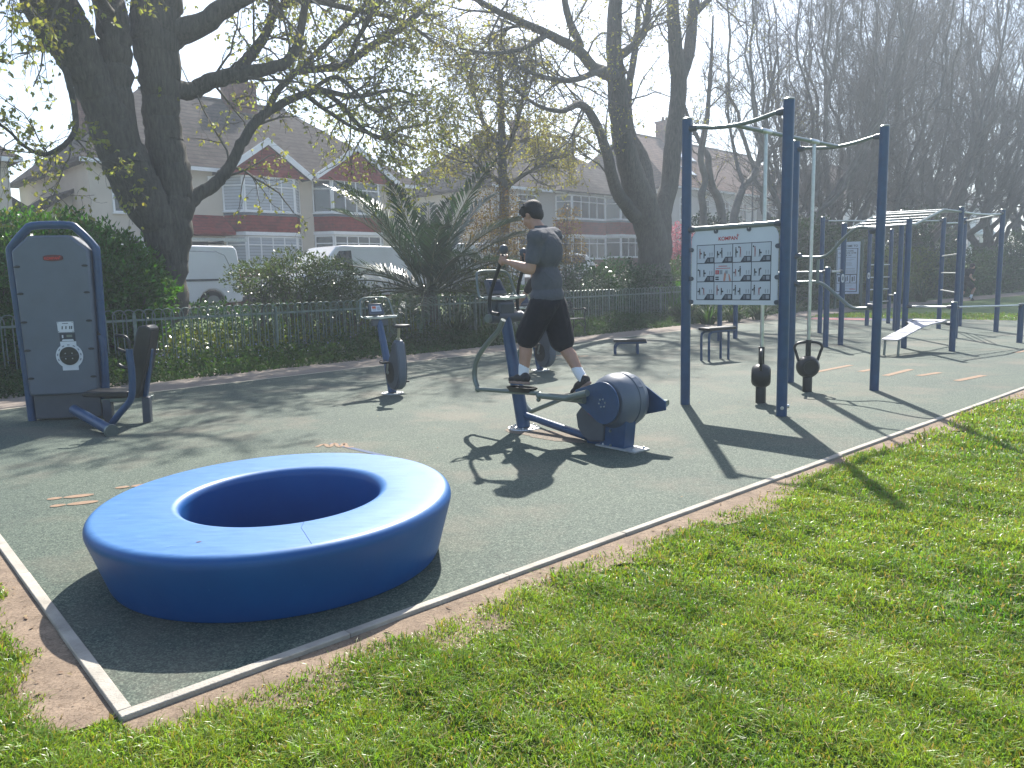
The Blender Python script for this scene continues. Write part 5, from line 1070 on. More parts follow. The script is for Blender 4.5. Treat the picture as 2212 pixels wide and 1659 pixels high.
# --- house 1
zg = .95; h1 = house('semi_detached_house', 'cream house with two red-tiled gables over white bays, behind the left white van', 16, zg, -6.9, 7.2, 9.0, 5.0, 8.65, -3.3, 3.3, CREAMW, ROOF)
bay(h1, -1.59, .59, .55, (2.18 - zg, 3.40 - zg), (4.36 - zg, 5.72 - zg), gable=(-2.5, 1.35, 5.82 - zg, 7.15 - zg), blind=True)
bay(h1, 2.36, 4.75, .55, (2.30 - zg, 3.52 - zg), (4.46 - zg, 5.84 - zg), gable=(1.40, 5.75, 5.90 - zg, 7.30 - zg), blind=False)
chimney(h1, .9, 4.2, 7.9, 9.35, 1.3, .8); chimney(h1, -5.2, 4.6, 6.4, 8.2, .9, .7)
mb = MB(); V = [(-4.8, -1.0, 2.55), (-2.2, -1.0, 2.55), (-2.2, .02, 3.25), (-4.8, .02, 3.25), (-4.8, -1.0, 2.45), (-2.2, -1.0, 2.45), (-2.2, .02, 2.45), (-4.8, .02, 2.45)]; mb.add(V, [(0, 1, 2, 3), (4, 5, 1, 0), (5, 6, 2, 1), (6, 7, 3, 2), (7, 4, 0, 3), (7, 6, 5, 4)]); build('porch_roof', mb, REDT, h1, smooth=False)
mb = MB(); mb.box((-3.4, -.02, 1.2), (1.0, .1, 2.3)); build('front_door', mb, mat('dark door', (.03, .035, .045), .4), h1, smooth=False)
window(h1, (-6.2, -.01, 3.2), XV, 1.1, 1.2, 2, .7)
mb = MB(); mb.box((-2.55, -.05, 5.45 - zg), (.34, .07, .40)); ab = build('alarm_box', mb, WPAINT, h1, smooth=False); bpy.context.view_layer.update()
M_ = np.array(rootm(h1)); wx_, wn_ = M_[:3, 0], -M_[:3, 1]; oo = (M_ @ np.array([-2.55, -.09, 5.45 - zg, 1]))[:3]; text_mesh('box_lettering', 'DC', .2, mat('navy lettering', (.02, .03, .10), .5), h1, oo, wx_, ZV, wn_)
mb = MB(); mb.tube([(1.05, -.08, -.2), (1.05, -.08, 4.9)], .04, 8); build('drainpipe', mb, LEAD, h1)
mb = MB(); V = [(-8.6, 2.0, 2.9), (-6.9, 2.0, 4.0), (-6.9, 6.0, 4.0), (-8.6, 6.0, 2.9), (-8.4, 2.0, -1), (-6.9, 2.0, -1), (-6.9, 6, -1), (-8.4, 6, -1)]; mb.add(V, [(0, 1, 2, 3), (4, 5, 1, 0), (6, 7, 3, 2), (7, 4, 0, 3)]); build('side_extension', mb, [CREAMW], h1, smooth=False)
mb = MB(); mb.add([(-8.9, 1.7, 2.85), (-6.89, 1.7, 4.15), (-6.89, 6.2, 4.15), (-8.9, 6.2, 2.85), (-8.9, 1.7, 2.7), (-6.89, 1.7, 4.0), (-6.89, 6.2, 4.0), (-8.9, 6.2, 2.7)], [(0, 1, 2, 3), (7, 6, 5, 4), (0, 4, 5, 1), (3, 2, 6, 7), (0, 3, 7, 4)]); build('extension_roof', mb, ROOF, h1, smooth=False)
# --- house 2
zg = 1.5; h2 = house('semi_detached_house', 'grey rendered house with hipped bay roofs and white windows, behind the man', 36.6, zg, -8.2, 6.4, 9.5, 4.85, 8.6, -4.4, 1.2, GREYW, ROOF)
bay(h2, -2.6, .40, .7, (2.55 - zg, 3.76 - zg), (4.80 - zg, 6.12 - zg), gable=(-3.9, 1.25, 6.28 - zg, 7.6 - zg), fill=None, wallm=GREYW)
bay(h2, 1.95, 4.9, .7, (2.65 - zg, 3.86 - zg), (4.90 - zg, 6.22 - zg), gable=(1.3, 6.2, 6.40 - zg, 7.7 - zg), fill=None, wallm=GREYW)
chimney(h2, -1.2, 4.7, 7.6, 9.5); window(h2, (-6.4, -.01, 3.3), XV, 1.5, 1.2, 2, .7); window(h2, (-6.4, -.01, .9), XV, 1.5, 1.3, 2, .7)
# --- house 3
zg = 2.3; h3 = house('semi_detached_house', 'white house with a brown tiled roof and roof windows, seen through the kettlebell frame', 57, zg, -12.2, 12.2, 11, 5.1, 9.6, -9.5, 8.4, WHITEW, ROOFB)
bay(h3, .4, 3.0, .7, (3.2 - zg, 4.3 - zg), (5.15 - zg, 6.9 - zg), gable=(-.4, 4.2, 7.1 - zg, 9.2 - zg), fill=BRICK, roofm=ROOFB, wallm=WHITEW, apron=BRICK)
bay(h3, 7.2, 9.8, .7, (3.2 - zg, 4.3 - zg), (5.15 - zg, 6.9 - zg), gable=(6.2, 11, 7.1 - zg, 9.2 - zg), fill=BRICK, roofm=ROOFB, wallm=WHITEW, apron=BRICK)
for x in (-11.0, -8.4, -5.6, -3.0): window(h3, (x, -.01, 2.9), XV, 1.2, 1.5, 2, .7); window(h3, (x, -.01, .4), XV, 1.2, 1.5, 2, .7)
chimney(h3, -4.5, 5.4, 8.6, 10.8, 1.6, .9)
sl_ = np.array([0, 5.85, 4.5]); sl_ /= np.linalg.norm(sl_)
for x, y in ((-7.0, 2.9), (-6.0, 2.9), (-5.0, 2.9), (-8.0, 1.0)):
    o = np.array([x, y - .35 + .35, 5.1 + (y + .35) * 4.5 / 5.85]); mb = MB(); nn_ = np.cross(XV, sl_); mb.prism([(0, 0), (.8, 0), (.8, 1.2), (0, 1.2)], .02, .10, (o, XV, sl_, nn_)); rw = build('roof_window', mb, LEAD, h3, smooth=False)
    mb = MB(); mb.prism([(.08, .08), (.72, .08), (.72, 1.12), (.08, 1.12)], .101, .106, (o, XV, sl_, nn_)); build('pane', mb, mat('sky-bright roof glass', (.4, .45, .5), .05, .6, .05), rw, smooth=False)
# --- further houses
zg = 3.0; h4 = house('semi_detached_house', 'distant brick house with a brown roof, seen behind the right post of the kettlebell frame', 86, zg, -12, 12, 10, 5.2, 9.4, -8, 8, WHITEW, ROOFB)
bay(h4, -7, -4.4, .7, (1.0, 2.2), (3.2, 4.6), gable=(-8, -3.4, 5.2, 7.2), fill=BRICK, roofm=ROOFB, wallm=WHITEW, apron=BRICK); bay(h4, 3.4, 6, .7, (1.0, 2.2), (3.2, 4.6), gable=(2.4, 7, 5.2, 7.2), fill=BRICK, roofm=ROOFB, wallm=WHITEW, apron=BRICK)
chimney(h4, 0, 5, 8.6, 10.8, 1.6)
zg = 3.4; h5 = house('house', 'distant white house with a pale green porch roof, seen between the rig posts', 115, zg, -10, 10, 10, 6.2, 10, -6, 6, WHITEW, ROOF)
for x in (-8, -3, 2, 6.5): window(h5, (x, -.01, 3.4), XV, 2.0, 1.9, 2, .7, m=LEAD); window(h5, (x, -.01, .6), XV, 2.0, 1.6, 2, .7, m=LEAD)
mb = MB(); mb.add([(-9.5, -1.6, 2.4), (9.5, -1.6, 2.4), (9.5, 0.01, 3.3), (-9.5, .01, 3.3), (-9.5, -1.6, 2.3), (9.5, -1.6, 2.3), (9.5, .01, 2.3), (-9.5, .01, 2.3)], [(0, 1, 2, 3), (4, 5, 1, 0), (5, 6, 2, 1), (7, 4, 0, 3), (7, 6, 5, 4)]); build('porch_roof', mb, mat('pale green roof', (.22, .34, .30), .6), h5, smooth=False)
sA = ST(*TP(22, 400, 29.5)[:2])[0]; zg = .8; h0 = house('semi_detached_house', 'cream house corner with grey hipped roof at the far left edge above the hedge', sA - 6.0, zg, -7, 6.0, 9, 4.95, 8.2, -3, 2.4, CREAMW, ROOF)
window(h0, (3.6, -.01, 3.2), XV, 1.2, 1.3, 2, .7); mb = MB(); mb.tube([(5.2, -.06, 0), (5.2, -.06, 4.9)], .04, 8); build('drainpipe', mb, LEAD, h0)
mb = MB(); mb.box((6.45, 4.5, 1.6), (.9, 4, 3.6)); build('side_wing', mb, CREAMW, h0, smooth=False)
mb = MB(); mb.add([(5.99, 2.2, 4.3), (7.25, 2.2, 3.45), (7.25, 6.8, 3.45), (5.99, 6.8, 4.3), (5.99, 2.2, 4.15), (7.25, 2.2, 3.35), (7.25, 6.8, 3.35), (5.99, 6.8, 4.15)], [(0, 1, 2, 3), (7, 6, 5, 4), (0, 4, 5, 1), (1, 5, 6, 2), (2, 6, 7, 3)]); build('wing_roof', mb, ROOF, h0, smooth=False)
# garden walls in front of the houses
for s0_, s1_, lb in ((8, 24, 'low brick garden wall in front of the cream house'), (28, 44, 'low brick garden wall in front of the grey house'), (46, 72, 'low brick garden wall in front of the white house')):
    t = thing('garden_wall', lb, 'wall', S((s0_ + s1_) / 2, 26.3, .9), PI / 4); mb = MB(); mb.box((0, 0, 0), (s1_ - s0_, .24, 1.6)); build('brickwork', mb, BRICK, t, smooth=False); mb = MB(); mb.box((0, 0, .84), (s1_ - s0_ + .06, .32, .07)); build('coping', mb, CONC, t, smooth=False)
# --- vehicles
CARW = mat('white vehicle paint', (.80, .81, .82), .2, 0, .02, 2, coat=.6); CARS = mat('silver vehicle paint', (.34, .36, .38), .25, .6, .03, 2, coat=.6)
TYRE = mat('tyre rubber', (.018, .018, .02), .8); CGLASS = mat('vehicle glass', (.02, .028, .035), .05, 0, .1, 2, spec=.9)
def vehicle(name, label, cat, s, t, head, prof, W_, wins, wheels, paint, group=None, lights=True):
    """prof: side outline (x forward, z); local frame x forward, y left"""
    p = S(s, t); z = float(terrain(p[0], p[1])) + .015; T_ = thing(name, label, cat, (p[0], p[1], z), PI / 4 + (0 if head > 0 else PI), group)
    fr = (np.zeros(3), XV, ZV, -YV); mb = MB(); mb.prism(prof, -W_ / 2, W_ / 2, fr)
    zt = max(q[1] for q in prof); mb.v = [(x, y * (1 - .16 * max(0, (zz - zt * .52)) / zt), zz) for x, y, zz in mb.v]
    bd = build('body', mb, paint, T_, bevel=.05)
    for poly in wins:
        for sg in (-1, 1):
            zc_ = lambda zz: (W_ / 2) * (1 - .16 * max(0, (zz - zt * .52)) / zt) + .006
            mb = MB(); V = [(x, sg * zc_(zz), zz) for x, zz in poly] + [(x, sg * (zc_(zz) - .02), zz) for x, zz in poly]; k = len(poly); mb.add(V, [tuple(range(k)), tuple(range(2 * k - 1, k - 1, -1))] + [(i, (i + 1) % k, k + (i + 1) % k, k + i) for i in range(k)]); build('side_window', mb, CGLASS, bd, smooth=False)
    for wx0, wr in wheels:
        for sg in (-1, 1):
            mb = MB(); mb.tube([(wx0, sg * (W_ / 2 - .22), wr), (wx0, sg * (W_ / 2 + .01), wr)], wr, 24); w = build('wheel', mb, TYRE, T_, bevel=.02)
            mb = MB(); mb.tube([(wx0, sg * (W_ / 2 + .008), wr), (wx0, sg * (W_ / 2 + .018), wr)], wr * .6, 18); build('wheel_hub', mb, CARS, w)
    xf, xb = max(q[0] for q in prof), min(q[0] for q in prof)
    for sg in (-1, 1):
        mb = MB(); mb.box((xf - .06, sg * (W_ / 2 - .2), .78 if zt > 1.7 else .66), (.16, .34, .18)); build('headlight', mb, STEEL, bd, bevel=.03)
        mb = MB(); mb.box((xb + .03, sg * (W_ / 2 - .05), 1.05 if zt > 1.7 else .85), (.10, .13, .42 if zt > 1.7 else .18)); build('tail_light', mb, mat('red lamp plastic', (.45, .02, .02), .2), bd, bevel=.02)
    mb = MB(); mb.box((xb + .0, 0, .40), (.12, W_ * .95, .16)); mb2 = mb; build('bumper', mb2, mat('dark bumper plastic', (.04, .042, .045), .6), T_, bevel=.03)
    mb = MB(); mb.box((xf - .02, 0, .38), (.12, W_ * .95, .2)); build('bumper', mb, MATS['dark bumper plastic'], T_, bevel=.03)
    return T_
def arch(cx, r, z=.30, n_=8): return [(cx + r * math.cos(a), z + (r) * math.sin(a)) for a in np.linspace(0, PI, n_)]
VAN = [(-2.4, .32), (-2.44, .5), (-2.42, 1.2), (-2.34, 1.85), (-2.25, 1.95), (.9, 1.97), (1.15, 1.92), (1.85, 1.22), (2.35, 1.02), (2.45, .8), (2.46, .32)] + arch(1.55, .40) + arch(-1.5, .40)
VWIN = [[(.55, 1.15), (1.60, 1.15), (1.05, 1.78), (.6, 1.80)]]
v1 = vehicle('white_van', 'white panel van at the left, its rear end beside the massive tree trunk', 'van', 8.3, 22.9, -1, VAN, 1.9, VWIN, [(1.55, .33), (-1.5, .33)], CARW, 'white vans parked along the street')
for sg in (-1, 1):                                                       # recessed side panel line and rub strip
    mb = MB(); mb.box((-1.0, sg * .955, .98), (1.4, .012, .04)); build('rub_strip', mb, MATS['dark bumper plastic'], v1, smooth=False)
    mb = MB(); pts = [(-.3, .95), (-2.05, .95), (-2.1, 1.3), (-1.95, 1.68), (-1.7, 1.78), (-.3, 1.8)]; mb.tube([(x, sg * (.948 - .16 * max(0, z - 1.02) / 1.97 * .95), z) for x, z in pts], .012, 5); build('panel_pressing', mb, CARS, v1)
for sg in (-.6, .6): mb = MB(); mb.box((-.8, sg, 2.03), (2.6, .04, .05)); build('roof_bar', mb, BLACK, v1)
for x in (-2.0, -.8, .4): mb = MB(); mb.box((x, 0, 2.08), (.06, 1.5, .05)); build('roof_bar', mb, BLACK, v1)
lp_ = v1.location; ld = thing('ladder', 'aluminium ladder lying along the roof bars of the left white van', 'ladder', (lp_[0], lp_[1], lp_[2] + 2.12), PI / 4)
for yy in (-.22, .18): mb = MB(); mb.box((.9, yy, .05), (4.2, .03, .09)); build('stile', mb, STEEL, ld)
for k in range(14): mb = MB(); mb.box((-.95 + k * .29, -.02, .05), (.03, .37, .03)); build('rung', mb, STEEL, ld)
vehicle('white_van', 'white van largely hidden behind the pale shrub and the left palm fronds', 'van', 15.2, 22.9, -1, VAN, 1.9, VWIN, [(1.55, .33), (-1.5, .33)], CARW, 'white vans parked along the street')
vehicle('white_van', 'white van with sloping windscreen seen through the right side of the palm', 'van', 20.4, 22.9, 1, VAN, 1.9, VWIN, [(1.55, .33), (-1.5, .33)], CARW, 'white vans parked along the street')
CARP = [(-2.05, .3), (-2.1, .75), (-1.95, 1.0), (-1.4, 1.42), (-.4, 1.5), (.35, 1.44), (1.0, 1.02), (1.85, .86), (2.05, .68), (2.06, .3)] + arch(1.35, .36) + arch(-1.3, .36)
CWIN = [[(-1.35, 1.02), (-.35, 1.02), (-.35, 1.40), (-1.1, 1.34)], [(-.28, 1.02), (.85, 1.02), (.32, 1.36), (-.28, 1.40)]]
vehicle('parked_car', 'silver hatchback on the far side of the street, between the left van and the palm', 'car', 14.6, 25.2, -1, CARP, 1.75, CWIN, [(1.35, .31), (-1.3, .31)], CARS, 'parked cars')
vehicle('parked_car', 'white hatchback glimpsed between the palm and the man on the trainer', 'car', 25.6, 22.9, -1, CARP, 1.75, CWIN, [(1.35, .31), (-1.3, .31)], CARW, 'parked cars')
vehicle('parked_car', 'silver car glimpsed in the gap of the far hedge at the right edge', 'car', 96, 20.5, -1, CARP, 1.75, CWIN, [(1.35, .31), (-1.3, .31)], CARW, 'parked cars')
pL = TP(1625, 484, 21); sp_ = thing('street_lamp', 'thin dark street lamp in front of the white house', 'street lamp', (pL[0], pL[1], float(terrain(pL[0], pL[1]))))
mb = MB(); mb.tube(bez([(0, 0, 0), (0, 0, 2.5), (0, 0, 5.6), (.12, -.1, 6.0), (.6, -.5, 6.2)], 4), [.07] * 5 + [.05] * 12, 8); build('pole', mb, LEAD, sp_); mb = MB(); mb.box((.75, -.62, 6.18), (.5, .18, .1), -.7); build('lamp_head', mb, LEAD, sp_, bevel=.02)
# ================================================================== trees and plants
def unit(a): return a / (np.linalg.norm(a, axis=-1, keepdims=True) + 1e-9)
def tubes_np(P, R, n):
    Nn, K_, _ = P.shape; T = np.empty_like(P); T[:, 1:-1] = P[:, 2:] - P[:, :-2]; T[:, 0] = P[:, 1] - P[:, 0]; T[:, -1] = P[:, -1] - P[:, -2]; T = unit(T)
    mean = unit(P[:, -1] - P[:, 0]); ref = np.where(np.abs(mean[:, 2:3]) < .8, np.array([[0, 0, 1.0]]), np.array([[1.0, 0, 0]]))
    a = unit(np.cross(mean, ref))[:, None, :]; u = unit(np.cross(T, np.broadcast_to(a, T.shape))); w = np.cross(T, u)
    th = np.arange(n) * 2 * PI / n; V = P[:, :, None, :] + R[:, :, None, None] * (np.cos(th)[None, None, :, None] * u[:, :, None, :] + np.sin(th)[None, None, :, None] * w[:, :, None, :])
    i = np.arange(Nn)[:, None, None] * K_ * n + np.arange(K_ - 1)[None, :, None] * n; j = np.arange(n)[None, None, :]; j2 = (j + 1) % n
    F = np.stack([i + j, i + j2, i + n + j2, i + n + j], -1).reshape(-1, 4); return V.reshape(-1, 3), F
def grow(r, P, R, m, L, ang, trop, wig, K_, rf, t0=.2, t1=1.0, tip=.35, lscale=.4, dirv=(0, 0, 1.0), rmax=9, bias=None):
    N0, K0_, _ = P.shape; idx = np.repeat(np.arange(N0), m); n = len(idx)
    t = r.uniform(t0, t1, n) * (K0_ - 1 - 1e-4); k = t.astype(int); fr = (t - k)[:, None]
    p = P[idx, k] * (1 - fr) + P[idx, k + 1] * fr; T = unit(P[idx, k + 1] - P[idx, k]); rb = np.minimum((R[idx, k] * (1 - fr[:, 0]) + R[idx, k + 1] * fr[:, 0]) * rf, rmax)
    q = unit(np.cross(T, r.normal(size=(n, 3)))); a = r.uniform(ang[0], ang[1], n)[:, None]; d = unit(np.cos(a) * T + np.sin(a) * q + (0 if bias is None else np.array(bias)))
    Ls = (L * r.uniform(.55, 1.3, n) * (1 - lscale * t / (K0_ - 1)))[:, None]; out = np.empty((n, K_, 3)); out[:, 0] = p; up = np.array(dirv)
    for s_ in range(1, K_):
        d = unit(d + up * trop + r.normal(size=(n, 3)) * wig); p = p + d * Ls / (K_ - 1); out[:, s_] = p
    return out, rb[:, None] * np.linspace(1, tip, K_)[None, :]
def leaves_np(r, C, D, L, W_, fold=.25):
    """diamond leaves: centre base C, direction D (unit)"""
    n = len(C); s = unit(np.cross(D, r.normal(size=(n, 3)))); nn_ = np.cross(D, s); L = L[:, None]; W_ = W_[:, None]
    m_ = C + D * L * .5
    V = np.stack([C, m_ + s * W_ + nn_ * W_ * fold, C + D * L, m_ - s * W_ + nn_ * W_ * fold], 1).reshape(-1, 3)
    return V, np.arange(n)[:, None] * 4 + np.array([0, 1, 2, 3])
def twig_leaves(r, P, m, L, W_, droop=.5, per=3, spread=.9):
    N0, K_, _ = P.shape; idx = np.repeat(np.arange(N0), m); n = len(idx); t = r.uniform(.3, 1, n) * (K_ - 1 - 1e-4); k = t.astype(int); fr = (t - k)[:, None]
    p = P[idx, k] * (1 - fr) + P[idx, k + 1] * fr; p = np.repeat(p, per, 0); n = len(p)
    d = unit(r.normal(size=(n, 3)) * spread + np.array([0, 0, -droop])); return leaves_np(r, p, d, L * r.uniform(.6, 1.3, n), W_ * r.uniform(.6, 1.3, n))
def join(parts):
    V, F, o = [], [], 0
    for v, f in parts: V.append(v); F.append(f + o); o += len(v)
    return np.concatenate(V), np.concatenate(F)
m, n, b = newmat('furrowed bark'); tc = N(n, 'ShaderNodeTexCoord'); mp = N(n, 'ShaderNodeMapping'); mp.inputs['Scale'].default_value = (5, 5, .9); n.links.new(tc.outputs['Object'], mp.inputs[0])
c1, f1 = noise_mix(n, mp.outputs[0], 4, (.045, .041, .036), (.15, .135, .115), .3, .72, 9, .7); c2, f2 = noise_mix(n, tc.outputs['Object'], .8, (.75, .8, .75), (1.15, 1.1, 1.05), .3, .7, 5)
n.links.new(mixc(n, 1.0, c1, c2, 'MULTIPLY'), b.inputs['Base Color']); b.inputs['Roughness'].default_value = .92; bump(n, b, f1, .9, .05); BARK = m
BARK2 = mat('smooth grey bark', (.12, .112, .10), .85, 0, .25, 3, .3, 30)
TWIG = mat('brown twigs', (.12, .105, .088), .85, 0, .2, 2)
SPRING = leafmat('young lime green leaves', (.20, .22, .06), (.34, .35, .11), .6, (1.3, 1.25, .6), .5, 1.2)
OLIVE = leafmat('young olive yellow leaves', (.19, .18, .055), (.32, .30, .10), .58, (1.3, 1.25, .5), .5, 1.2)
def resample(P, n):
    P = np.array(P); L = np.r_[0, np.cumsum(np.linalg.norm(np.diff(P, axis=0), axis=1))]; t = np.linspace(0, L[-1], n); return np.stack([np.interp(t, L, P[:, k]) for k in range(3)], 1)
def limb_px(pts, cv, t, nk=14, seed=0, clampw=None):
    """polyline of measured points (x, y, width, depth offset) -> metres"""
    out = []; rad = []
    for q in pts:
        dt = q[3] if len(q) > 3 else 0; vx, vy = cv(q[0], q[1]); p = TP(vx, vy, t + dt); out.append(p); rad.append(q[2] * cvk[cv] / 2 / FOC * p[1])
    C = bez(out, 6); rr = np.interp(np.linspace(0, len(rad) - 1, len(C)), range(len(rad)), rad); return C, rr
c1z = lambda x, y: (x * .3472, y * .3472); c2z = lambda x, y: (713.2 + x * .3472, y * .3472); c5z = lambda x, y: (1426.4 + x * .2645, 219.4 + y * .2645)
c3z = lambda x, y: (1443.9 + x * .3472, y * .3472)
cvk = {c1z: .3472, c2z: .3472, c5z: .2645, c3z: .3472}
def make_tree(name, label, limbs, cv, t, levels, leaf, seed, leafm, twigm=TWIG, bark=BARK, group=None, wob=.05, extra=None):
    """limbs: traced main limbs; levels: grow() settings; leaf: (per twig, size, width, droop, per point, spread)"""
    r = np.random.default_rng(seed); L = []; base = None; mb = MB()
    for q in limbs:
        C, rr = limb_px(q, cv, t); C = np.array(C)
        if base is None: base = C[0].copy()
        nz = r.normal(size=C.shape) * (rr[:, None] * wob * 2); C2 = C + nz
        n_ = 18 if rr.max() > .2 else 10; V = len(mb.v); mb.tube(C2, rr, n_)
        for i in range(V, len(mb.v)):                                  # ridged bark outline
            x, y, z = mb.v[i]; k = 1 + .0; ang_ = (i % n_) * 2.4; mb.v[i] = (x + .02 * rr.max() * math.sin(ang_ * 3 + z * 2), y + .02 * rr.max() * math.cos(ang_ * 2.3 + z * 1.7), z)
        L.append((resample(C, 14), np.interp(np.linspace(0, 1, 14), np.linspace(0, 1, len(rr)), rr), q[0][4] if len(q[0]) > 4 else (.25, 1)))
    gz_ = float(terrain(base[0], base[1])); tr = thing(name, label, 'tree', (base[0], base[1], gz_), 0, group)
    build('trunk', mb, bark, tr, world=True, ang=60)
    cur = []
    lv0 = levels[0]; tubes = []
    Ps, Rs = [], []
    for P, R, (a_, b_) in L:
        g, gr = grow(r, P[None], R[None], lv0['m'], lv0['L'], lv0['ang'], lv0.get('trop', .05), lv0.get('wig', .15), 8, lv0.get('rf', .45), a_, b_, .3, lv0.get('ls', .3), lv0.get('dir', (0, 0, 1.0)), lv0.get('rmax', .08), lv0.get('bias')); Ps.append(g); Rs.append(gr)
    P, R = np.concatenate(Ps), np.concatenate(Rs); tubes.append(tubes_np(P, R, 5)); last = [P]
    for lv in levels[1:]:
        P, R = grow(r, P, R, lv['m'], lv['L'], lv['ang'], lv.get('trop', .05), lv.get('wig', .2), 5, lv.get('rf', .5), .15, 1, .4, lv.get('ls', .3), lv.get('dir', (0, 0, 1.0)))
        R = np.maximum(R, lv.get('rmin', .003)); tubes.append(tubes_np(P, R, 3)); last.append(P)
    V, F = join(tubes); faces = [F]; mats = [twigm]; mi = [0]
    if leaf:
        ls_ = [twig_leaves(r, p, mm, leaf[1], leaf[2], leaf[3], leaf[4], leaf[5]) for p, mm in ((last[-1], leaf[0]), (last[-2], leaf[0] + 1))]
        LV, LF = join(ls_); faces.append(LF + len(V)); V = np.concatenate([V, LV]); mats.append(leafm); mi.append(1)
    arrmesh('crown', V, faces, mats, mi, tr, world=True); return tr
# ---- big left tree
limbs = [
 [(1060, 1960, 240), (1062, 1800, 200), (1055, 1600, 195), (985, 1380, 240), (865, 1200, 275), (775, 1000, 270), (700, 800, 260), (620, 600, 225), (520, 400, 240), (400, 200, 300), (300, 0, 310), (230, -200, 280, -.3), (150, -500, 220, -.8), (60, -900, 150, -1.5), (-60, -1300, 80, -2)],
 [(860, 1150, 200), (740, 850, 235), (720, 600, 205), (715, 400, 178), (700, 200, 180), (680, 0, 175, .3), (660, -300, 150, .8), (640, -700, 110, 1.2), (600, -1150, 60, 1.5)],
 [(1070, 1620, 190), (1080, 1400, 225), (1080, 1200, 220), (1050, 1000, 220), (1020, 800, 215), (1005, 600, 212), (985, 400, 240), (965, 200, 270), (980, 0, 270), (1000, -300, 210, -.4), (1040, -700, 150, -.8), (1100, -1200, 70, -1.2)],
 [(1060, 560, 120), (1200, 560, 98), (1320, 500, 92, -.2), (1500, 460, 90, -.4), (1680, 425, 70, -.7), (1800, 370, 60, -.9), (1870, 200, 50, -1.1), (1900, 0, 40, -1.2), (1950, -250, 28, -1.3)],
 [(1480, 455, 78, -.4), (1560, 340, 62, -.2), (1650, 220, 56, 0), (1700, 50, 50, .2), (1720, -200, 35, .4)],
 [(1040, 230, 170), (1250, 150, 125, -.5), (1400, 50, 110, -.9), (1560, -40, 90, -1.3), (1800, -200, 70, -1.8), (2100, -400, 50, -2.2), (2400, -500, 30, -2.5)],
 [(1120, 1320, 130), (1220, 1220, 82, -.1), (1330, 1150, 76, -.2), (1430, 1040, 66, -.3), (1500, 900, 62, -.4), (1590, 760, 60, -.4), (1690, 680, 52, -.4), (1850, 600, 42, -.5), (2000, 565, 36, -.6), (2212, 600, 28, -.6), (2450, 560, 20, -.7), (2600, 600, 12, -.7)],
 [(1680, 660, 44, -.4), (1730, 560, 38, -.3), (1850, 440, 36, -.2), (2000, 300, 32, 0), (2150, 150, 28, .2), (2350, -50, 22, .4)],
 [(400, 380, 50), (430, 520, 38, -.2), (465, 680, 36, -.3), (465, 810, 34, -.4), (400, 900, 28, -.5), (270, 960, 24, -.6), (140, 900, 20, -.7), (60, 820, 16, -.8), (-100, 700, 12, -.9)],
 [(330, 100, 120), (180, -60, 90, -.5), (-50, -200, 70, -1), (-300, -250, 50, -1.5), (-600, -200, 30, -2)],
 [(700, 100, 60), (500, -150, 60, -1.5), (350, -300, 50, -2.6), (200, -350, 35, -3.6), (60, -300, 20, -4.4)],
 [(1900, 590, 30, -.5), (2050, 700, 24, -.6), (2212, 800, 20, -.8), (2400, 860, 14, -1.0), (2600, 930, 9, -1.2)],
 [(1850, 445, 40, -.2), (2054, 420, 46, -.1), (2154, 400, 46, 0), (2304, 290, 44, .1), (2454, 200, 40, .3), (2604, 80, 36, .5), (2674, 0, 30, .6), (2760, -160, 20, .8)],
 [(2000, 565, 34, -.6), (2110, 640, 30, -.5), (2254, 800, 26, -.4), (2384, 862, 24, -.3), (2504, 800, 20, -.2), (2654, 770, 14, 0), (2760, 740, 8, .1)],
 [(1900, 590, 26, -.5), (2074, 480, 24, -.9), (2200, 560, 22, -1.1), (2330, 690, 18, -1.3), (2480, 640, 13, -1.5), (2650, 620, 8, -1.6)],
 [(2160, 400, 34, 0), (2220, 250, 28, -.4), (2330, 60, 24, -.8), (2400, -120, 18, -1.1)],
 [(1700, 60, 45, .2), (1900, 0, 38, .1), (2200, 60, 30, .0), (2500, 130, 24, -.2), (2750, 300, 14, -.3)],
]
LV = [dict(m=14, L=2.1, ang=(.4, 1.2), trop=-.01, wig=.22, rf=.40, rmax=.03), dict(m=7, L=.95, ang=(.3, 1.1), trop=-.04, wig=.28, rf=.55, rmin=.0045), dict(m=4, L=.5, ang=(.3, 1.2), trop=-.07, wig=.35, rf=.6, rmin=.003)]
for q in limbs[:3]: q[0] = (*q[0][:3], q[0][3] if len(q[0]) > 3 else 0, (.55, 1))
for q in limbs[3:]: q[0] = (*q[0][:3], q[0][3] if len(q[0]) > 3 else 0, (.15, 1))
limbs[8][0] = (*limbs[8][0][:4], (.45, 1))
make_tree('lime_tree', 'massive dark multi-stemmed tree with sprays of young yellow-green leaves behind the left railings', limbs, c1z, 16.0, LV, (1, .085, .027, .8, 3, .7), 11, SPRING, wob=.03)
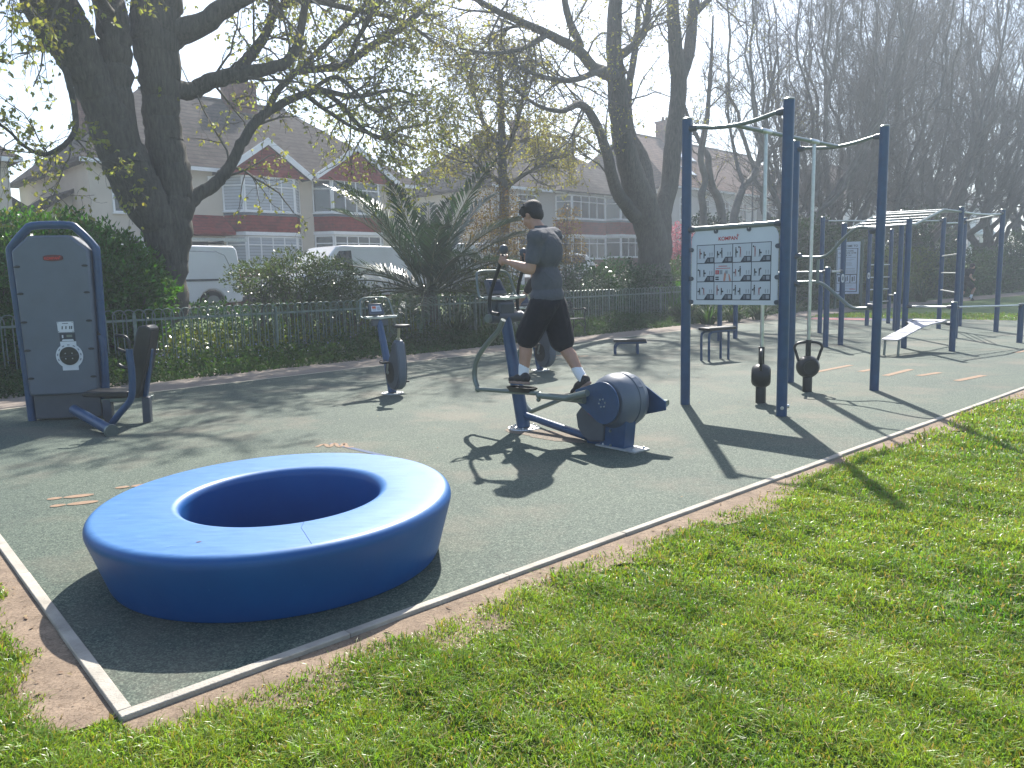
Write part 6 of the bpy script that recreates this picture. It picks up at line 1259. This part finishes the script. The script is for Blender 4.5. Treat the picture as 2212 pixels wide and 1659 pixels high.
# ---- second big tree
limbs = [
 [(2010, 1850, 260), (2012, 1640, 195), (1995, 1450, 185), (1935, 1250, 172), (1880, 1100, 152), (1830, 900, 132), (1790, 600, 116), (1770, 350, 100), (1770, 100, 82), (1790, -200, 62), (1800, -500, 40), (1780, -800, 20)],
 [(2030, 1600, 190), (2060, 1330, 130), (2112, 1150, 112), (2132, 900, 102), (2168, 550, 100), (2150, 300, 82), (2130, 0, 70), (2140, -300, 50, .4), (2160, -650, 24, .6)],
 [(2168, 520, 80), (2235, 300, 70), (2262, 0, 60, .3), (2300, -300, 45, .6), (2340, -600, 22, .8)],
 [(1900, 1350, 90), (1780, 1180, 76, -.3), (1720, 950, 62, -.5), (1650, 760, 55, -.7), (1560, 650, 46, -.9), (1440, 690, 30, -1.1), (1300, 660, 22, -1.3), (1150, 560, 16, -1.5)],
 [(1780, 480, 90), (1640, 420, 64, -.4), (1540, 310, 60, -.7), (1350, 210, 50, -1.0), (1150, 120, 40, -1.3), (950, 20, 34, -1.6), (750, -120, 24, -1.9)],
 [(1985, 1250, 95), (1950, 1000, 80, .5), (1870, 830, 60, .9), (1850, 600, 50, 1.2), (1900, 300, 36, 1.5), (1920, 0, 26, 1.7)],
 [(1790, 350, 64), (1880, 290, 46, -.3), (1950, 200, 42, -.5), (1980, 50, 36, -.6), (2000, -200, 24, -.6)],
 [(1560, 300, 50, -.7), (1480, 100, 42, -.6), (1440, -100, 32, -.5), (1400, -300, 20, -.4)],
 [(1700, 430, 40, -.4), (1500, 500, 32, -1.2), (1300, 470, 24, -1.8), (1100, 380, 16, -2.2)],
 [(1350, 215, 36, -1.0), (1200, 300, 28, -1.4), (1000, 330, 20, -1.8), (800, 300, 12, -2.1)],
 [(2255, 100, 40, .2), (2400, -50, 34, -.3), (2550, -250, 24, -.8)],
]
LV = [dict(m=14, L=2.9, ang=(.35, 1.1), trop=.03, wig=.2, rf=.42, rmax=.036), dict(m=7, L=1.4, ang=(.3, 1.0), trop=.0, wig=.26, rf=.55, rmin=.006), dict(m=4, L=.65, ang=(.3, 1.1), trop=0.0, wig=.33, rf=.6, rmin=.004)]
for k, q in enumerate(limbs): q[0] = (*q[0][:3], q[0][3] if len(q[0]) > 3 else 0, (.5, 1) if k < 2 else (.2, 1))
make_tree('spreading_tree', 'large tree forking low into two thick stems, standing left of the kettlebell frame', limbs, c2z, 16.5, LV, (1, .075, .025, .3, 2, .9), 21, OLIVE, wob=.02)
# ---- young tree between the houses
limbs = [[(1085, 1500, 60), (1085, 1250, 62), (1075, 1100, 60), (1070, 900, 50), (1062, 700, 44), (1060, 500, 34), (1062, 300, 22), (1070, 120, 12)],
 [(1075, 1000, 34), (1150, 800, 28, -.4), (1200, 600, 20, -.6), (1220, 400, 12, -.7)], [(1070, 950, 30), (960, 780, 24, .3), (900, 600, 18, .5), (870, 420, 12, .6)],
 [(1080, 1180, 30), (1200, 1090, 24, -.5), (1330, 1020, 18, -.8), (1450, 960, 12, -1)], [(1080, 1150, 28), (960, 1060, 22, .2), (860, 950, 16, .3), (760, 900, 10, .4)],
 [(1070, 850, 26), (1200, 880, 20, .6), (1350, 850, 14, 1), (1480, 860, 9, 1.4)]]
LV = [dict(m=20, L=1.9, ang=(.5, 1.2), trop=.03, wig=.18, rf=.5, rmax=.025), dict(m=8, L=.9, ang=(.3, 1.0), trop=.02, wig=.25, rf=.55, rmin=.005), dict(m=4, L=.4, ang=(.3, 1.1), trop=0, wig=.3, rf=.6, rmin=.004)]
for q in limbs: q[0] = (*q[0][:3], q[0][3] if len(q[0]) > 3 else 0, (.2, 1))
make_tree('young_tree', 'slim young tree with fine pale leaves behind the palm, in front of the middle house', limbs, c2z, 18.6, LV, (2, .075, .026, .3, 2, .9), 31, OLIVE, bark=BARK2, wob=.02)
# ---- bare curving tree behind the board
limbs = [[(345, 1250, 62), (350, 900, 56), (338, 760, 60), (365, 640, 48), (330, 480, 50), (345, 330, 52), (380, 150, 40), (400, -100, 32), (420, -400, 24), (430, -700, 14)],
 [(540, 1250, 76), (490, 860, 66), (425, 700, 62), (395, 560, 56), (390, 450, 50), (350, 380, 40, .2), (280, 250, 32, .4), (200, 50, 26, .6), (150, -200, 18, .8)],
 [(560, 1200, 70), (620, 860, 66), (680, 700, 56), (760, 600, 50), (812, 450, 46), (850, 200, 34, -.3), (900, -100, 26, -.5), (960, -400, 16, -.7)],
 [(690, 690, 40), (640, 560, 32, .5), (600, 380, 26, .8), (560, 150, 20, 1), (540, -150, 12, 1.2)], [(800, 500, 36), (900, 420, 28, -.4), (1000, 250, 20, -.8), (1080, 50, 14, -1)]]
LV = [dict(m=12, L=2.4, ang=(.3, 1.0), trop=.06, wig=.2, rf=.45, rmax=.035), dict(m=7, L=1.2, ang=(.3, 1.0), trop=.04, wig=.26, rf=.55, rmin=.007), dict(m=5, L=.6, ang=(.3, 1.0), trop=.02, wig=.3, rf=.6, rmin=.005)]
for q in limbs: q[0] = (*q[0][:3], q[0][3] if len(q[0]) > 3 else 0, (.3, 1))
make_tree('curving_tree', 'bare tree with three thin curving stems, seen above the white exercise board', limbs, c5z, 18.5, LV, (1, .06, .02, .2, 1, .9), 41, OLIVE, bark=BARK2, wob=.02)
# ---- tall bare trees with upright shoots along the right
BROWNTW = mat('grey brown bare shoots', (.15, .137, .125), .85, 0, .2, 1)
def pollard(seed, nl, H_, spread, trunk_h, r0):
    r = np.random.default_rng(seed); tr = thing('bare_elm_tree', 'x', 'tree', (0, 0, 0), 0, 'tall bare trees along the right of the park')
    mb = MB(); tp = np.array([[0, 0, -.3], [.05, 0, .6], [.02, .05, trunk_h * .6], [0, 0, trunk_h]]); mb.tube(bez(tp, 4), np.linspace(r0 * 1.25, r0, 13), 14)
    Ls = []
    for k in range(nl):
        a = 2 * PI * k / nl + r.uniform(-.3, .3); o = r.uniform(.45, 1.35) * spread; z0 = trunk_h * r.uniform(.55, 1)
        pts = [(0, 0, z0), (math.cos(a) * o * .35, math.sin(a) * o * .35, z0 + H_ * .12), (math.cos(a) * o * .75, math.sin(a) * o * .75, z0 + H_ * .34), (math.cos(a) * o, math.sin(a) * o, z0 + H_ * .62), (math.cos(a) * o * 1.12, math.sin(a) * o * 1.12, z0 + H_ * r.uniform(.85, 1))]
        C = np.array(bez(pts, 5)) + np.cumsum(r.normal(size=(21, 3)) * [.13, .13, 0], 0); rr = np.linspace(r0 * r.uniform(.25, .45), .03, 21); mb.tube(C, rr, 8); Ls.append((resample(C, 12), np.interp(np.linspace(0, 1, 12), np.linspace(0, 1, 21), rr)))
    build('trunk', mb, BARK2, tr, ang=60)
    P = np.stack([l[0] for l in Ls]); R = np.stack([l[1] for l in Ls]); tb = []
    P, R = grow(r, P, R, 13, H_ * .32, (.35, 1.1), .09, .17, 8, .42, .08, 1, .3, .35, rmax=.034); tb.append(tubes_np(P, R, 4))
    P2, R2 = grow(r, P, R, 8, H_ * .16, (.25, .85), .12, .14, 6, .5, .1, 1, .4, .3); R2 = np.maximum(R2, .008); tb.append(tubes_np(P2, R2, 3))
    P3, R3 = grow(r, P2, R2, 5, H_ * .075, (.2, .8), .12, .18, 5, .6, .1, 1, .5, .2); R3 = np.maximum(R3, .006); tb.append(tubes_np(P3, R3, 3))
    V, F = join(tb); arrmesh('crown', V, [F], BROWNTW, None, tr); return tr
pa, pb_ = pollard(51, 9, 12.5, 3.6, 3.2, .42), pollard(52, 11, 13.5, 3.0, 2.6, .36)
spots = [(1700, 17.2, 0, 1.0, 'leftmost tall bare tree of the right-hand row, rising above the two sliding poles'), (1797, 17.0, 1, 1.0, 'tall bare tree whose trunk shows just right of the right-hand kettlebell pole'),
 (1873, 16.0, 0, 1.08, 'tall bare tree with fanned stems rising behind the monkey ladder'), (1972, 15.0, 1, 1.15, 'pale-trunked tall bare tree seen between the rig posts, behind the running man'),
 (2052, 15.6, 0, 1.25, 'dark-trunked tall bare tree just right of the running man'), (2125, 14.0, 1, 1.2, 'tall bare tree with a thick dark trunk near the far right post'),
 (2230, 13.0, 0, 1.2, 'rightmost tall bare tree, its branches entering at the picture edge'), (1930, 23.0, 1, 1.3, 'distant bare tree behind the others, above the dark clipped bushes')]
for k, (px, t_, w_, sc_, lb) in enumerate(spots):
    src = (pa, pb_)[w_]; o_ = src if k in (0, 1) else copy_tree(src)
    d = ray(px, 600); nrm = np.array([-Q, Q, 0]); P_ = TP(px, 600, t_); o_.location = (P_[0], P_[1], float(terrain(P_[0], P_[1]))); o_.rotation_euler = (0, 0, k * 1.3 + .4); o_.scale = (sc_,) * 3; o_['label'] = lb
# ---- shrubs and hedges
def bush(name, label, cat, lumps, n, L, W_, m, seed, stem=True, droop=-.2, shell=.55, group=None, extra=None, fold=.3):
    """lumps: list of (centre, radii); leaf-sized faces spread through the volume, woody stems inside"""
    r = np.random.default_rng(seed); c0 = np.array(lumps[0][0], float); gz_ = float(terrain(c0[0], c0[1])); tr = thing(name, label, cat, (c0[0], c0[1], gz_), 0, group)
    vol = np.array([np.prod(q[1]) ** (2 / 3) for q in lumps]); cnt = (n * vol / vol.sum()).astype(int); Cs, Ds = [], []
    for (c, rd), k in zip(lumps, cnt):
        d = unit(r.normal(size=(k, 3))); rad = r.uniform(shell ** 3, 1, k) ** (1 / 3)
        ph = r.uniform(0, 6.28, 6); bumps = 1 + .13 * np.sin(d[:, 0] * 5 + ph[0]) * np.sin(d[:, 1] * 6 + ph[1]) + .10 * np.sin(d[:, 2] * 9 + ph[2]) * np.sin(d[:, 0] * 11 + ph[3]) + .07 * np.sin(d[:, 1] * 17 + ph[4]) * np.sin(d[:, 2] * 19 + ph[5])
        p = np.array(c) + d * np.array(rd) * (rad * bumps)[:, None]; k_ = p[:, 2] > terrain(p[:, 0], p[:, 1]) + .02; Cs.append(p[k_]); Ds.append(unit(d * .8 + r.normal(size=d.shape) * .75 + np.array([0, 0, -droop]))[k_])
    C, D = np.concatenate(Cs), np.concatenate(Ds); V, F = leaves_np(r, C, D, L * r.uniform(.55, 1.35, len(C)), W_ * r.uniform(.6, 1.3, len(C)), fold)
    fol = arrmesh('foliage', V, [F], m, None, tr, world=True)
    if stem:
        ps = []
        for (c, rd) in lumps:
            k = 9; a = r.uniform(0, 6.28, k); b0 = np.stack([c[0] + np.cos(a) * .15 * rd[0], c[1] + np.sin(a) * .15 * rd[1], 0 * a], 1); b0[:, 2] = terrain(b0[:, 0], b0[:, 1]) - .05
            e = np.array(c) + unit(r.normal(size=(k, 3)) + [0, 0, 1.0]) * np.array(rd) * .8; ps.append(np.stack([b0 + (e - b0) * t + r.normal(size=(k, 3)) * .04 * (t * (1 - t) * 4) for t in np.linspace(0, 1, 6)], 1))
        P = np.concatenate(ps); R = np.linspace(.02, .006, 6)[None, :].repeat(len(P), 0); P2, R2 = grow(r, P, R, 4, .5, (.3, .9), .05, .2, 5, .6, .3); V, F = join([tubes_np(P, R, 5), tubes_np(P2, R2, 3)]); arrmesh('stems', V, [F], TWIG, None, tr, world=True)
    return tr
def hull_box(pl, t0, zc=None): pass
LAUREL = leafmat('bright green hedge leaves', (.045, .11, .016), (.10, .19, .03), .42, (1.1, 1.4, .4), .35, 1.5)
DARKG = leafmat('dark green leaves', (.018, .042, .012), (.045, .085, .022), .3, (1.1, 1.3, .5), .32, 1.5)
MIDG = leafmat('mid green leaves', (.025, .055, .014), (.06, .10, .026), .35, (1.2, 1.3, .5), .6, 1.5, .2)
PALEG = leafmat('grey green leaves', (.06, .085, .035), (.13, .16, .07), .35, (1.1, 1.2, .6), .35, 1.5)
GOLD = leafmat('golden bronze leaves', (.14, .09, .02), (.26, .19, .05), .45, (1.3, 1.1, .4), .5, 2)
YELG = leafmat('yellow green leaves', (.08, .11, .015), (.15, .18, .03), .4, (1.2, 1.2, .4), .6, 2, .2)
GLOSS = leafmat('glossy laurel leaves', (.010, .022, .010), (.025, .045, .018), .12, (1, 1.3, .5), .16, 2, .8)
PINKL = leafmat('pink blossom', (.34, .12, .16), (.5, .24, .26), .4, (1.1, .8, .9), .6, 2)
def LP_(px, py, t, r, dz=0): return (TP(px, py, t) + np.array([0, 0, dz]), r)
# big left hedge
H = [LP_(x, y, 15.9, (1.0, 1.0, rz_)) for x, y, rz_ in ((-40, 600, 1.0), (30, 585, 1.0), (95, 580, 1.0), (155, 580, 1.0), (205, 590, .95), (245, 610, .9), (270, 640, .75))] + [LP_(x, 640, 15.5, (1.0, .9, .95)) for x in (-40, 30, 100, 160, 210, 250)] + [LP_(285, 665, 15.6, (.5, .7, .6))] + [LP_(x, 720, 15.4, (.9, .8, .6)) for x in (-30, 40, 110, 180, 250)]
bush('hedge', 'large rounded bright green hedge behind the tall grey press machine', 'hedge', H, 60000, .11, .024, LAUREL, 61, droop=-.35, shell=.7)
bush('shrub', 'loose pale-leaved shrub behind the railings in front of the white vans', 'shrub', [LP_(560, 600, 16.2, (.75, .6, .42)), LP_(640, 590, 16.2, (.8, .6, .55)), LP_(710, 600, 16.2, (.75, .6, .5)), LP_(760, 640, 16.0, (.7, .6, .4)), LP_(640, 650, 16, (1.0, .6, .45))], 9000, .085, .02, PALEG, 62, shell=.4)
bush('shrub', 'broad dark green rounded bush behind the railings, right of the man', 'shrub', [LP_(1270, 620, 15.9, (1.0, .8, .8)), LP_(1340, 620, 15.9, (1.1, .8, .95)), LP_(1400, 625, 15.9, (1.0, .8, .85)), LP_(1300, 670, 15.6, (1.3, .8, .6)), LP_(1390, 672, 15.6, (1.2, .7, .6))], 17000, .10, .028, DARKG, 63)
bush('shrub', 'lighter green bush between the dark rounded bush and the blue posts', 'shrub', [LP_(1440, 620, 16.4, (.8, .7, .75)), LP_(1468, 600, 16.8, (.7, .7, .8)), LP_(1430, 665, 16, (.8, .6, .5))], 6500, .10, .028, MIDG, 64)
bush('shrub', 'bright green low bush showing just left of the white exercise board', 'shrub', [LP_(1452, 640, 15.2, (.55, .5, .5))], 2500, .10, .025, LAUREL, 65)
bush('shrub', 'glossy dark laurel glinting above the top of the white exercise board', 'shrub', [LP_(1520, 500, 19.2, (1.1, 1.0, .8)), LP_(1565, 500, 19.2, (1.0, 1.0, .85)), LP_(1540, 545, 19.0, (1.3, 1, .9)), LP_(1600, 520, 19.2, (.8, .8, .7)), LP_(1550, 610, 18.0, (1.5, 1, 1.4))], 9000, .13, .038, GLOSS, 66)
bush('blossom_shrub', 'shrub covered in pink blossom between the forked tree and the leftmost blue post', 'shrub', [LP_(1462, 520, 19.5, (.8, .8, .8)), LP_(1470, 560, 19.5, (.7, .7, .7))], 2600, .09, .035, PINKL, 67, shell=.3)
bush('hedge', 'square-cut green hedge behind the sliding poles and the welcome board', 'hedge', [LP_(x, y, 14.8, (1.6, 1.0, 1.35)) for x, y in ((1715, 540), (1755, 535), (1795, 545), (1835, 555))] + [LP_(x, 600, 14.6, (1.6, .9, 1.0)) for x in (1690, 1740, 1790, 1840)], 22000, .15, .04, MIDG, 68)
bush('conifer_bush', 'wide dark evergreen bush behind the monkey ladder', 'shrub', [LP_(x, y, 15.2, (1.8, 1.5, 1.7)) for x, y in ((1935, 520), (1975, 505), (2010, 515), (1950, 555), (2000, 555))], 14000, .16, .03, DARKG, 69)
bush('hedge', 'rounded golden-green hedge seen between the rig posts below the dark evergreen', 'hedge', [LP_(x, y, 14.0, (1.5, .9, 1.1)) for x, y in ((1900, 590), (1940, 580), (1980, 578), (2020, 585))] + [LP_(x, 615, 13.8, (1.4, .8, .8)) for x in (1880, 1930, 1980, 2030)], 15000, .13, .035, YELG, 70)
bush('hedge', 'long dark green hedge behind the running man at the far right', 'hedge', [LP_(x, y, 12.6, (2.0, 1.2, 1.4)) for x, y in ((2060, 590), (2095, 588), (2130, 585), (2165, 578), (2200, 570), (2240, 570))] + [LP_(x, 612, 12.2, (1.8, 1.0, .9)) for x in (2050, 2100, 2150, 2200, 2250)] + [LP_(x, y, 13.5, (1.6, 1.2, 1.3)) for x, y in ((2190, 535), (2215, 530), (2170, 550))], 20000, .17, .045, MIDG, 71)
bush('orange_shrub', 'twiggy golden-bronze shrub right beside the head of the man on the trainer', 'shrub', [LP_(1225, 480, 17.0, (.5, .5, .55)), LP_(1238, 540, 16.8, (.45, .5, .6)), LP_(1205, 560, 16.8, (.5, .5, .5))], 1700, .08, .02, GOLD, 72, shell=.2)
bush('orange_shrub', 'tall loose golden-bronze shrub between the palm and the head of the man', 'shrub', [LP_(1075, 455, 18.0, (.9, .8, .8)), LP_(1045, 500, 18.0, (.8, .8, .7)), LP_(1110, 500, 18.0, (.8, .8, .8)), LP_(1085, 560, 17.6, (.9, .8, .7))], 5200, .085, .02, GOLD, 73, shell=.2)
bush('hedge', 'low clipped yellow-green hedge at the foot of the palm on its right', 'hedge', [LP_(980, 608, 16.6, (.7, .5, .35)), LP_(1030, 605, 16.6, (.8, .5, .35)), LP_(1070, 610, 16.6, (.7, .5, .35))], 4500, .07, .02, YELG, 74)
# ---- undergrowth beneath and behind the railings
def undergrowth(n, s0, s1, t0, t1, hf, L, W_, m, seed, lab, droop=-.3):
    r = np.random.default_rng(seed); s = r.uniform(s0, s1, n); t = r.uniform(t0, t1, n); x, y = s * Q - t * Q, s * Q + t * Q
    cl = .5 + .5 * np.sin(s * 1.7 + np.sin(t * 2.3) * 1.5) * np.sin(t * 2.9 + np.sin(s * .9) * 2); cl2 = .5 + .5 * np.sin(s * 6.1 + t * 2) * np.sin(t * 7.3 - s)
    h = hf(s, t) * (.35 + .65 * cl) * (.6 + .4 * cl2); z = terrain(x, y) + h * r.uniform(0, 1, n) ** .7; C = np.stack([x, y, z], 1); D = unit(r.normal(size=(n, 3)) * .8 + [0, 0, .5]); V, F = leaves_np(r, C, D, L * r.uniform(.5, 1.5, n), W_ * r.uniform(.5, 1.4, n), .3)
    return tag(arrmesh('undergrowth', V, [F], m), lab, 'undergrowth', None, 'stuff')
edge = lambda s, t: np.clip((t - 12.75 - .25 * np.sin(s * 1.3) - .12 * np.sin(s * 4.1)) / .9, 0, 1)
undergrowth(60000, -6, 24, 12.6, 14.6, lambda s, t: edge(s, t) * .55 + .03, .07, .018, MIDG, 81, 'low green weeds and ivy spilling from the railings towards the path')
undergrowth(40000, -6, 26, 14.5, 17.6, lambda s, t: .55 + .45 * smooth(14.5, 16.5, t), .085, .022, DARKG, 82, 'tangled knee-high green plants growing behind the railings')
undergrowth(9000, 2, 13, 14.4, 16.5, lambda s, t: .95 + 0 * s, .08, .02, YELG, 83, 'scattered paler yellow-green plants behind the left railings')
undergrowth(26000, 22, 70, 12.8, 16.5, lambda s, t: edge(s, t) * .5 + .05, .12, .03, MIDG, 84, 'dark low plants along the far part of the path')
undergrowth(30000, -20, 60, 16.5, 20.0, lambda s, t: .6 + 0 * s, .12, .03, DARKG, 85, 'dark ground cover on the bank below the street')
# blue bells speckled left of the bike
BELL = leafmat('bluebell petals', (.25, .28, .5), (.4, .42, .65), .3, (1, 1, 1), .5, 3)
undergrowth(500, 5, 9.5, 13.6, 15.4, lambda s, t: .6 + 0 * s, .035, .014, BELL, 86, 'scattered pale bluebells among the weeds left of the bike')
# ---- strap-leaved clumps
def strap(label, c, n, L, seed, w=.018, group=None, m=None):
    r = np.random.default_rng(seed); z0 = float(terrain(c[0], c[1])); tr = thing('strap_leaf_plant', label, 'plant', (c[0], c[1], z0), 0, group)
    a = r.uniform(0, 6.28, n); o = r.uniform(0, .22, n); ln = L * r.uniform(.5, 1.15, n); bend = r.uniform(.5, 2.3, n); el = r.uniform(1.0, 1.5, n); K_ = 7
    P = np.zeros((n, K_, 3)); P[:, 0] = np.stack([c[0] + np.cos(a) * o, c[1] + np.sin(a) * o, 0 * a + z0], 1)
    for k in range(1, K_):
        e = el - bend * ((k - 1) / (K_ - 1)) ** 1.3; P[:, k] = P[:, k - 1] + np.stack([np.cos(a) * np.cos(e), np.sin(a) * np.cos(e), np.sin(e)], 1) * (ln / (K_ - 1))[:, None]
    sd_ = np.stack([-np.sin(a), np.cos(a), 0 * a], 1)[:, None, :] * (w * np.array([.8, 1, 1, .95, .8, .5, .05]))[None, :, None]; V = np.stack([P - sd_, P + sd_], 2).reshape(-1, 3); i = np.arange(n)[:, None] * K_ * 2 + np.arange(K_ - 1)[None] * 2
    F = np.stack([i, i + 1, i + 3, i + 2], -1).reshape(-1, 4); arrmesh('leaf_blades', V, [F], m or MIDG, None, tr, world=True); return tr
SG = 'strap-leaved clumps along the railings'
for k, (px, py, n_, L_s, lb) in enumerate([(985, 738, 150, 1.0, 'arching strap-leaved clump just left of the console of the cross trainer'), (1040, 728, 130, .95, 'strap-leaved clump just behind the front post of the cross trainer'), (1452, 690, 170, 1.15, 'tall sunlit sword-leaved clump left of the leftmost tall post'), (1482, 694, 110, .9, 'sword-leaved clump at the foot of the leftmost tall post'),
     (1530, 700, 110, .75, 'low arching clump under the left half of the white board'), (1585, 695, 110, .75, 'low arching clump under the middle of the white board'), (1640, 690, 110, .75, 'low arching clump under the right end of the white board'), (1705, 682, 90, .7, 'arching clump behind the face-on kettlebell'),
     (1950, 656, 120, 1.0, 'arching clump at the foot of the golden-green hedge, left part'), (1990, 652, 120, 1.0, 'arching clump at the foot of the golden-green hedge, right part'), (1885, 660, 120, .9, 'arching clump beside the foot of the welcome board')]):
    p = G(px, py); strap(lb, p[:2], n_, L_s, 90 + k, .016 if py > 700 else .022, SG, LAUREL if k in (2,) else MIDG)
# ---- palm
PALML = leafmat('palm leaflets', (.022, .05, .022), (.05, .09, .04), .22, (1.1, 1.3, .5), .28, 1.5, .7)
pc = TP(925, 590, 15.6); pz = float(terrain(pc[0], pc[1])); pt = thing('palm_tree', 'short feathery palm with long arching fronds behind the railings, centre left', 'palm', (pc[0], pc[1], pz))
r = np.random.default_rng(23); mb = MB(); mb.tube([(pc[0], pc[1], pz - .1), (pc[0], pc[1], .8), (pc[0], pc[1], 1.25)], [.20, .22, .20], 14); build('trunk', mb, BARK, pt, world=True)
VV, FF, RB = [], [], []; o_ = 0
for k in range(38):
    a = k * 2.399 + 1.1 + r.uniform(-.3, .3); e0_ = r.uniform(.15, 1.15) if k > 5 else r.uniform(1.0, 1.4); Lf = r.uniform(3.1, 4.5); K_ = 26; p = np.array([pc[0] + math.cos(a) * .12, pc[1] + math.sin(a) * .12, 1.15]); bend = r.uniform(.8, 1.35) * (1.25 - e0_ * .45); R_ = [p]
    for i in range(1, K_): e = e0_ - bend * (i / K_) ** 1.5; p = p + np.array([math.cos(a) * math.cos(e), math.sin(a) * math.cos(e), math.sin(e)]) * Lf / K_; R_.append(p)
    R_ = np.array(R_); RB.append(resample(R_, 8)); T = unit(np.gradient(R_, axis=0)); S_ = np.array([-math.sin(a), math.cos(a), 0]); U_ = np.cross(T, S_) * -1
    for i in np.arange(3, K_ - .2, .34):
        i0 = int(min(i, K_ - 2)); f = i - i0; q = R_[i0] * (1 - f) + R_[i0 + 1] * f; ll = .66 * math.sin(PI * min(1, (.12 + i / K_ * .95))) ** .7 + .06
        for s_ in (-1, 1):
            d = unit(T[i0] * .85 + S_ * s_ * .62 + U_[i0] * .22 * np.sign(U_[i0][2]) + r.normal(size=3) * .09); wv = unit(np.cross(d, U_[i0])) * .021; tipp = q + d * ll - np.array([0, 0, .10 * ll]); mid = q + d * ll * .5
            VV += [q, mid + wv, tipp, mid - wv]
VV = np.array(VV); FF = np.arange(len(VV) // 4)[:, None] * 4 + np.array([0, 1, 2, 3]); arrmesh('fronds', VV, [FF], PALML, None, pt, world=True)
RB = np.array(RB); V, F = tubes_np(RB, np.linspace(.028, .006, 8)[None].repeat(len(RB), 0), 5); arrmesh('frond_ribs', V, [F], mat('palm rib', (.10, .11, .04), .5), None, pt, world=True)
# ---- bow-top railings
ft = thing('railings', 'green-grey bow-top metal railings running along the far side of the path', 'fence', tuple(S(0, 14.5, -.03)), PI / 4)
FENM = mat('weathered green railings', (.15, .19, .17), .38, .3, .2, 8)
mb = MB(); s0, s1, sp_ = -6.0, 46.0, .168
for k in range(int((s1 - s0) / sp_)):
    x = s0 + k * sp_; hw = .112; pts = [(x - hw, 0, 0), (x - hw, 0, 1.02)] + [(x + hw * -math.cos(a), 0, 1.02 + hw * 1.05 * math.sin(a)) for a in np.linspace(.3, PI - .3, 6)] + [(x + hw, 0, 1.02), (x + hw, 0, 0)]; mb.tube([(p[0], p[1] + (.012 if k % 2 else -.012), p[2]) for p in pts], .011, 5)
pales = build('hoop_pales', mb, FENM, ft, fix=False); pales['kind'] = 'stuff'
for z in (.95, .12): mb = MB(); mb.box(((s0 + s1) / 2, 0, z), (s1 - s0, .012, .04)); build('rail', mb, FENM, ft)
for x in np.arange(s0, s1, 2.75): mb = MB(); mb.box((x, .0, .53), (.045, .045, 1.1)); build('fence_post', mb, FENM, ft)
# ================================================================== thin sunlit haze in the air of the park
hz = MB(); hz.box((0, 20, 13.5), (2 * HZ, 2 * HZ, 30)); HM = bpy.data.materials.new('thin spring haze'); HM.use_nodes = True; hn = HM.node_tree; hn.nodes.clear()
pv = hn.nodes.new('ShaderNodeVolumePrincipled'); pv.inputs['Density'].default_value = .0029; pv.inputs['Anisotropy'].default_value = .35; pv.inputs['Color'].default_value = (.80, .90, 1, 1)
ho = hn.nodes.new('ShaderNodeOutputMaterial'); hn.links.new(pv.outputs[0], ho.inputs['Volume'])
hzo = build('haze', hz, HM, smooth=False, fix=True); tag(hzo, 'pale thin haze in the air over the whole park', 'haze', None, 'stuff')
bpy.context.view_layer.update()
for o in bpy.data.objects:
    if 'label' in o and len(o['label'].replace('-', ' ').split()) > 16: pass; print('LONG', o.name, o['label'])
print('objects', len(bpy.data.objects), 'polys', sum(len(o.data.polygons) for o in bpy.data.objects if o.type == 'MESH'))
